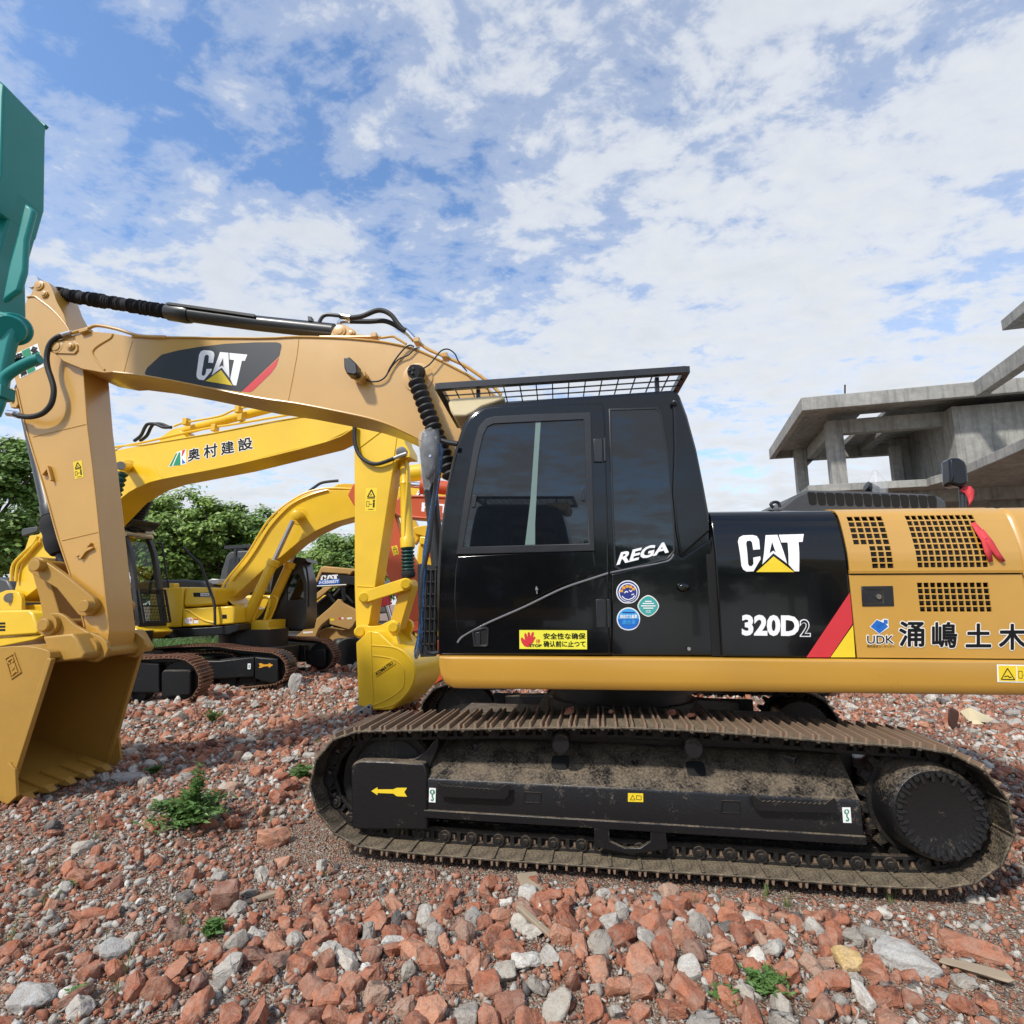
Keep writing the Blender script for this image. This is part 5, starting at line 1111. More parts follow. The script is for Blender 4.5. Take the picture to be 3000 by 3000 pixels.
obj('oil_pipe', MB().tube(U2.pts('c', [(735, 360), (745, 640), (720, 1000), (715, 1300)], -.12), .020, 8), M['komatsu'], bcy)
def lk(root, fr, z, a, b, r, V0, V1, nm, mt):
    A, B = fr.uw(*conv(z, a), V0), fr.uw(*conv(z, b), V0); th = math.atan2(B[1] - A[1], B[0] - A[0]); ol = []
    for k in range(9): t = th + math.pi / 2 + math.pi * k / 8; ol.append((A[0] + r * math.cos(t), A[1] + r * math.sin(t)))
    for k in range(9): t = th - math.pi / 2 + math.pi * k / 8; ol.append((B[0] + r * math.cos(t), B[1] + r * math.sin(t)))
    return obj(nm, MB().prism(ol, V0, V1), M[mt], root, .012)
lk(E2, U2, '5', (400, 965), (692, 872), .10, -.26, -.20, 'rocker_arm', 'komatsu'); lk(E2, U2, '5', (400, 965), (692, 872), .10, .20, .26, 'rocker_arm', 'komatsu'); lk(E2, U2, '5', (705, 880), (620, 1165), .105, -.12, .12, 'bucket_link', 'komatsu_b')
for z, p in (('5', (400, 965)), ('5', (695, 870))): obj('link_pin', MB().axial(U2.pt(z, p, .3), U2.pt(z, p, -.30), [(0, .085), (.95, .085), (1, .07)], 20), M['komatsu'], E2)
Vk = -.52
bk2 = [(352, 1275), (345, 1250), (345, 1760), (460, 1800), (600, 1745), (700, 1668), (755, 1580), (770, 1490), (750, 1415), (700, 1350), (630, 1312), (560, 1270), (470, 1180)]
bk2 = [('b', (735, 1140)), ('b', (765, 1880)), ('b', (950, 1932)), ('b', (1150, 1932)), ('b', (1290, 1800)), ('b', (1400, 1660)), ('b', (1442, 1500)), ('b', (1410, 1350)), ('b', (1300, 1230)), ('b', (1180, 1180)), ('b', (1000, 1010)), ('b', (880, 1000)), ('b', (790, 1090))]
sid = [U2.uw(*conv(*q), Vk) for q in bk2]; b2 = obj('bucket', MB().prism([sid[0], sid[1], sid[2]] + sm2(sid[3:10], 4) + sid[10:], Vk, .52), M['komatsu'], E2, .015)
mb = MB()
mb.tube(U2.pts('b', [(920, 1170), (1180, 1195), (1300, 1260), (1395, 1370), (1425, 1500), (1390, 1640), (1290, 1780), (1150, 1880), (950, 1915)], Vk), .012, 6, 3); mb.tube(U2.pts('b', [(930, 1290), (1160, 1325), (1270, 1400), (1305, 1510), (1290, 1660), (1180, 1760), (1000, 1855), (950, 1865)], Vk), .012, 6, 3); mb.tube(U2.pts('b', [(912, 1010), (925, 1500), (945, 1930)], Vk), .010, 6, 2)
obj('side_ribs', mb, M['komatsu'], b2)
for V in (-.30, .22): obj('bucket_ear', MB().prism(U2.tr('b', [(720, 985), (745, 940), (800, 925), (900, 945), (1020, 935), (1130, 880), (1185, 872), (1230, 905), (1240, 970), (1210, 1050), (1240, 1160), (1100, 1100), (960, 1050), (880, 1050), (800, 1080), (755, 1090), (725, 1040)], -.3), V, V + .08), M['komatsu'], b2, .01)
for p in ((775, 1008), (1170, 955)): obj('bucket_pin', MB().axial(U2.pt('b', p, -.2), U2.pt('b', p, -.36), [(0, .085), (.9, .085), (1, .07)], 24), M['komatsu'], b2)
d = Decal(U2, 'b', Vk - .01); obj('name_plate', MB().prism(U2.tr('b', [(942, 1492), (1170, 1318), (1208, 1390), (978, 1545)], Vk), Vk - .012, Vk + .01), M['komatsu'], b2, .006)
d = Decal(U2, 'b', Vk - .013); d.text('KOMATSU', [(982, 1528), (1176, 1392), (1158, 1356), (966, 1490)], 'ink', 0, .04); d.done('lettering', b2)
for k in range(4):
    u, w = U2.uw(*conv('b', (840, 1900)), Vk); v = Vk + .02 + k * .30; mb = MB()
    mb.prism([(u - .2, w + .0), (u + .12, w + .1), (u + .16, w - .02), (u - .02, w - .16), (u - .24, w - .16)], v, v + .10); obj('bucket_tooth', mb, M['steel'], b2, .01)
obj('side_cutter', MB().prism(U2.tr('5', [(310, 1865), (322, 1795), (440, 1722), (458, 1738), (458, 1790), (345, 1872)], -.56), -.58, -.52), M['steel'], b2, .01)
obj('bolt_hole', MB().disc(U2.uw(*conv('5', (384, 1778)), -.58), -.584, -.575, .02, 12), M['hole'], b2); obj('bolt_hole', MB().disc(U2.uw(*conv('5', (436, 1742)), -.58), -.584, -.575, .02, 12), M['hole'], b2)
# cab: corner posts, roof, floor and green tinted panes one can see through; the front faces right
va, vb = .32, .98
RE = U2.tr('e', [(330, 372), (398, 560), (452, 900), (505, 1320)], vb)
off_ = lambda ol, d: [(u - d, w) for u, w in ol]
cb2 = obj('cab', MB().prism(U2.tr('e', [(-560, 385), (352, 385), (345, 345), (290, 332), (-560, 332)], vb), va, vb), M['black_satin'], E2, .02)
for v in (va, vb - .09):
    obj('corner_post', MB().prism(RE + off_(RE, .11)[::-1], v, v + .09), M['black_satin'], cb2, .01)
    obj('corner_post', MB().prism(off_(RE, 1.45) + off_(RE, 1.56)[::-1], v, v + .09), M['black_satin'], cb2, .01)
wsill = U2.uw(*conv('e', (440, 985)), vb); wbot = U2.uw(*conv('e', (500, 1330)), vb)
obj('window_sill', MB().box(wsill[0] - .10, wsill[0] - .02, va + .09, vb - .09, wsill[1] - .04, wsill[1] + .03), M['black_satin'], cb2, .008)
obj('cab_base', MB().box(wbot[0] - 1.6, wbot[0], va, vb, wbot[1] - .12, wbot[1] + .04), M['black_satin'], cb2, .01)
gl_ = off_(RE, .06)
mb = MB(); pr_ = None
for u, w in gl_:
    a_, b_ = mb.v((u, va + .08, w)), mb.v((u, vb - .08, w))
    if pr_: mb.f([pr_[0], pr_[1], b_, a_])
    pr_ = (a_, b_)
obj('windscreen', mb, M['glass_see'], cb2, smooth=False)
mb = MB(); pr_ = None
for u, w in off_(RE, 1.5):
    a_, b_ = mb.v((u, va + .08, w)), mb.v((u, vb - .08, w))
    if pr_: mb.f([pr_[0], pr_[1], b_, a_])
    pr_ = (a_, b_)
obj('rear_window', mb, M['glass_see'], cb2, smooth=False)
obj('operator_seat', MB().prism([(wsill[0] - 1.2, wbot[1]), (wsill[0] - .7, wbot[1]), (wsill[0] - .7, wbot[1] + .45), (wsill[0] - 1.05, wbot[1] + .5), (wsill[0] - 1.12, wbot[1] + 1.15), (wsill[0] - 1.25, wbot[1] + 1.15)], .6, 1.05), M['rubber'], cb2, .04)
part(cb2, 'roof_visor', U2, 'e', [(-200, 178), (210, 168), (438, 206), (400, 262), (330, 300), (140, 325), (-200, 325)], va, vb, 'black_satin', .02, tv=vb)
for v in (.55, .95): q = U2.pt('e', (300, 300), vb); q.y = v; obj('work_light', MB().obox(q, Vector((1, 0, .1)).normalized(), Vector((0, 1, 0)), Vector((-.1, 0, 1)).normalized(), .05, .11, .07), M['steel'], cb2, .02)
part(cb2, 'cab_roof', U2, 'e', [(-400, 322), (300, 318), (345, 345), (352, 385), (300, 388), (-400, 388)], va - .01, vb + .01, 'cream', .02, tv=vb)
mb = MB(); GA = off_([RE[2], RE[3]], -.10); gp = lambda s, t: Vector((GA[0][0] + (GA[1][0] - GA[0][0]) * t, va + .02 + (vb - va - .04) * s, GA[0][1] - .12 + (GA[1][1] - GA[0][1] + .12) * t))
for k in range(19): mb.bar(gp(k / 18, 0), gp(k / 18, 1), .03 if k in (0, 18) else .008, up=(1, 0, 0))
for k in range(11): mb.bar(gp(0, k / 10), gp(1, k / 10), .03 if k in (0, 5, 10) else .008, up=(1, 0, 0))
obj('front_guard', mb, M['rubber'], cb2, smooth=False)
part(E2, 'cab_floor', U2, 'e', [(-300, 1400), (480, 1352), (575, 1425), (460, 1500), (240, 1512), (-300, 1520)], va - .1, vb, 'komatsu', .02, tv=vb)
obj('mirror_pole', MB().tube(U2.pts('e', [(370, 440), (430, 430), (455, 520), (480, 700), (520, 950), (548, 1190), (545, 1225)], 1.35), .022, 8).tube(U2.pts('e', [(690, 480), (770, 570), (870, 660), (920, 780), (980, 950), (1035, 1120), (1042, 1375)], 1.4), .028, 8), M['rubber'], cb2)
part(cb2, 'side_mirror', U2, 'e', [(490, 1240), (560, 1235), (630, 1350), (600, 1370), (490, 1365)], 1.32, 1.45, 'steel', .03)
obj('round_mirror', MB().axial(U2.pt('e', (70, 850), .3), U2.pt('e', (70, 850), .45), [(0, .05), (.3, .15), (.7, .17), (1, .14)], 20), M['white'], cb2)
part(E2, 'grey_mirror', U2, 'd', [(235, 290), (260, 262), (415, 238), (418, 300), (330, 330), (245, 355)], -.9, -.85, 'greyhood', .02)
obj('oil_pipe', MB().tube(U2.pts('d', [(128, 860), (135, 740), (165, 650), (280, 530), (380, 440), (430, 350)], -.36), .032, 8).tube(U2.pts('d', [(180, 860), (190, 740), (215, 660), (300, 570), (440, 410)], -.36), .032, 8), M['komatsu'], bo2)

# ======== second yellow excavator in the row
O3 = (-6.1, 13.4); U3 = Frame(O3, R(0))
E3 = thing('crawler_excavator', 'yellow excavator with boom raised in an arch and orange arrow on its track frame', 'excavator', U3, 'yellow excavators parked in the row behind')
bgtrack(U3, E3, 'a', [(60, 410), (180, 348), (330, 325), (600, 310), (760, 313), (900, 335), (1100, 354), (1225, 368), (1285, 408), (1322, 470), (1318, 545), (1285, 592), (1200, 625), (1000, 650), (780, 668), (300, 690), (120, 650), (40, 540)], -1.45)
bgtrack(U3, E3, 'a', [(700, 330), (900, 262), (1200, 242), (1450, 258), (1600, 272), (1660, 308), (1700, 380), (1690, 440), (1640, 498), (1560, 518), (1440, 528), (900, 545), (740, 500)], .9)
for ol, v0, v1 in (([(200, 430), (780, 430), (1060, 400), (1060, 560), (780, 575), (200, 600)], -1.42, -.9), ([(1065, 400), (1250, 418), (1255, 600), (1200, 612), (1110, 590), (1065, 570)], -1.44, -1.0), ([(780, 420), (1080, 380), (1240, 395), (1240, 425), (1060, 420), (780, 445)], -1.3, -.95)): part(E3, 'track_frame', U3, 'a', ol, v0, v1, 'track_dark', .02)
obj('idler_wheel', MB().disc(U3.uw(*conv('a', (1215, 490)), -1.3), -1.28, -1.0, .36, 36), M['track_dark'], E3, .02)
for x in (820, 880, 980, 1040): obj('track_roller', MB().disc(U3.uw(*conv('a', (x, 590)), -1.3), -1.3, -1.0, .10, 16), M['track_dark'], E3)
for ol in ([(1150, 300), (1300, 295), (1470, 310), (1480, 440), (1150, 440)], [(1480, 345), (1640, 335), (1640, 480), (1590, 490), (1480, 455)]): part(E3, 'track_frame', U3, 'a', ol, .95, 1.3, 'track_dark', .02)
obj('idler_wheel', MB().disc(U3.uw(*conv('a', (1610, 395)), 1.1), 1.1, 1.4, .36, 36), M['track_dark'], E3, .02)
d = Decal(U3, 'a', -1.445); d.poly([(1216, 464), (1180, 448), (1180, 458), (1140, 460), (1120, 450), (1098, 452), (1108, 470), (1098, 488), (1120, 486), (1140, 476), (1180, 474), (1180, 488)], 'orangev'); d.done('arrow_decal', E3)
d = Decal(U3, 'a', -1.425); d.poly([(1010, 452), (1034, 452), (1032, 498), (1008, 498)], 'white').line([(1021, 462), (1021, 488)], 8, 'green', 1); d.done('hook_decal', E3)
obj('swing_base', MB().axial((0, 0, .35), (0, 0, 1.15), [(0, 1.0), (.5, 1.0), (.51, .75), (1, .75)], 40), M['track_dark'], E3)
hs = -1.12
part(E3, 'rear_panel', U3, 'e', [(300, 950), (450, 938), (690, 925), (680, 1150), (662, 1380), (560, 1385), (300, 1390)], hs, .9, 'komatsu', .03)
eh = part(E3, 'engine_hood', U3, 'e', [(690, 1150), (685, 1100), (700, 960), (720, 925), (1000, 930), (1030, 940), (1030, 1130), (800, 1150)], hs - .03, .2, 'komatsu', .05)
part(eh, 'hood_handle', U3, 'e', [(795, 990), (985, 990), (985, 1040), (800, 1038)], hs - .036, hs, 'ink', .004); d = Decal(U3, 'e', hs - .037); d.poly([(880, 997), (980, 997), (980, 1030), (880, 1030)], 'white'); d.text('KOMATSU', [(888, 1024), (974, 1024), (974, 1006), (888, 1006)], 'ink', 1, .04); d.done('lettering', eh)
p1 = part(E3, 'side_door', U3, 'e', [(678, 1172), (1038, 1150), (1040, 1360), (672, 1375)], hs - .02, .0, 'komatsu', .025)
d = Decal(U3, 'e', hs - .021); d.poly([(700, 1290), (740, 1272), (790, 1275), (792, 1340), (720, 1342), (700, 1320)], 'white').text('注意', [(720, 1315), (785, 1315), (785, 1285), (720, 1285)], 'red', 1).poly([(805, 1286), (856, 1286), (856, 1338), (805, 1338)], 'white').poly([(805, 1286), (856, 1286), (856, 1300), (805, 1300)], 'red', 1); d.done('caution_decal', p1)
obj('door_crease', MB().tube(U3.pts('e', [(705, 1180), (760, 1200), (830, 1250), (930, 1305), (1030, 1328)], hs - .025), .022, 8), M['komatsu'], p1)
p2 = part(E3, 'side_door', U3, 'e', [(1050, 1150), (1235, 1140), (1262, 1180), (1265, 1340), (1050, 1362)], hs - .02, .0, 'komatsu', .03); part(p2, 'door_latch', U3, 'e', [(1122, 1240), (1172, 1237), (1175, 1282), (1124, 1285)], hs - .03, hs, 'ink', .006)
d = Decal(U3, 'e', hs - .002); d.text('PC200', [(500, 1105), (632, 1092), (636, 1066), (504, 1078)], 'white', 0, .04); 
part(E3, 'deck_rail', U3, 'e', [(250, 1405), (570, 1400), (1040, 1375), (1310, 1345), (1312, 1420), (1200, 1465), (1050, 1470), (460, 1510), (250, 1512)], hs + .02, -.5, 'track_dark', .02)
part(E3, 'deck', U3, 'e', [(250, 1400), (1300, 1350), (1300, 1440), (250, 1500)], -.5, 1.25, 'track_dark', .02)
part(E3, 'front_mount', U3, 'e', [(1030, 1000), (1110, 1000), (1195, 1070), (1215, 1130), (1290, 1120), (1400, 1180), (1420, 1290), (1300, 1345), (1260, 1340), (1240, 1140), (1030, 1135)], -.55, .45, 'komatsu', .02)
ft3 = part(E3, 'cylinder_mount', U3, 'e', [(1320, 1330), (1400, 1305), (1560, 1300), (1650, 1300), (1640, 1400), (1672, 1412), (1560, 1440), (1300, 1465), (1225, 1462), (1320, 1420)], -.5, .5, 'komatsu', .02)
part(E3, 'grey_cowl', U3, 'e', [(60, 930), (120, 880), (250, 855), (450, 845), (700, 842), (880, 855), (930, 900), (930, 960), (60, 980)], -.6, .8, 'greyhood', .06)
part(E3, 'stack_cap', U3, 'e', [(960, 850), (1010, 830), (1090, 835), (1090, 900), (980, 900)], -.2, .2, 'steel', .02); part(E3, 'fuel_cap', U3, 'e', [(522, 880), (582, 882), (582, 960), (522, 960)], -1.1, -.9, 'komatsu', .02)
b3 = [('3', (1960, 738)), ('3', (1700, 735)), ('3', (1560, 756)), ('3', (1460, 800)), ('3', (1350, 880)), ('3', (1270, 965)), ('3', (1180, 1095)), ('3', (1100, 1225)), ('3', (960, 1400)), ('e', (1140, 975)), ('e', (1130, 1010)), ('e', (1190, 1080)), ('e', (1215, 1075)), ('e', (1640, 690)), ('3', (1350, 1240)), ('3', (1480, 1130)), ('3', (1600, 1050)), ('3', (1750, 982)), ('3', (1920, 936)), ('3', (2100, 915)), ('3', (2300, 920)), ('3', (2300, 760))]
bo3 = obj('boom', MB().prism([U3.uw(*conv(*q), -.3) for q in b3], -.3, .3), M['komatsu'], E3, .015)
for z, pt_ in (('3', (1465, 925)),): obj('pin_boss', MB().axial(U3.pt(z, (1490, 935), -.3), U3.pt(z, (1462, 925), -.62), [(0, .22), (.06, .20), (.07, .115), (.6, .11), (.62, .115), (.95, .115), (1, .09)], 24), M['komatsu'], bo3)
obj('oil_pipe', MB().tube(U3.pts('3', [(1890, 728), (1700, 722), (1560, 748), (1440, 808), (1330, 888), (1240, 980), (1160, 1110), (1080, 1240), (940, 1410), (900, 1490)], -.25), .026, 8, 3).tube(U3.pts('3', [(1700, 735), (1580, 770), (1450, 830), (1360, 905), (1260, 1020), (1180, 1150), (1100, 1270), (980, 1420)], -.33), .022, 8, 3), M['komatsu'], bo3)
obj('hydraulic_hose', MB().tube(U3.pts('3', [(1560, 745), (1600, 715), (1660, 680), (1780, 665)], -.1), .035, 8), M['rubber'], bo3)
part(bo3, 'cylinder_lug', U3, '3', [(1700, 735), (1750, 705), (1780, 688), (1830, 685), (1920, 690), (1920, 735)], -.2, .2, 'komatsu_b', .02)
cylr(E3, 'boom_cylinder', U3, 'e', (1390, 1310), (1925, 175), -.55, .115, .055, .60)
cylr(E3, 'boom_cylinder', U3, 'e', (1600, 1310), (2080, 250), .45, .115, .055, .62)
obj('hydraulic_hose', MB().tube(U3.pts('e', [(1470, 1340), (1540, 1300), (1600, 1230), (1650, 1150)], -.3), .05, 8), M['rubber'], E3)
obj('oil_pipe', MB().tube(U3.pts('e', [(1470, 1310), (1530, 1160), (1570, 1060), (1620, 1045), (1660, 1080), (1640, 1180), (1600, 1300)], -.5), .028, 8).tube(U3.pts('e', [(1660, 1300), (1720, 1160), (1745, 1060), (1700, 1030)], -.2), .028, 8), M['komatsu'], E3)
# its cab on the far side
cz = [(1270, 1480), (1300, 1330), (1400, 1260), (1480, 1240), (1500, 1270), (1540, 1430), (1540, 1700), (1520, 1790), (1270, 1790)]; iz = [(1395, 1545), (1390, 1400), (1420, 1385), (1470, 1370), (1490, 1380), (1515, 1440), (1520, 1535), (1522, 1560), (1395, 1570)]
cb3 = obj('cab', MB().ring(U3.tr('3', cz, .55), U3.tr('3', iz, .55), .55, 1.3), M['black_satin'], E3, .015); obj('window_glass', MB().prism(U3.tr('3', iz, .58), .58, .585), M['glass'], cb3, smooth=False)
part(cb3, 'roof_visor', U3, '3', [(1460, 1240), (1530, 1250), (1550, 1280), (1500, 1272)], .5, 1.3, 'black_satin', .01)
d = Decal(U3, '3', .545); d.poly([(1274, 1725), (1322, 1722), (1322, 1748), (1274, 1750)], 'white').poly([(1326, 1720), (1362, 1718), (1362, 1738), (1326, 1740)], 'white'); d.done('white_decal', cb3)
obj('mirror_pole', MB().tube(U3.pts('3', [(1500, 1275), (1535, 1310), (1555, 1450), (1555, 1620)], .5), .025, 8), M['rubber'], cb3)

# ======== third excavator further back: only the black cab shows
O4 = (-6.6, 18.5); U4 = Frame(O4, 0)
E4 = thing('crawler_excavator', 'rearmost excavator, only its dark cab with flat roof guard showing behind the arched boom', 'excavator', U4, 'yellow excavators parked in the row behind')
oc = [(1070, 985), (1110, 750), (1170, 560), (1220, 522), (1300, 510), (1600, 500), (1640, 560), (1660, 990)]; ic = [(1150, 985), (1180, 760), (1205, 620), (1230, 590), (1290, 580), (1320, 600), (1310, 700), (1200, 960)]
cb4 = part(E4, 'cab', U4, 'e', oc, -.6, .9, 'greyhood', .06); part(cb4, 'window_glass', U4, 'e', ic, -.62, -.58, 'glass', .01)
mb = MB(); a, b = U4.pt('e', (1160, 478), -.6), U4.pt('e', (1560, 455), -.6)
for v in (0, .7, 1.4): mb.bar(a + Vector((0, v, 0)), b + Vector((0, v, 0)), .10)
for t in (.0, .3, .6, 1): q = a.lerp(b, t); mb.bar(q, q + Vector((0, 1.4, 0)), .08, up=(0, 0, 1))
for t in (.3, .9): q = a.lerp(b, t); mb.bar(q, q + Vector((0, 0, -.5)), .07)
obj('roof_guard', mb, M['black_satin'], cb4)
hz = U4.uw(*conv('e', (1000, 990)), -.9)
obj('house', MB().box(-3.2, 1.4, -1.2, 1.3, 1.05, 2.0), M['komatsu_b'], E4, .08); obj('undercarriage', MB().box(-2.2, 1.6, -1.3, -.7, 0, .9).box(-2.2, 1.6, .7, 1.3, 0, .9).box(-1, .6, -.7, .7, .4, 1.06), M['track_dark'], E4, .25)

# ======== dusty tan loader
O5 = (-4.3, 17.4); U5 = Frame(O5, 0)
E5 = thing('track_loader', 'dusty tan loader with black engine side and blue number plate, behind the yellow bucket arm', 'loader', U5)
part(E5, 'engine_hood', U5, 'b', [(322, 248), (350, 233), (690, 264), (1100, 290), (1100, 360), (700, 300), (660, 348), (640, 332), (322, 312)], -1.0, .9, 'loader_tan', .03)
part(E5, 'hood_post', U5, 'b', [(318, 250), (335, 310), (250, 482), (205, 605), (355, 486), (455, 480), (300, 610), (185, 700), (175, 590), (230, 470)], -1.0, -.85, 'loader_tan', .02)
es_ = part(E5, 'engine_side', U5, 'b', [(320, 314), (640, 334), (662, 350), (1000, 380), (1000, 470), (620, 455), (250, 470)], -.96, .85, 'black_satin', .02)
d = Decal(U5, 'b', -.962); cat_mark(d, [(308, 420), (522, 404), (524, 335), (318, 345)], 0, 'ink', False); d.poly([(290, 405), (543, 383), (543, 440), (292, 456)], 'blue', 2).text('3-CE500577', [(300, 446), (534, 432), (534, 396), (302, 412)], 'white', 3, .03).line([(255, 470), (622, 452)], 10, 'white', 1); d.done('number_plate', es_)
part(E5, 'engine_block', U5, 'b', [(150, 800), (230, 690), (400, 560), (560, 470), (1000, 470), (1000, 800), (560, 800), (400, 950), (140, 980)], -.7, .8, 'track_dark', .06)
for a, b_, r in (((400, 540), (480, 660), .05), ((590, 480), (600, 640), .07), ((480, 590), (560, 500), .06), ((600, 560), (700, 670), .04), ((530, 480), (600, 600), .03)): obj('lift_rod', MB().cyl(U5.pt('b', a, -.9), U5.pt('b', b_, -.9), r, seg=12), M['track_dark'], E5)
part(E5, 'lift_arm', U5, 'b', [(500, 650), (520, 625), (550, 630), (575, 668), (720, 745), (1000, 800), (1000, 900), (730, 890), (700, 945), (655, 988), (425, 920), (420, 855), (330, 930), (290, 990), (262, 1072), (20, 1070), (430, 720)], -1.35, -1.15, 'loader_tan', .02)
part(E5, 'lift_arm', U5, 'b', [(500, 650), (520, 625), (550, 630), (575, 668), (720, 745), (1000, 800), (1000, 900), (730, 890), (700, 945), (655, 988), (425, 920), (420, 855), (330, 930), (290, 990), (262, 1072), (20, 1070), (430, 720)], .8, 1.0, 'loader_tan', .02)
part(E5, 'bucket', U5, 'b', [(300, 1000), (380, 960), (560, 1000), (700, 940), (900, 940), (900, 1240), (735, 1260), (690, 1312), (640, 1290), (560, 1200), (430, 1100), (300, 1090)], -1.1, 1.1, 'loader_tan', .03)
obj('track_roller', MB().disc(U5.uw(*conv('b', (660, 1250)), -1.2), -1.25, -.8, .42, 32).disc(U5.uw(*conv('b', (1000, 1230)), -1.2), -1.25, -.8, .42, 32), M['track_dark'], E5, .04)
wz5 = U5.uw(*conv('b', (660, 1400)), -1.2)
obj('track_frame', MB().box(-.9, 3.0, -1.2, -.75, 0.02, .8).box(-.9, 3.0, .75, 1.2, 0.02, .8).box(-.6, 2.6, -.75, .75, .4, 1.2), M['track_dark'], E5, .2)
d = Decal(U5, 'b', -1.352); d.poly([(112, 1010), (228, 1002), (230, 1022), (114, 1032)], 'pale_line').poly([(530, 842), (590, 840), (590, 862), (530, 864)], 'red').poly([(565, 841), (590, 840), (590, 862), (565, 863)], 'white', 1).poly([(630, 842), (690, 838), (690, 860), (630, 864)], 'pale_line').poly([(432, 855), (480, 852), (480, 878), (434, 882)], 'sticker_y'); d.done('decals', E5)

# ======== orange-red excavator facing left
O6 = (1.0, 12.3); U6 = Frame(O6, R(3))
E6 = thing('crawler_excavator', 'orange red excavator whose boom with white lettering disappears behind the black cab', 'excavator', U6)
bo6 = obj('boom', MB().prism(U6.tr('c', [(70, 772), (138, 640), (300, 700), (585, 845), (660, 802), (800, 788), (1170, 798), (1700, 830), (2400, 1000), (2900, 1500), (3000, 2000), (2700, 2000), (2500, 1500), (2100, 1180), (1600, 1080), (1135, 1048), (800, 1022), (660, 1000), (580, 938), (300, 920), (148, 905)], -.3), -.3, .3), M['orange'], E6, .02)
obj('boom_lip', MB().tube(U6.pts('c', [(580, 940), (660, 1002), (800, 1022), (1135, 1048), (1600, 1080)], -.31), .03, 8, 2).tube(U6.pts('c', [(660, 800), (800, 788), (1170, 798), (1700, 830)], -.31), .025, 8, 2), M['orange'], bo6)
d = Decal(U6, 'c', -.3); d.text('HITACHI', [(905, 960), (1700, 1020), (1704, 920), (912, 856)], 'white', 0, .035); d.done('lettering', bo6)
ac6 = cylr(E6, 'arm_cylinder', U6, 'c', (1700, 740), (600, 640), 0, .16, .07, .72, 'orange')
st6 = obj('stick', MB().prism([U6.uw(*conv(*q), -.2) for q in [('c', (560, 980)), ('c', (600, 990)), ('c', (690, 1280)), ('c', (870, 1600)), ('b', (1480, 520)), ('b', (1560, 800)), ('b', (1560, 1040)), ('b', (1480, 1045)), ('b', (1330, 972)), ('b', (1240, 720)), ('b', (1165, 470)), ('b', (1080, 270)), ('c', (500, 1500)), ('c', (530, 1350)), ('c', (568, 1080))]], -.2, .2), M['orange'], E6, .015)
warn(U6, 'c', [(590, 1462), (652, 1440), (630, 1340), (566, 1358)], -.2, st6)
bk6 = obj('bucket', MB().prism(U6.tr('p', [(1240, 1890), (1330, 1860), (1370, 1920), (1340, 1970), (1290, 1995), (1233, 2034), (1190, 2058), (1175, 2050), (1245, 1970)], -.6), -.6, .6), M['orange'], E6, .02)
cylr(E6, 'bucket_cylinder', U6, 'b', (1060, 560), (1150, 870), -.25, .10, .055, .45, 'red')
lk(E6, U6, 'b', (1330, 960), (1500, 940), .10, -.25, -.15, 'bucket_link', 'orange')
obj('house', MB().box(2.0, 5.2, -1.3, 1.3, 1.1, 2.1), M['orange'], E6, .08); obj('undercarriage', MB().box(1.4, 5.2, -1.4, -.8, .0, .9).box(1.4, 5.2, .8, 1.4, .0, .9).box(2.6, 4.2, -.8, .8, .4, 1.1), M['track_dark'], E6, .25)

# ======== another yellow excavator behind the orange one
O7 = (1.0, 19.0); U7 = Frame(O7, 0)
E7 = thing('crawler_excavator', 'yellow excavator behind the orange boom, with a round black character on a white patch', 'excavator', U7, 'yellow excavators parked in the row behind')
bo7 = obj('boom', MB().prism(U7.tr('c', [(300, 700), (605, 690), (1200, 655), (1900, 720), (2600, 1100), (2900, 1900), (2600, 1900), (2300, 1250), (1800, 960), (1170, 880), (610, 870), (300, 860)], -.35), -.35, .35), M['komatsu'], E7, .02)
cylr(E7, 'arm_cylinder', U7, 'c', (1250, 470), (560, 560), 0, .30, .12, .88)
d = Decal(U7, 'c', -.35); d.disc((902, 765), 50, 'white').text('右', [(868, 800), (938, 800), (938, 722), (868, 722)], 'ink', 1, 0, 2).text('有', [(612, 800), (668, 800), (668, 742), (612, 742)], 'ink', 1, 0, 2).text('一', [(740, 780), (800, 780), (800, 772), (740, 772)], 'ink', 1, 0, 2); d.done('lettering', bo7)
obj('house', MB().box(2.4, 6, -1.3, 1.3, 1.1, 2.2), M['komatsu'], E7, .08); obj('undercarriage', MB().box(1.6, 5.8, -1.4, -.8, 0, .95).box(1.6, 5.8, .8, 1.4, 0, .95).box(3, 5, -.8, .8, .4, 1.1), M['track_dark'], E7, .25)
O8 = (.6, 16.8); U8 = Frame(O8, 0)
E8 = thing('wheel_loader', 'dull yellow machine with a folded arm showing under the orange boom beside the black cab', 'loader', U8)
part(E8, 'lift_arm', U8, 'c', [(810, 1150), (850, 1130), (1000, 1110), (1600, 1120), (1600, 1260), (1105, 1250), (940, 1240), (835, 1215)], -.3, .3, 'komatsu_b', .02)
part(E8, 'folded_arm', U8, 'c', [(680, 1030), (830, 1050), (870, 1140), (890, 1250), (830, 1330), (700, 1260)], -.2, .2, 'komatsu_b', .02)
part(E8, 'body_panel', U8, 'c', [(890, 1240), (1105, 1260), (1600, 1280), (1600, 1380), (1100, 1360), (880, 1330)], -.5, .5, 'komatsu', .03)
part(E8, 'body_panel', U8, 'c', [(870, 1320), (1100, 1372), (1600, 1400), (1600, 2600), (830, 2600), (830, 1700)], -.4, .6, 'komatsu_b', .04)
part(E8, 'orange_panel', U8, 'c', [(960, 1420), (1080, 1380), (1600, 1390), (1600, 1700), (1050, 1560)], -.45, -.38, 'orange', .03)
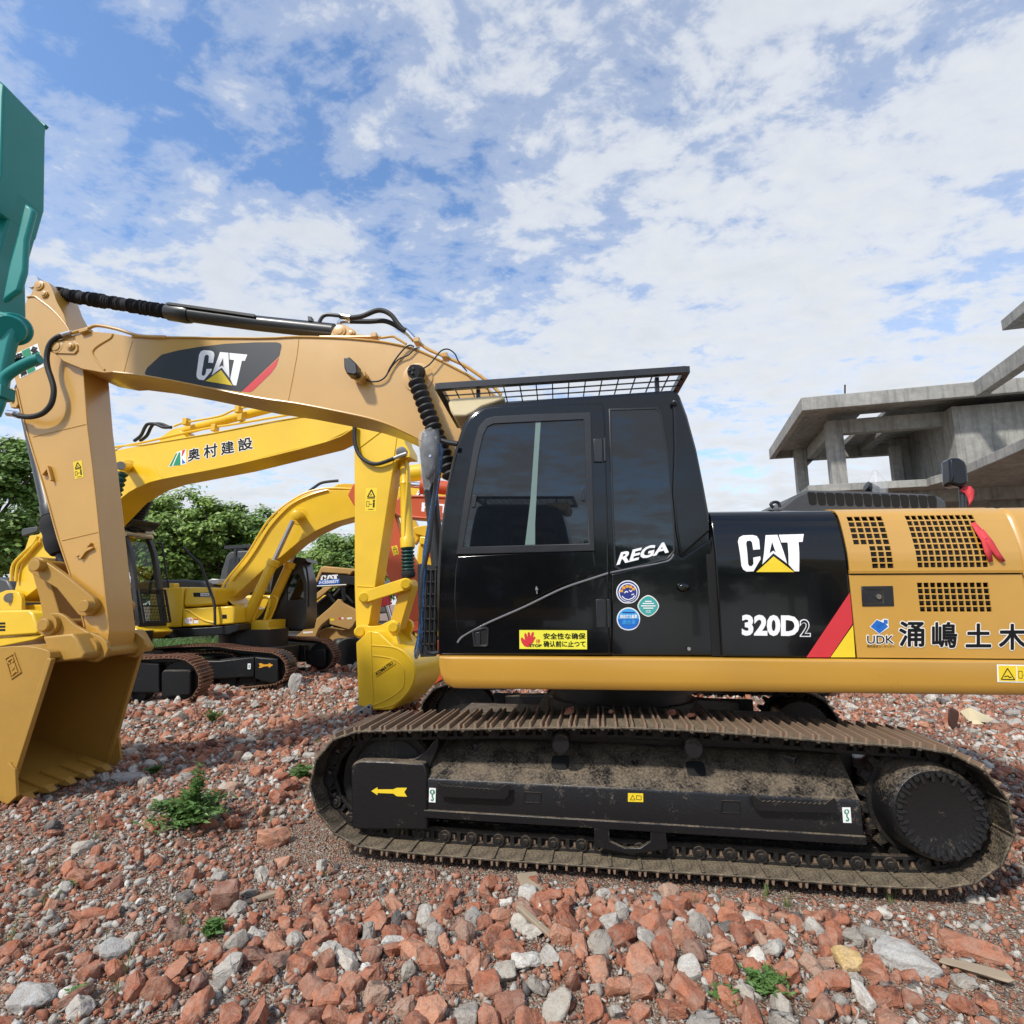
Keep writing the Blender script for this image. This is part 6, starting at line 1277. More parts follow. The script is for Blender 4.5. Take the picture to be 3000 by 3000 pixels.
obj('wheel', MB().lathe((1.2, .75), [(-.9, .02), (-.9, .3), (-.85, .35), (-.85, .7), (-.75, .75), (-.3, .75), (-.2, .02)], 32).lathe((-.6, .75), [(-.9, .02), (-.9, .3), (-.85, .35), (-.85, .7), (-.75, .75), (-.3, .75), (-.2, .02)], 32), M['rubber'], E8)

# ======== teal machine at the left edge, nearest after the big one
kz = 1.48; O9 = (-3.2 * kz, 2.9 * kz); U9 = Frame(O9, 0)
E9 = thing('excavator_arm', 'glossy teal excavator arm reaching in from the left edge above the tan stick', 'excavator arm', U9)
ta = obj('stick', MB().prism(U9.tr('f', [(-260, -140), (0, 40), (247, 243), (246, 262), (243, 300), (238, 690), (192, 850), (0, 860), (-260, 860)], 0), -.28 * kz, 0), M['teal'], E9, .014)
obj('arm_web', MB().prism(U9.tr('f', [(-260, 600), (0, 640), (140, 655), (236, 698), (145, 1010), (140, 1060), (146, 1290), (130, 1365), (78, 1415), (35, 1418), (-60, 1380), (-260, 1300)], 0), -.18 * kz, -.005), M['teal'], E9, .016)
obj('edge_rib', MB().prism(U9.tr('f', [(140, 650), (192, 690), (150, 850), (142, 1010), (110, 1120), (20, 1180), (60, 980), (100, 830)], -.18 * kz), -.195 * kz, -.16 * kz), M['teal'], ta, .02)
obj('top_lip', MB().bar(U9.pt('f', (-260, -145), -.005), U9.pt('f', (247, 243), -.005), .035, .035), M['teal'], ta, .004)
obj('pivot_boss', MB().axial(U9.pt('f', (72, 1320), -.12 * kz), U9.pt('f', (48, 1320), -.24 * kz), [(0, .085 * kz), (.3, .085 * kz), (.32, .068 * kz), (1, .068 * kz)], 28), M['teal'], E9, .006)
obj('link_arm', MB().prism(U9.tr('f', [(-260, 1120), (0, 1222), (35, 1228), (62, 1260), (66, 1330), (45, 1400), (22, 1500), (0, 1640), (-30, 1710), (-260, 1760)], -.24 * kz), -.24 * kz, -.18 * kz), M['teal'], E9, .02)
obj('oil_pipe', MB().tube(U9.pts('f', [(-30, 1780), (0, 1700), (10, 1620), (35, 1570), (100, 1525), (170, 1490), (212, 1477)], -.28 * kz), .026 * kz, 12), M['teal'], E9)
obj('hydraulic_hose', MB().tube(U9.pts('f', [(-60, 1560), (20, 1525), (80, 1500), (140, 1488)], -.1 * kz), .020 * kz, 10), M['rubber'], E9)
q = U9.pt('f', (12, 1665), -.28 * kz); obj('pipe_clamp', MB().obox(q, Vector((1, 0, .1)).normalized(), Vector((0, 1, 0)), Vector((-.1, 0, 1)).normalized(), .045, .06, .045), M['teal'], E9, .004)
# ---------------------------------------------------------------- unfinished concrete building on the right
_r = ray(*conv('s3', (355, 760))); _t = 20 / _r[1]
OB = (_r[0] * _t, 20.0); UB = Frame(OB, R(16))
BD = thing('concrete_building', 'unfinished grey concrete building frame with open floors and flat slabs behind the engine hood', 'building', UB)
def bpart(nm, mb, bevel=.02): return obj(nm, mb, M['concrete'], BD, bevel, smooth=False)
zr = UB.uw(*conv('s3', (355, 760)), 0)[1]; zr0 = UB.uw(*conv('s3', (385, 850)), 0)[1]
uE = UB.uw(*conv('s3', (1575, 640)), 0)[0]
def up(x, y, V): return UB.uw(*conv('s3', (x, y)), V)
# depth of the left edge, from where the slab's far corner shows
_r = ray(*conv('s3', (110, 1130))); _k = (zr - H) / _r[2]; far = Vector((_r[0] * _k, _r[1] * _k)); dep = (far.x - OB[0]) * UB.n[0] + (far.y - OB[1]) * UB.n[1]
th_ = zr - zr0
uH = up(960, 1000, 2.4)[0]
bpart('roof_slab', MB().box(.22, 2.6, 2.2, dep - .22, zr - .18, zr)); bpart('roof_slab', MB().box(.22, 14, .22, 2.2, zr - .18, zr)); bpart('roof_slab', MB().box(uH, 14, 2.2, dep - .22, zr - .18, zr))
bpart('roof_edge', MB().box(0, 14, 0, .22, zr0, zr).box(0, .22, .22, dep, zr0, zr).box(.22, 14, dep - .22, dep, zr0, zr))
fl = up(410, 1380, 1.4)[1]
def column(px0, px1, py, V, z0, z1): a, b = up(px0, py, V)[0], up(px1, py, V)[0]; return bpart('column', MB().box(a, b, V, V + (b - a), z0, z1), .01)
cV = 1.6
column(560, 668, 1150, cV, fl, zr0 - .0); cB = dep - 1.6
column(322, 402, 1250, cB, fl - .6, zr0)
bpart('beam', MB().box(up(560, 950, cV)[0], 14, cV + .03, cV + .40, zr0 - .55, zr0 + .02))
bpart('beam', MB().box(up(560, 950, cV)[0] + .04, up(560, 950, cV)[0] + .36, cV + .4, dep - .25, zr0 - .5, zr0 + .03))
bpart('beam', MB().box(-.0 + up(322, 1250, cB)[0] - .0, 14, cB + .03, cB + .38, zr0 - .5, zr0 + .025))
for u in (uH + .05, 8.2): bpart('rib_beam', MB().box(u, u + .28, cV + .4, dep - .25, zr0 - .28, zr0 + .035))
# inner lower roof seen between the columns
zi_ = up(715, 1045, 5.0)[1]
bpart('inner_slab', MB().box(up(715, 1045, 3.5)[0] + .3, 16, 3.6, dep - .6, zi_ - .15, zi_ + .1)); bpart('inner_edge', MB().box(up(1000, 890, 2.4)[0], up(1000, 890, 2.4)[0] + .25, 2.4, dep - .6, zi_ - .4, zi_ + .25))
bpart('rear_beam', MB().box(up(400, 1120, dep + 2)[0], up(760, 1120, dep + 2)[0], dep + 2, dep + 2.3, up(500, 1165, dep + 2)[1], up(500, 1065, dep + 2)[1]))
# walls and floor
wa, wb_ = up(1005, 1200, 5)[0], up(1300, 1200, 5)[0]
bpart('rear_wall', MB().box(wa, wb_, 5, 5.25, fl - .3, zr0 - .02)); bpart('rear_wall', MB().box(wb_, 16, 5.02, 5.24, up(1310, 1190, 5)[1], zr0 - .03)); bpart('rear_wall', MB().box(up(1440, 1200, 5)[0], 16, 5.01, 5.23, fl - .3, up(1310, 1190, 5)[1] - .01))
column(1005, 1075, 1230, 4.4, fl, zr0 - .5)
w0 = up(1425, 900, 1.0)[0]
bpart('side_wall', MB().box(w0, w0 + .18, 1.0, 4.9, fl + .05, zr0 - .01).box(w0 + .18, 15, 1.0, 1.2, fl + .06, zr0 - .02))
fb = up(420, 1430, 1.4)[1]
bpart('floor_slab', MB().box(up(405, 1380, 1.4)[0], 16, 1.4, dep + 1, fb, fl))
uS = up(1265, 1340, 1.3)[0]
# projecting balcony on the right, running forward
def world_uv(z, p, zz):
    r = ray(*conv(z, p)); k = (zz - H) / r[2]; X, Y = r[0] * k - OB[0], r[1] * k - OB[1]; return (X * UB.d[0] + Y * UB.d[1], X * UB.n[0] + Y * UB.n[1])
pl = [world_uv('s3', p, fl) for p in ((1268, 1322), (1420, 1280), (1872, 1075), (2300, 860))]
mb = MB(); top = pl + [(14, pl[-1][1]), (14, 1.6), (pl[0][0], 1.6)]
a = [mb.v((u, v, fl + .004)) for u, v in top]; b = [mb.v((u, v, fb - .02)) for u, v in top]
mb.f(a); mb.f(b[::-1])
for i in range(len(a)): mb.f([a[i], b[i], b[(i + 1) % len(a)], a[(i + 1) % len(a)]])
bpart('balcony_slab', mb)
# cantilever beams running forward from the roof, with the higher roof on the right
bz = up(1575, 690, 0)[1]
ub = up(1575, 690, 0)[0]
bpart('cantilever_beam', MB().box(ub, ub + .32, -6.5, -.004, zr0 - .06, zr - .03))
ph = world_uv('s3', (1768, 215), zr + 2.6)
bpart('upper_slab', MB().box(ph[0], ph[0] + 9, ph[1] - 6, ph[1] + .02, zr + 2.2, zr + 2.6)); bpart('upper_beam', MB().box(ph[0] + .8, ph[0] + 9, ph[1] - 6, ph[1] - .5, zr + 1.8, zr + 2.195))
bpart('column', MB().box(ph[0] + 4, ph[0] + 4.4, ph[1] - 3, ph[1] - 2.6, 0, zr + 1.8)); bpart('column', MB().box(ub + 1, ub + 1.35, -5, -4.65, 0, zr0 - .07))
for u, v in ((up(330, 1250, cB)[0] + .3, cB), (6, cB), (10, cB), (12.5, 3)): bpart('column', MB().box(u, u + .4, v, v + .4, 0, fb + .01))
bpart('ground_wall', MB().box(7.0, 15, 3.2, 3.4, 0, fb + .005)); bpart('under_beam', MB().box(up(420, 1430, 1.4)[0] + .02, 15, 2.2, 2.5, fb - .45, fb + .006))
obj('rebar', MB().cyl(UB.pt('s3', (665, 670), .6), UB.pt('s3', (665, 730), .6), .03, seg=6), M['bark'], BD)
obj('blue_panel', MB().prism(UB.tr('s3', [(1310, 1245), (1370, 1240), (1372, 1290), (1308, 1305)], 5.4), 5.4, 5.45), M['cyan'], BD)
# ---------------------------------------------------------------- trees
def leaf_mesh(name, P, nrm, size, mt, parent, aspect=.55):
    n = len(P); rng = np.random.default_rng(n + 7)
    t = rng.normal(size=(n, 3)); t -= nrm * (t * nrm).sum(1, keepdims=True); t /= np.linalg.norm(t, axis=1, keepdims=True) + 1e-9; b = np.cross(nrm, t)
    s = size[:, None]
    v = np.stack([P - t * s, P + b * s * aspect, P + t * s, P - b * s * aspect], 1).reshape(-1, 3)
    me = bpy.data.meshes.new(name); me.vertices.add(4 * n); me.vertices.foreach_set('co', v.ravel()); me.loops.add(4 * n); me.loops.foreach_set('vertex_index', np.arange(4 * n)); me.polygons.add(n); me.polygons.foreach_set('loop_start', np.arange(0, 4 * n, 4)); me.update(); me.validate()
    me.materials.append(mt); o = bpy.data.objects.new(name, me); COL.objects.link(o); o.parent = parent; return o
def tree(px_, Y, top_y, r, seed, label, mt='leaf', n=9000, lean=0):
    rr = ray(px_, top_y); t = Y / rr[1]; x, z = rr[0] * t, H + rr[2] * t; rng = np.random.default_rng(seed); random.seed(seed)
    tr = thing('broadleaf_tree', label, 'tree', loc=(x, Y, 0), group='trees behind the machines')
    mb = MB(); h0 = z * .32; fork = Vector((lean * .2, 0, h0))
    mb.rings([Vector((0, 0, -.2)), Vector((lean * .1, .05, h0 * .5)), fork], [.20, .15, .13], 10)
    cl = []
    for k in range(9):
        a = k * 2.4 + random.random(); hr = r * random.uniform(.45, .95); e = Vector((math.cos(a) * hr + lean, math.sin(a) * hr, random.uniform(z * .45, z * .92)))
        m = fork.lerp(e, .5) + Vector((random.uniform(-.3, .3), random.uniform(-.3, .3), random.uniform(0, .4)))
        c = catmull([fork, m, e], 5); mb.rings(c, [.085 * (1 - i / len(c) * .8) for i in range(len(c))], 6); cl.append(e)
        for j in range(2):
            f = m.lerp(e, random.random()) + Vector((random.uniform(-1, 1), random.uniform(-1, 1), random.uniform(-.2, .8))) * r * .35; mb.rings([m, f], [.04, .015], 5); cl.append(f)
    obj('trunk', mb, M['bark'], tr)
    C = [np.array(c) for c in cl]
    while len(C) < 85:
        d = rng.normal(size=3); d /= np.linalg.norm(d); q = d * rng.uniform(.45, 1.0) ** .6
        C.append(np.array([q[0] * r * 1.0 + lean, q[1] * r, z * .62 + q[2] * z * .36]))
    C = np.array(C); C[:, 2] = np.minimum(C[:, 2], z - .35)
    idx = rng.integers(0, len(C), n); sc = rng.uniform(.20, .58, len(C))
    off = rng.normal(size=(n, 3)) * sc[idx][:, None] * np.array([.62, .62, .36]); P = C[idx] + off
    nr = off * np.array([1, 1, 2]) + np.array([-.25, -.45, .75]) + rng.normal(size=(n, 3)) * .32; nr /= np.linalg.norm(nr, axis=1, keepdims=True) + 1e-9
    leaf_mesh('crown', P, nr, rng.uniform(.07, .15, n), M[mt], tr)
    return tr
TR = [(-60, 21, 1290, 2.6, 'dark leafy tree at the left edge behind the yellow boom foot', 'leaf_dark', 0), (60, 24, 1270, 2.8, 'tall tree between the teal arm and the tan stick', 'leaf_dark', 0), (190, 27, 1400, 3.0, 'tree half hidden behind the tan stick', 'leaf_dark', 0),
      (430, 25, 1500, 2.2, 'shorter tree just right of the tan stick', 'leaf', 0), (540, 27, 1418, 2.6, 'tallest round tree under the lettered yellow boom', 'leaf', 0), (650, 28, 1455, 2.3, 'bushy tree right of the tallest one under the lettered boom', 'leaf_dark', 0), (740, 31, 1485, 2.0, 'far dark tree touching the sky above the arched boom', 'leaf_dark', 0),
      (800, 33, 1478, 1.9, 'narrow far tree beside the rising arched boom', 'leaf_dark', 0), (920, 29, 1600, 2.2, 'low tree seen through the arch of the yellow boom', 'leaf', 0), (1000, 31, 1545, 2.2, 'tree seen through the arch close to the yellow stick', 'leaf_dark', 0), (1060, 33, 1560, 2.4, 'tree mostly hidden behind the yellow stick', 'leaf', 0), (320, 32, 1480, 2.8, 'tree behind the lower end of the tan stick', 'leaf', 0), (600, 33, 1520, 3.0, 'lower tree filling the gap behind the row of cabs', 'leaf_dark', 0)]
for i, (x, Y, ty, r, lb, mt, ln) in enumerate(TR): tree(x, Y, ty, r, 11 + i, lb, mt, 19000 if i < 7 else 14000, ln)
# ---------------------------------------------------------------- ground and rubble
rng = np.random.default_rng(4)
_gp = [(rng.uniform(.25, 1.4), rng.uniform(0, 6.28), rng.uniform(0, 6.28), rng.uniform(.008, .028)) for _ in range(14)]
def trackmask(x, y):
    dx, dy = x - ORG[0], y - ORG[1]; u = dx * T.d[0] + dy * T.d[1]; v = dx * T.n[0] + dy * T.n[1]
    a = np.maximum(np.maximum(np.abs(u + .3) - 2.35, np.abs(v) - 1.55), 0)
    return np.clip(a / .45, 0, 1)
def gh(x, y):
    x = np.asarray(x, float); y = np.asarray(y, float); h = np.zeros_like(x)
    for f, a, b, m in _gp: h += m * np.sin(x * f * 2.1 * math.cos(a) + y * f * 2.1 * math.sin(a) + b)
    h *= .55
    h += .10 * np.exp(-((x - .0) / 1.0) ** 2 - ((y - 2.95) / .38) ** 2)      # heap of bricks in the foreground
    h += .10 * np.exp(-((x + 3.7) / .8) ** 2 - ((y - 4.6) / .6) ** 2)        # rubble the tan bucket rests on
    return h * trackmask(x, y) - .012 * (1 - trackmask(x, y))
xs = np.concatenate([-np.geomspace(16, 900, 26)[::-1], np.linspace(-15.6, 15.6, 200), np.geomspace(16, 900, 26)])
ys = np.concatenate([np.linspace(-12, 26, 240), np.geomspace(27, 1600, 30)])
gx, gy = np.meshgrid(xs, ys); gz = gh(gx, gy) * (np.abs(gx) < 16) * (gy < 26.1)
nx_, ny_ = len(xs), len(ys); me = bpy.data.meshes.new('ground'); idx = np.arange(nx_ * ny_).reshape(ny_, nx_)
q = np.stack([idx[:-1, :-1], idx[:-1, 1:], idx[1:, 1:], idx[1:, :-1]], -1).reshape(-1, 4)
me.vertices.add(nx_ * ny_); me.vertices.foreach_set('co', np.stack([gx, gy, gz], -1).ravel()); me.loops.add(q.size); me.loops.foreach_set('vertex_index', q.ravel()); me.polygons.add(len(q)); me.polygons.foreach_set('loop_start', np.arange(0, q.size, 4)); me.update()
me.polygons.foreach_set('use_smooth', [True] * len(q)); me.materials.append(M['ground']); gr = bpy.data.objects.new('ground', me); COL.objects.link(gr); gr['kind'] = 'structure'
def chunk(seed, box, n, chip, bev=0.0, rough=0.0):
    """angular broken lump: hull of points near a box's surface, chipped"""
    r = np.random.default_rng(seed); p = r.uniform(-1, 1, (n, 3))
    m = np.abs(p).max(1, keepdims=True); p = p / m * (1 - chip * r.random((n, 1)) ** 2); ln = np.linalg.norm(p, axis=1, keepdims=True); p = np.where(ln > 1.42 - chip * .4, p / ln * (1.42 - chip * .4), p) * np.array(box)
    bm = bmesh.new()
    for c in p: bm.verts.new(c)
    g = bmesh.ops.convex_hull(bm, input=bm.verts[:]); bmesh.ops.delete(bm, geom=[e for e in g['geom_interior'] if isinstance(e, bmesh.types.BMVert)], context='VERTS')
    bmesh.ops.dissolve_limit(bm, angle_limit=R(14), verts=bm.verts[:], edges=bm.edges[:])
    if bev:
        bmesh.ops.bevel(bm, geom=bm.edges[:], offset=bev, segments=1, affect='EDGES', clamp_overlap=True)
        bmesh.ops.triangulate(bm, faces=bm.faces[:])
        if rough:
            bmesh.ops.subdivide_edges(bm, edges=[e for e in bm.edges if e.calc_length() > .35], cuts=1); bmesh.ops.triangulate(bm, faces=bm.faces[:])
            for v in bm.verts: v.co += Vector(r.normal(size=3)) * rough
    bmesh.ops.triangulate(bm, faces=bm.faces[:]); bmesh.ops.recalc_face_normals(bm, faces=bm.faces[:])
    v = np.array([x.co[:] for x in bm.verts]); bm.verts.index_update(); f = np.array([[x.index for x in fc.verts] for fc in bm.faces]); bm.free(); return v, f
BRK = [chunk(100 + i, (1, rng.uniform(.55, .95), rng.uniform(.42, .75)), 26, .30, .07, .022) for i in range(14)]
STN = [chunk(200 + i, (1, rng.uniform(.6, .95), rng.uniform(.35, .8)), 34, .45, .09, .03) for i in range(12)]
MED = [chunk(300 + i, (1, rng.uniform(.5, .95), rng.uniform(.3, .75)), 13, .35) for i in range(16)]
SML = [chunk(400 + i, (1, rng.uniform(.5, 1), rng.uniform(.35, .8)), 9, .4) for i in range(12)]
def scatter(y0, y1, dens, smin, smax, pw, xm=1.02):
    out = []; A = 0
    n = int(dens * (y1 - y0) * (2 * (xm * (y0 + y1) / 2 + .7)))
    y = rng.uniform(y0, y1, n * 2); w = xm * y + .7; k = rng.random(n * 2) < w / w.max(); y = y[k][:n]; x = (rng.random(len(y)) * 2 - 1) * (xm * y + .7)
    s = smin + (smax - smin) * rng.random(len(y)) ** pw
    return np.stack([x, y, s], 1)
def patch(x, y):      # big, blocky patches against fine grit
    return .5 + .28 * np.sin(x * 1.9 + 1.3 * np.sin(y * 1.1)) + .28 * np.sin(y * 2.3 + x * .8 + 2)
big = np.concatenate([scatter(2.1, 4.5, 70, .024, .066, 2.0), scatter(4.5, 8, 48, .03, .085, 1.9), scatter(8, 14, 34, .035, .11, 2), scatter(14, 28, 5, .06, .17, 2)])
k = rng.random(len(big)) < np.clip(patch(big[:, 0], big[:, 1]) * 1.25 + .15, .12, 1); big = big[k]
n_h = 1300; hp = np.stack([rng.normal(.05, .75, n_h), rng.normal(2.98, .30, n_h), rng.uniform(.026, .070, n_h)], 1); big = np.concatenate([big, hp[hp[:, 1] > 2.2]])
med = np.concatenate([scatter(2.1, 4.5, 620, .010, .030, 1.7), scatter(4.5, 8, 330, .013, .040, 1.6), scatter(8, 14, 150, .02, .055, 1.5), scatter(14, 28, 14, .04, .09, 1.5)])
sml = np.concatenate([scatter(2.1, 4.2, 2800, .0035, .011, 1.7), scatter(4.2, 7, 900, .005, .014, 1.5)])
def thin(a, k):
    """keep the pieces apart: the bigger ones first"""
    a = a[np.argsort(-a[:, 2])]; cell, keep = {}, []
    for i, (x, y, s) in enumerate(a):
        c = (int(x // .25), int(y // .25)); ok = True
        for dx in (-1, 0, 1):
            for dy in (-1, 0, 1):
                for j in cell.get((c[0] + dx, c[1] + dy), ()):
                    if (a[j, 0] - x) ** 2 + (a[j, 1] - y) ** 2 < (k * (a[j, 2] + s)) ** 2: ok = False; break
                if not ok: break
            if not ok: break
        if ok: cell.setdefault(c, []).append(i); keep.append(i)
    return a[keep]
near_ = big[:, 1] < 5; big = np.concatenate([thin(big[near_], .74), big[~near_]])
def clear(a, m):
    dx, dy = a[:, 0] - ORG[0], a[:, 1] - ORG[1]; u = dx * T.d[0] + dy * T.d[1]; v = dx * T.n[0] + dy * T.n[1]
    return a[~((np.abs(u + .3) < 2.22 + m) & (np.abs(np.abs(v) - 1.19) < .33 + m))]
big = clear(big, .05); med = clear(med, .01)
def euler_m(a, b, c):
    ca, sa, cb, sb, cc, sc = np.cos(a), np.sin(a), np.cos(b), np.sin(b), np.cos(c), np.sin(c); z = np.zeros_like(a); o = z + 1
    Rz = np.stack([np.stack([cc, -sc, z], -1), np.stack([sc, cc, z], -1), np.stack([z, z, o], -1)], -2); Ry = np.stack([np.stack([cb, z, sb], -1), np.stack([z, o, z], -1), np.stack([-sb, z, cb], -1)], -2); Rx = np.stack([np.stack([o, z, z], -1), np.stack([z, ca, -sa], -1), np.stack([z, sa, ca], -1)], -2)
    return Rz @ Ry @ Rx
def xform(a, tilt, sink, sq=(.75, 1.25)):
    n = len(a); m = euler_m(rng.normal(0, tilt, n), rng.normal(0, tilt, n), rng.uniform(0, 6.283, n)); sc = a[:, 2:3] * rng.uniform(sq[0], sq[1], (n, 3))
    return m * sc[:, None, :], np.stack([a[:, 0], a[:, 1], gh(a[:, 0], a[:, 1]) + a[:, 2] * sink], 1)
def merged(name, a, mats, pos, which, variants, mt):
    V, Fc, o = [], [], 0
    for k, (v, f) in enumerate(variants):
        s = which == k
        if not s.any(): continue
        vv = np.einsum('nij,kj->nki', mats[s], v) + pos[s][:, None]; n = len(vv)
        V.append(vv.reshape(-1, 3)); Fc.append((f[None] + (np.arange(n) * len(v))[:, None, None] + o).reshape(-1, 3)); o += n * len(v)
    V = np.concatenate(V); Fc = np.concatenate(Fc); me = bpy.data.meshes.new(name); me.vertices.add(len(V)); me.vertices.foreach_set('co', V.ravel()); me.loops.add(Fc.size); me.loops.foreach_set('vertex_index', Fc.ravel().astype(np.int32)); me.polygons.add(len(Fc)); me.polygons.foreach_set('loop_start', np.arange(0, Fc.size, 3)); me.update(); me.materials.append(mt)
    ob = bpy.data.objects.new(name, me); COL.objects.link(ob); ob['kind'] = 'stuff'; return ob
isb = rng.random(len(big)) < np.where((np.abs(big[:, 0]) < 1.5) & (big[:, 1] < 3.6), .84, .68)
hid = lambda a: (a[:, 1] > ORG[1] - 1.6) & (np.abs(a[:, 0] - ORG[0]) < 2.3)
from mathutils import noise as mnoise
def rough_mesh(nm, v, f, mt, sc=(1, 1, 1), amp=1.0):
    """a lump with a broken, pitted surface"""
    bm = bmesh.new(); vs = [bm.verts.new(c) for c in v]
    for t in f: bm.faces.new([vs[i] for i in t])
    bmesh.ops.subdivide_edges(bm, edges=[e for e in bm.edges if e.calc_length() > .22], cuts=2, use_grid_fill=True); bmesh.ops.triangulate(bm, faces=bm.faces[:])
    bmesh.ops.subdivide_edges(bm, edges=[e for e in bm.edges if e.calc_length() > .16], cuts=1); bmesh.ops.triangulate(bm, faces=bm.faces[:])
    bmesh.ops.smooth_vert(bm, verts=bm.verts[:], factor=.45, use_axis_x=True, use_axis_y=True, use_axis_z=True); bm.normal_update(); o = Vector((len(v) * 1.7, f[0][0] * 3.1, len(f) * .37))
    for q in bm.verts: n = q.normal; q.co += n * amp * (.075 * mnoise.noise(q.co * 1.9 + o) + .045 * mnoise.noise(q.co * 5 + o) + .022 * mnoise.noise(q.co * 12 + o))
    for q in bm.verts: q.co = Vector((q.co.x * sc[0], q.co.y * sc[1], q.co.z * sc[2]))
    me = bpy.data.meshes.new(nm); bm.to_mesh(me); bm.free(); me.materials.append(mt); me.polygons.foreach_set('use_smooth', [True] * len(me.polygons)); me.set_sharp_from_angle(angle=R(38)); return me
HERO = {}
for nm, sel, VAR, one, many, lim, label, cat, grp in (('brick_chunk', isb, BRK, 'brick_one', 'brick_many', 300, 'broken lump of red brick lying loose in the rubble', 'brick', 'broken red bricks in the rubble'), ('concrete_chunk', ~isb, STN, 'stone_one', 'stone_many', 200, 'pale grey lump of broken concrete lying among the red bricks', 'stone', 'grey concrete lumps in the rubble')):
    a = big[sel]; mt, ps = xform(a, .5, .26); wh = rng.integers(0, len(VAR), len(a))
    score = a[:, 2] / np.hypot(a[:, 0], a[:, 1]); score = np.where((np.abs(a[:, 0]) < .93 * a[:, 1]) & (a[:, 1] > 2.5) & ~hid(a), score, 0); top = np.zeros(len(a), bool); top[np.argsort(-score)[:lim]] = True
    ms = []
    for v, f in VAR:
        ms.append(rough_mesh(nm, v, f, M[one]))
    HERO[nm] = ms
    for i in np.where(top)[0]:
        o = bpy.data.objects.new(nm, ms[wh[i]]); COL.objects.link(o); m4 = Matrix([list(mt[i][r_]) + [ps[i][r_]] for r_ in range(3)] + [[0, 0, 0, 1]]); o.matrix_world = m4; tag(o, label, cat, grp)
    merged({'brick_chunk': 'brick_rubble', 'concrete_chunk': 'concrete_rubble'}[nm], a[~top], mt[~top], ps[~top], wh[~top], VAR, M[many])
mt, ps = xform(med, .7, .3); wh = rng.integers(0, len(MED), len(med)); mb_ = rng.random(len(med)) < .56
merged('brick_fragments', med[mb_], mt[mb_], ps[mb_], wh[mb_], MED, M['brick_many']); merged('stone_fragments', med[~mb_], mt[~mb_], ps[~mb_], wh[~mb_], MED, M['stone_many'])
mt, ps = xform(sml, 1.0, .3); merged('gravel', sml, mt, ps, rng.integers(0, len(SML), len(sml)), SML, M['gravel'])
def lone(name, label, cat, px_, box, seed, mt, rz=0, tilt=(0, 0), rise=.5, n=26, chip=.2, bev=.05, rough=.02):
    p = gpt(*px_); p.z = float(gh(p.x, p.y)); v, f = chunk(seed, (1, 1, 1), n, chip, bev, rough); me = rough_mesh(name, v, f, M[mt], box, .8 if mt not in ('wood', 'rusty') else .12)
    o = bpy.data.objects.new(name, me); COL.objects.link(o); o.location = p + Vector((0, 0, box[2] * rise)); o.rotation_euler = (tilt[0], tilt[1], rz); return tag(o, label, cat)
lone('concrete_slab', 'flat grey concrete slab lying just right of the tan bucket teeth', 'slab', (372, 2278), (.15, .10, .04), 1, 'slab', .2, (.12, 0), .9)
lone('concrete_slab', 'large pale concrete block at the lower right, under the track', 'slab', (2662, 2850), (.135, .075, .05), 2, 'slab', -.75, (.25, .1), .8)
lone('concrete_slab', 'blue grey stone slab in the bottom left corner', 'slab', (95, 2955), (.085, .065, .04), 3, 'slab', .3, (.3, 0), .7)
lone('concrete_slab', 'beige flat stone lying low on the left side foreground', 'slab', (335, 2815), (.065, .058, .035), 4, 'slab', .8, (.5, 0), .8)
lone('yellow_stone', 'yellowish stone among bricks near the lower right edge', 'stone', (2490, 2872), (.07, .05, .04), 5, 'yellow_stone', -.3, (.2, .1), .9)
lone('brick_block', 'long standing grey brick block in front of the far yellow tracks', 'brick', (858, 2035), (.12, .09, .22), 6, 'slab', .4, (0, .3), .8)
lone('brick_block', 'whole red brick lying near the weed, left of the track', 'brick', (800, 2470), (.12, .07, .06), 7, 'brick_one', .3, (.1, .1), .8, 30, .1)
lone('brick_block', 'long red brick slab lying flat near the right edge', 'brick', (2855, 2795), (.15, .06, .04), 8, 'brick_one', -.55, (.2, 0), .8, 30, .12)
lone('brick_block', 'squarish red brick in the left foreground with a cracked face', 'brick', (660, 2655), (.075, .06, .07), 9, 'brick_one', .2, (.3, 0), .8, 30, .08)
lone('wooden_plank', 'weathered wood plank lying diagonally left of the brick heap', 'plank', (768, 2628), (.17, .022, .012), 10, 'wood', .62, (0, 0), 1.6, 30, .05)
lone('wooden_plank', 'short grey wood board stuck under the track edge', 'plank', (1555, 2592), (.07, .10, .012), 11, 'wood', .3, (.25, 0), 1.6, 30, .05)
lone('wooden_plank', 'thin wood splinter leaning on the bricks, lower middle', 'plank', (1578, 2795), (.15, .018, .012), 12, 'wood', -.75, (0, .25), 4, 30, .05)
lone('wooden_plank', 'tan wood board lying flat in the lower right foreground', 'plank', (2860, 2855), (.14, .035, .014), 13, 'wood', -.5, (.1, 0), 2, 30, .05)
mb = MB(); p = gpt(2840, 2125); p.z = float(gh(p.x, p.y)) + .02
for (a, b, c_) in (((0, 0, .05), (.32, .05, .02), (.10, .1, .22)), ((0, 0, .05), (.10, .1, .22), (-.10, .02, .18)), ((.02, -.03, .01), (.20, -.02, .01), (.10, .06, .10)), ((.32, .05, .02), (.46, .12, .06), (.10, .1, .22))): mb.poly([p + Vector(a), p + Vector(b), p + Vector(c_)])
tag(obj('scrap_paper', mb, M['cream'], smooth=False), 'scrap of cream paper and plastic lying behind the right end of the track', 'paper').modifiers.new('solid', 'SOLIDIFY').thickness = .004
p = gpt(2790, 2135); lone('rusty_plate', 'dark rusty plate standing beside the cream paper scrap', 'metal plate', (2795, 2140), (.14, .012, .16), 14, 'rusty', .5, (.1, .3), .8, 30, .2) if M.setdefault('rusty', plain('rusty_sheet', (.10, .045, .03), .9)) else None
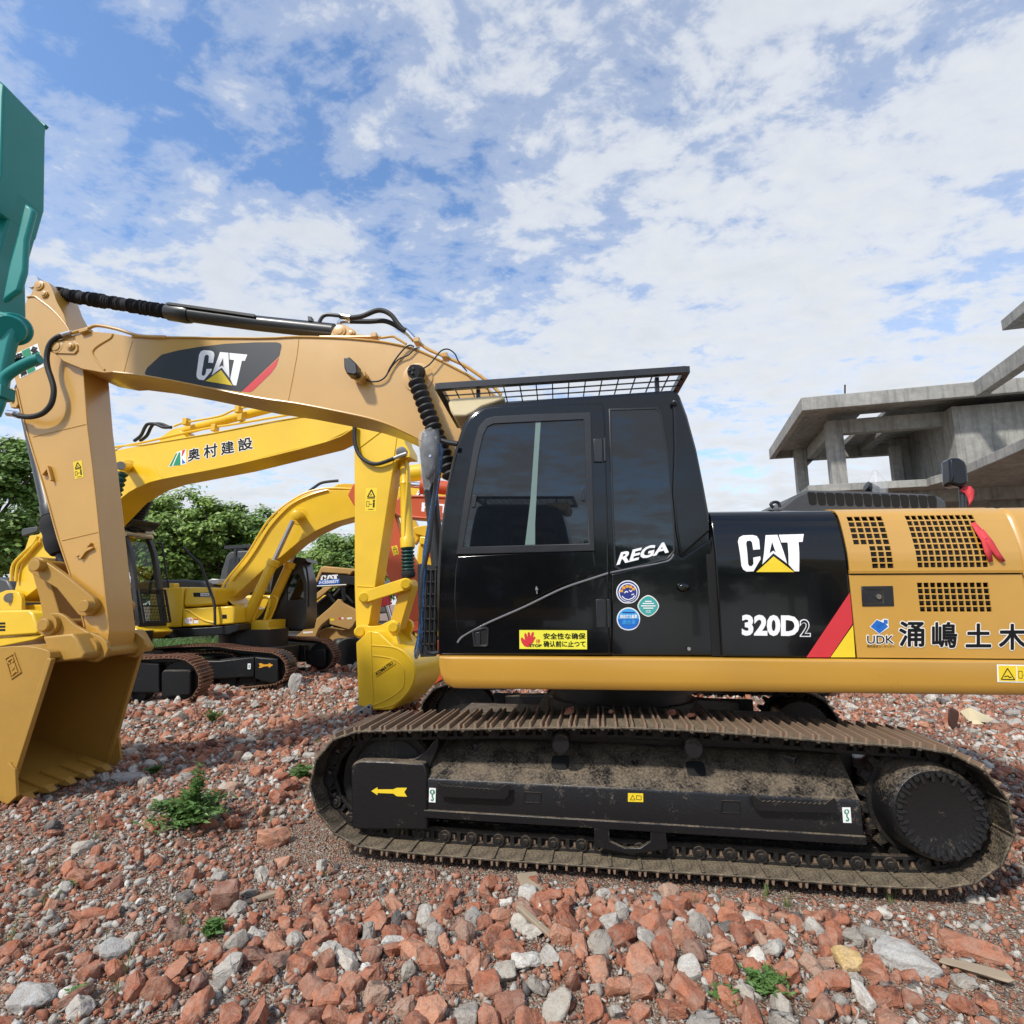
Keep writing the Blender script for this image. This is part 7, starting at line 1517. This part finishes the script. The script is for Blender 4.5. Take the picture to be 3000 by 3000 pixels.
for z, pt_, s_ in (('s4', (1435, 238), .045), ('s5', (120, 250), .03), ('s5', (215, 262), .035), ('s4', (1650, 245), .02)):
    u, w = T.uw(*conv(z, pt_), -1.15); P_ = T.world((u, -1.15, w + .01)); o = bpy.data.objects.new('brick_chunk', HERO['brick_chunk'][int(s_ * 1000) % 14]); COL.objects.link(o); o.location = P_; o.scale = (s_, s_, s_); o.rotation_euler = (.3, .2, s_ * 90); tag(o, 'small red brick crumb resting on top of the track shoes', 'brick', 'brick crumbs on the track')
# ---------------------------------------------------------------- weeds and grass
def weed(label, px_, h, spread, n, seed, leaf=.03, tall=0):
    p = gpt(*px_); p.z = float(gh(p.x, p.y)); r = np.random.default_rng(seed); t = thing('weed', label, 'weed', loc=p); mb = MB(); LP, LN, LS = [], [], []; V = []; Fc = []
    for i in range(n):
        a = r.uniform(0, 6.28); k = r.uniform(.2, 1) ; hh = h * r.uniform(.45, 1) * (1.0 if i >= tall else 2.0); d = Vector((math.cos(a), math.sin(a), 0)) * spread * k * (1 if i >= tall else .25)
        c = catmull([Vector((0, 0, -.01)) + d * .12, d * .45 + Vector((0, 0, hh * .55)), d + Vector((0, 0, hh * (1 - .25 * k)))], 6); mb.rings(c, [.0028 * (1 - j / len(c) * .7) for j in range(len(c))], 4)
        for j in range(3, len(c)):
            for q in range(2):
                th = r.uniform(0, 6.28); tip = Vector((math.cos(th), math.sin(th), r.uniform(-.25, .55))).normalized(); L = leaf * r.uniform(.6, 1.3); sd = tip.cross(Vector((r.normal() * .4, r.normal() * .4, 1))).normalized() * L * .17; o = len(V)
                V += [c[j], c[j] + tip * L * .45 + sd + Vector((0, 0, L * .06)), c[j] + tip * L, c[j] + tip * L * .45 - sd + Vector((0, 0, L * .06))]; Fc.append((o, o + 1, o + 2, o + 3))
    obj('stem', mb, M['weed'], t); me = bpy.data.meshes.new('leaves'); me.from_pydata([tuple(v) for v in V], [], Fc); me.update(); me.materials.append(M['weed']); o = bpy.data.objects.new('leaves', me); COL.objects.link(o); o.parent = t
weed('leafy green weed growing tall between the tan bucket and the track', (560, 2440), .25, .34, 110, 1, .062, 18)
weed('small weed beside the left end of the track', (885, 2290), .14, .16, 26, 2, .05)
weed('low sprig with broad leaves in the left foreground', (625, 2745), .07, .06, 9, 3, .05)
weed('weedy clump at the bottom edge, right of centre', (2255, 2965), .07, .10, 40, 4, .03)
weed('weedy clump in the bottom edge gravel, left of the larger clump', (2130, 2990), .05, .06, 18, 5, .03)
weed('tiny weed left of the grey slab near the bucket', (450, 2262), .10, .10, 14, 6, .04)
weed('thin seedling among rubble before the far tracks', (622, 2110), .22, .12, 14, 7, .06)
weed('small seedling on the left edge foreground', (190, 2620), .06, .06, 10, 8, .035)
weed('small sprout low in the left gravel', (228, 2950), .05, .05, 9, 9, .03)
def tuft(px_, n, h, seed, label='thin tuft of grass blades growing through the rubble'):
    p = gpt(*px_); p.z = float(gh(p.x, p.y)); r = np.random.default_rng(seed); V = []; Fc = []
    for i in range(n):
        a = r.uniform(0, 6.28); d = Vector((math.cos(a), math.sin(a), 0)); b = d * r.uniform(0, .02); hh = h * r.uniform(.5, 1.1); s = Vector((-d.y, d.x, 0)) * .0032; le = r.uniform(.1, .5) * hh; o = len(V)
        for t_ in (0, .4, .75, 1.0): c = b + d * le * t_ ** 2 + Vector((0, 0, hh * t_ * (1 - .15 * t_))); k_ = 1 - t_ * .92; V += [c - s * k_, c + s * k_]
        for j in range(3): Fc.append((o + 2 * j, o + 2 * j + 1, o + 2 * j + 3, o + 2 * j + 2))
    me = bpy.data.meshes.new('grass_tuft'); me.from_pydata([tuple(v) for v in V], [], Fc); me.update(); me.materials.append(M['grass']); o = bpy.data.objects.new('grass_tuft', me); COL.objects.link(o); o.location = p; tag(o, label, 'grass', 'thin grass tufts in the rubble')
for i, (x, y, n, h) in enumerate([(310, 2800, 5, .13), (535, 2730, 9, .16), (360, 2880, 6, .16), (120, 2660, 8, .16), (20, 2790, 10, .2), (955, 2560, 6, .18), (530, 2800, 10, .10), (680, 2790, 10, .08), (2035, 2680, 8, .16), (2245, 2620, 12, .10), (2305, 2655, 14, .10), (2610, 2640, 7, .16), (2120, 2700, 6, .12), (280, 2480, 6, .14), (340, 2940, 6, .12), (510, 2860, 6, .10), (780, 2410, 5, .14), (1740, 2650, 5, .05), (2440, 2700, 6, .10), (60, 2560, 6, .12), (930, 2180, 10, .1), (2250, 2665, 9, .08), (150, 2560, 6, .15), (260, 2430, 5, .12)]): tuft((x, y), n, h, 50 + i)
r = np.random.default_rng(77); V = []; Fc = []
for i in range(3800):
    x, y = r.uniform(-13.5, -8.0), r.uniform(16.0, 19.5); a = r.uniform(0, 6.28); d = Vector((math.cos(a), math.sin(a), 0)); b = Vector((x, y, 0)); hh = r.uniform(.5, 1.05); s = Vector((-d.y, d.x, 0)) * .018; le = r.uniform(.2, .8); o = len(V)
    for t_ in (0, .4, .75, 1.0): c = b + d * le * t_ ** 2 + Vector((0, 0, hh * t_ * (1 - .3 * t_))); k_ = 1 - t_ * .9; V += [c - s * k_, c + s * k_]
    for j in range(3): Fc.append((o + 2 * j, o + 2 * j + 1, o + 2 * j + 3, o + 2 * j + 2))
me = bpy.data.meshes.new('tall_grass'); me.from_pydata([tuple(v) for v in V], [], Fc); me.update(); me.materials.append(M['weed']); o = bpy.data.objects.new('tall_grass', me); COL.objects.link(o); o['kind'] = 'stuff'; o['label'] = 'bank of tall green grass behind the parked tracks'
# ---------------------------------------------------------------- copies added opposite, out of view, for reflections in glossy black paint and glass
c = copy_tree(EX, None, ('boom', 'stick', 'bucket', 'arm_cyl', 'rocker', 'link', 'side_mirror', 'mirror_pole')); c.location = (-1.7, -5.9, 0); c.scale = (1.2, 1.2, 1.2); c.rotation_euler.z = R(180 + 2); c['label'] = 'second tan excavator standing opposite, seen only as a reflection in the cab window'
c = copy_tree(E3); c.location = (-6.0, -8.5, 0); c.rotation_euler.z = R(180 - 5); c['label'] = 'yellow excavator added out of view for the black side panels to reflect'
c = copy_tree(E3); c.location = (8.0, -9.5, 0); c.rotation_euler.z = R(170); c['label'] = 'yellow excavator added out of view opposite the engine end for reflections'
tl = [o for o in COL.objects if o.name.startswith('broadleaf_tree')]
for i, x in enumerate((-26, -19, -12, -6, 0, 6, 12, 19, 26)):
    c = copy_tree(tl[i % 6]); c.location = (x, -27 - (i * 37 % 5), 0); c.scale = (1.25, 1.25, .8); c['label'] = 'tree added out of view behind the viewer to darken the reflections'; c['group'] = 'trees added for reflections'
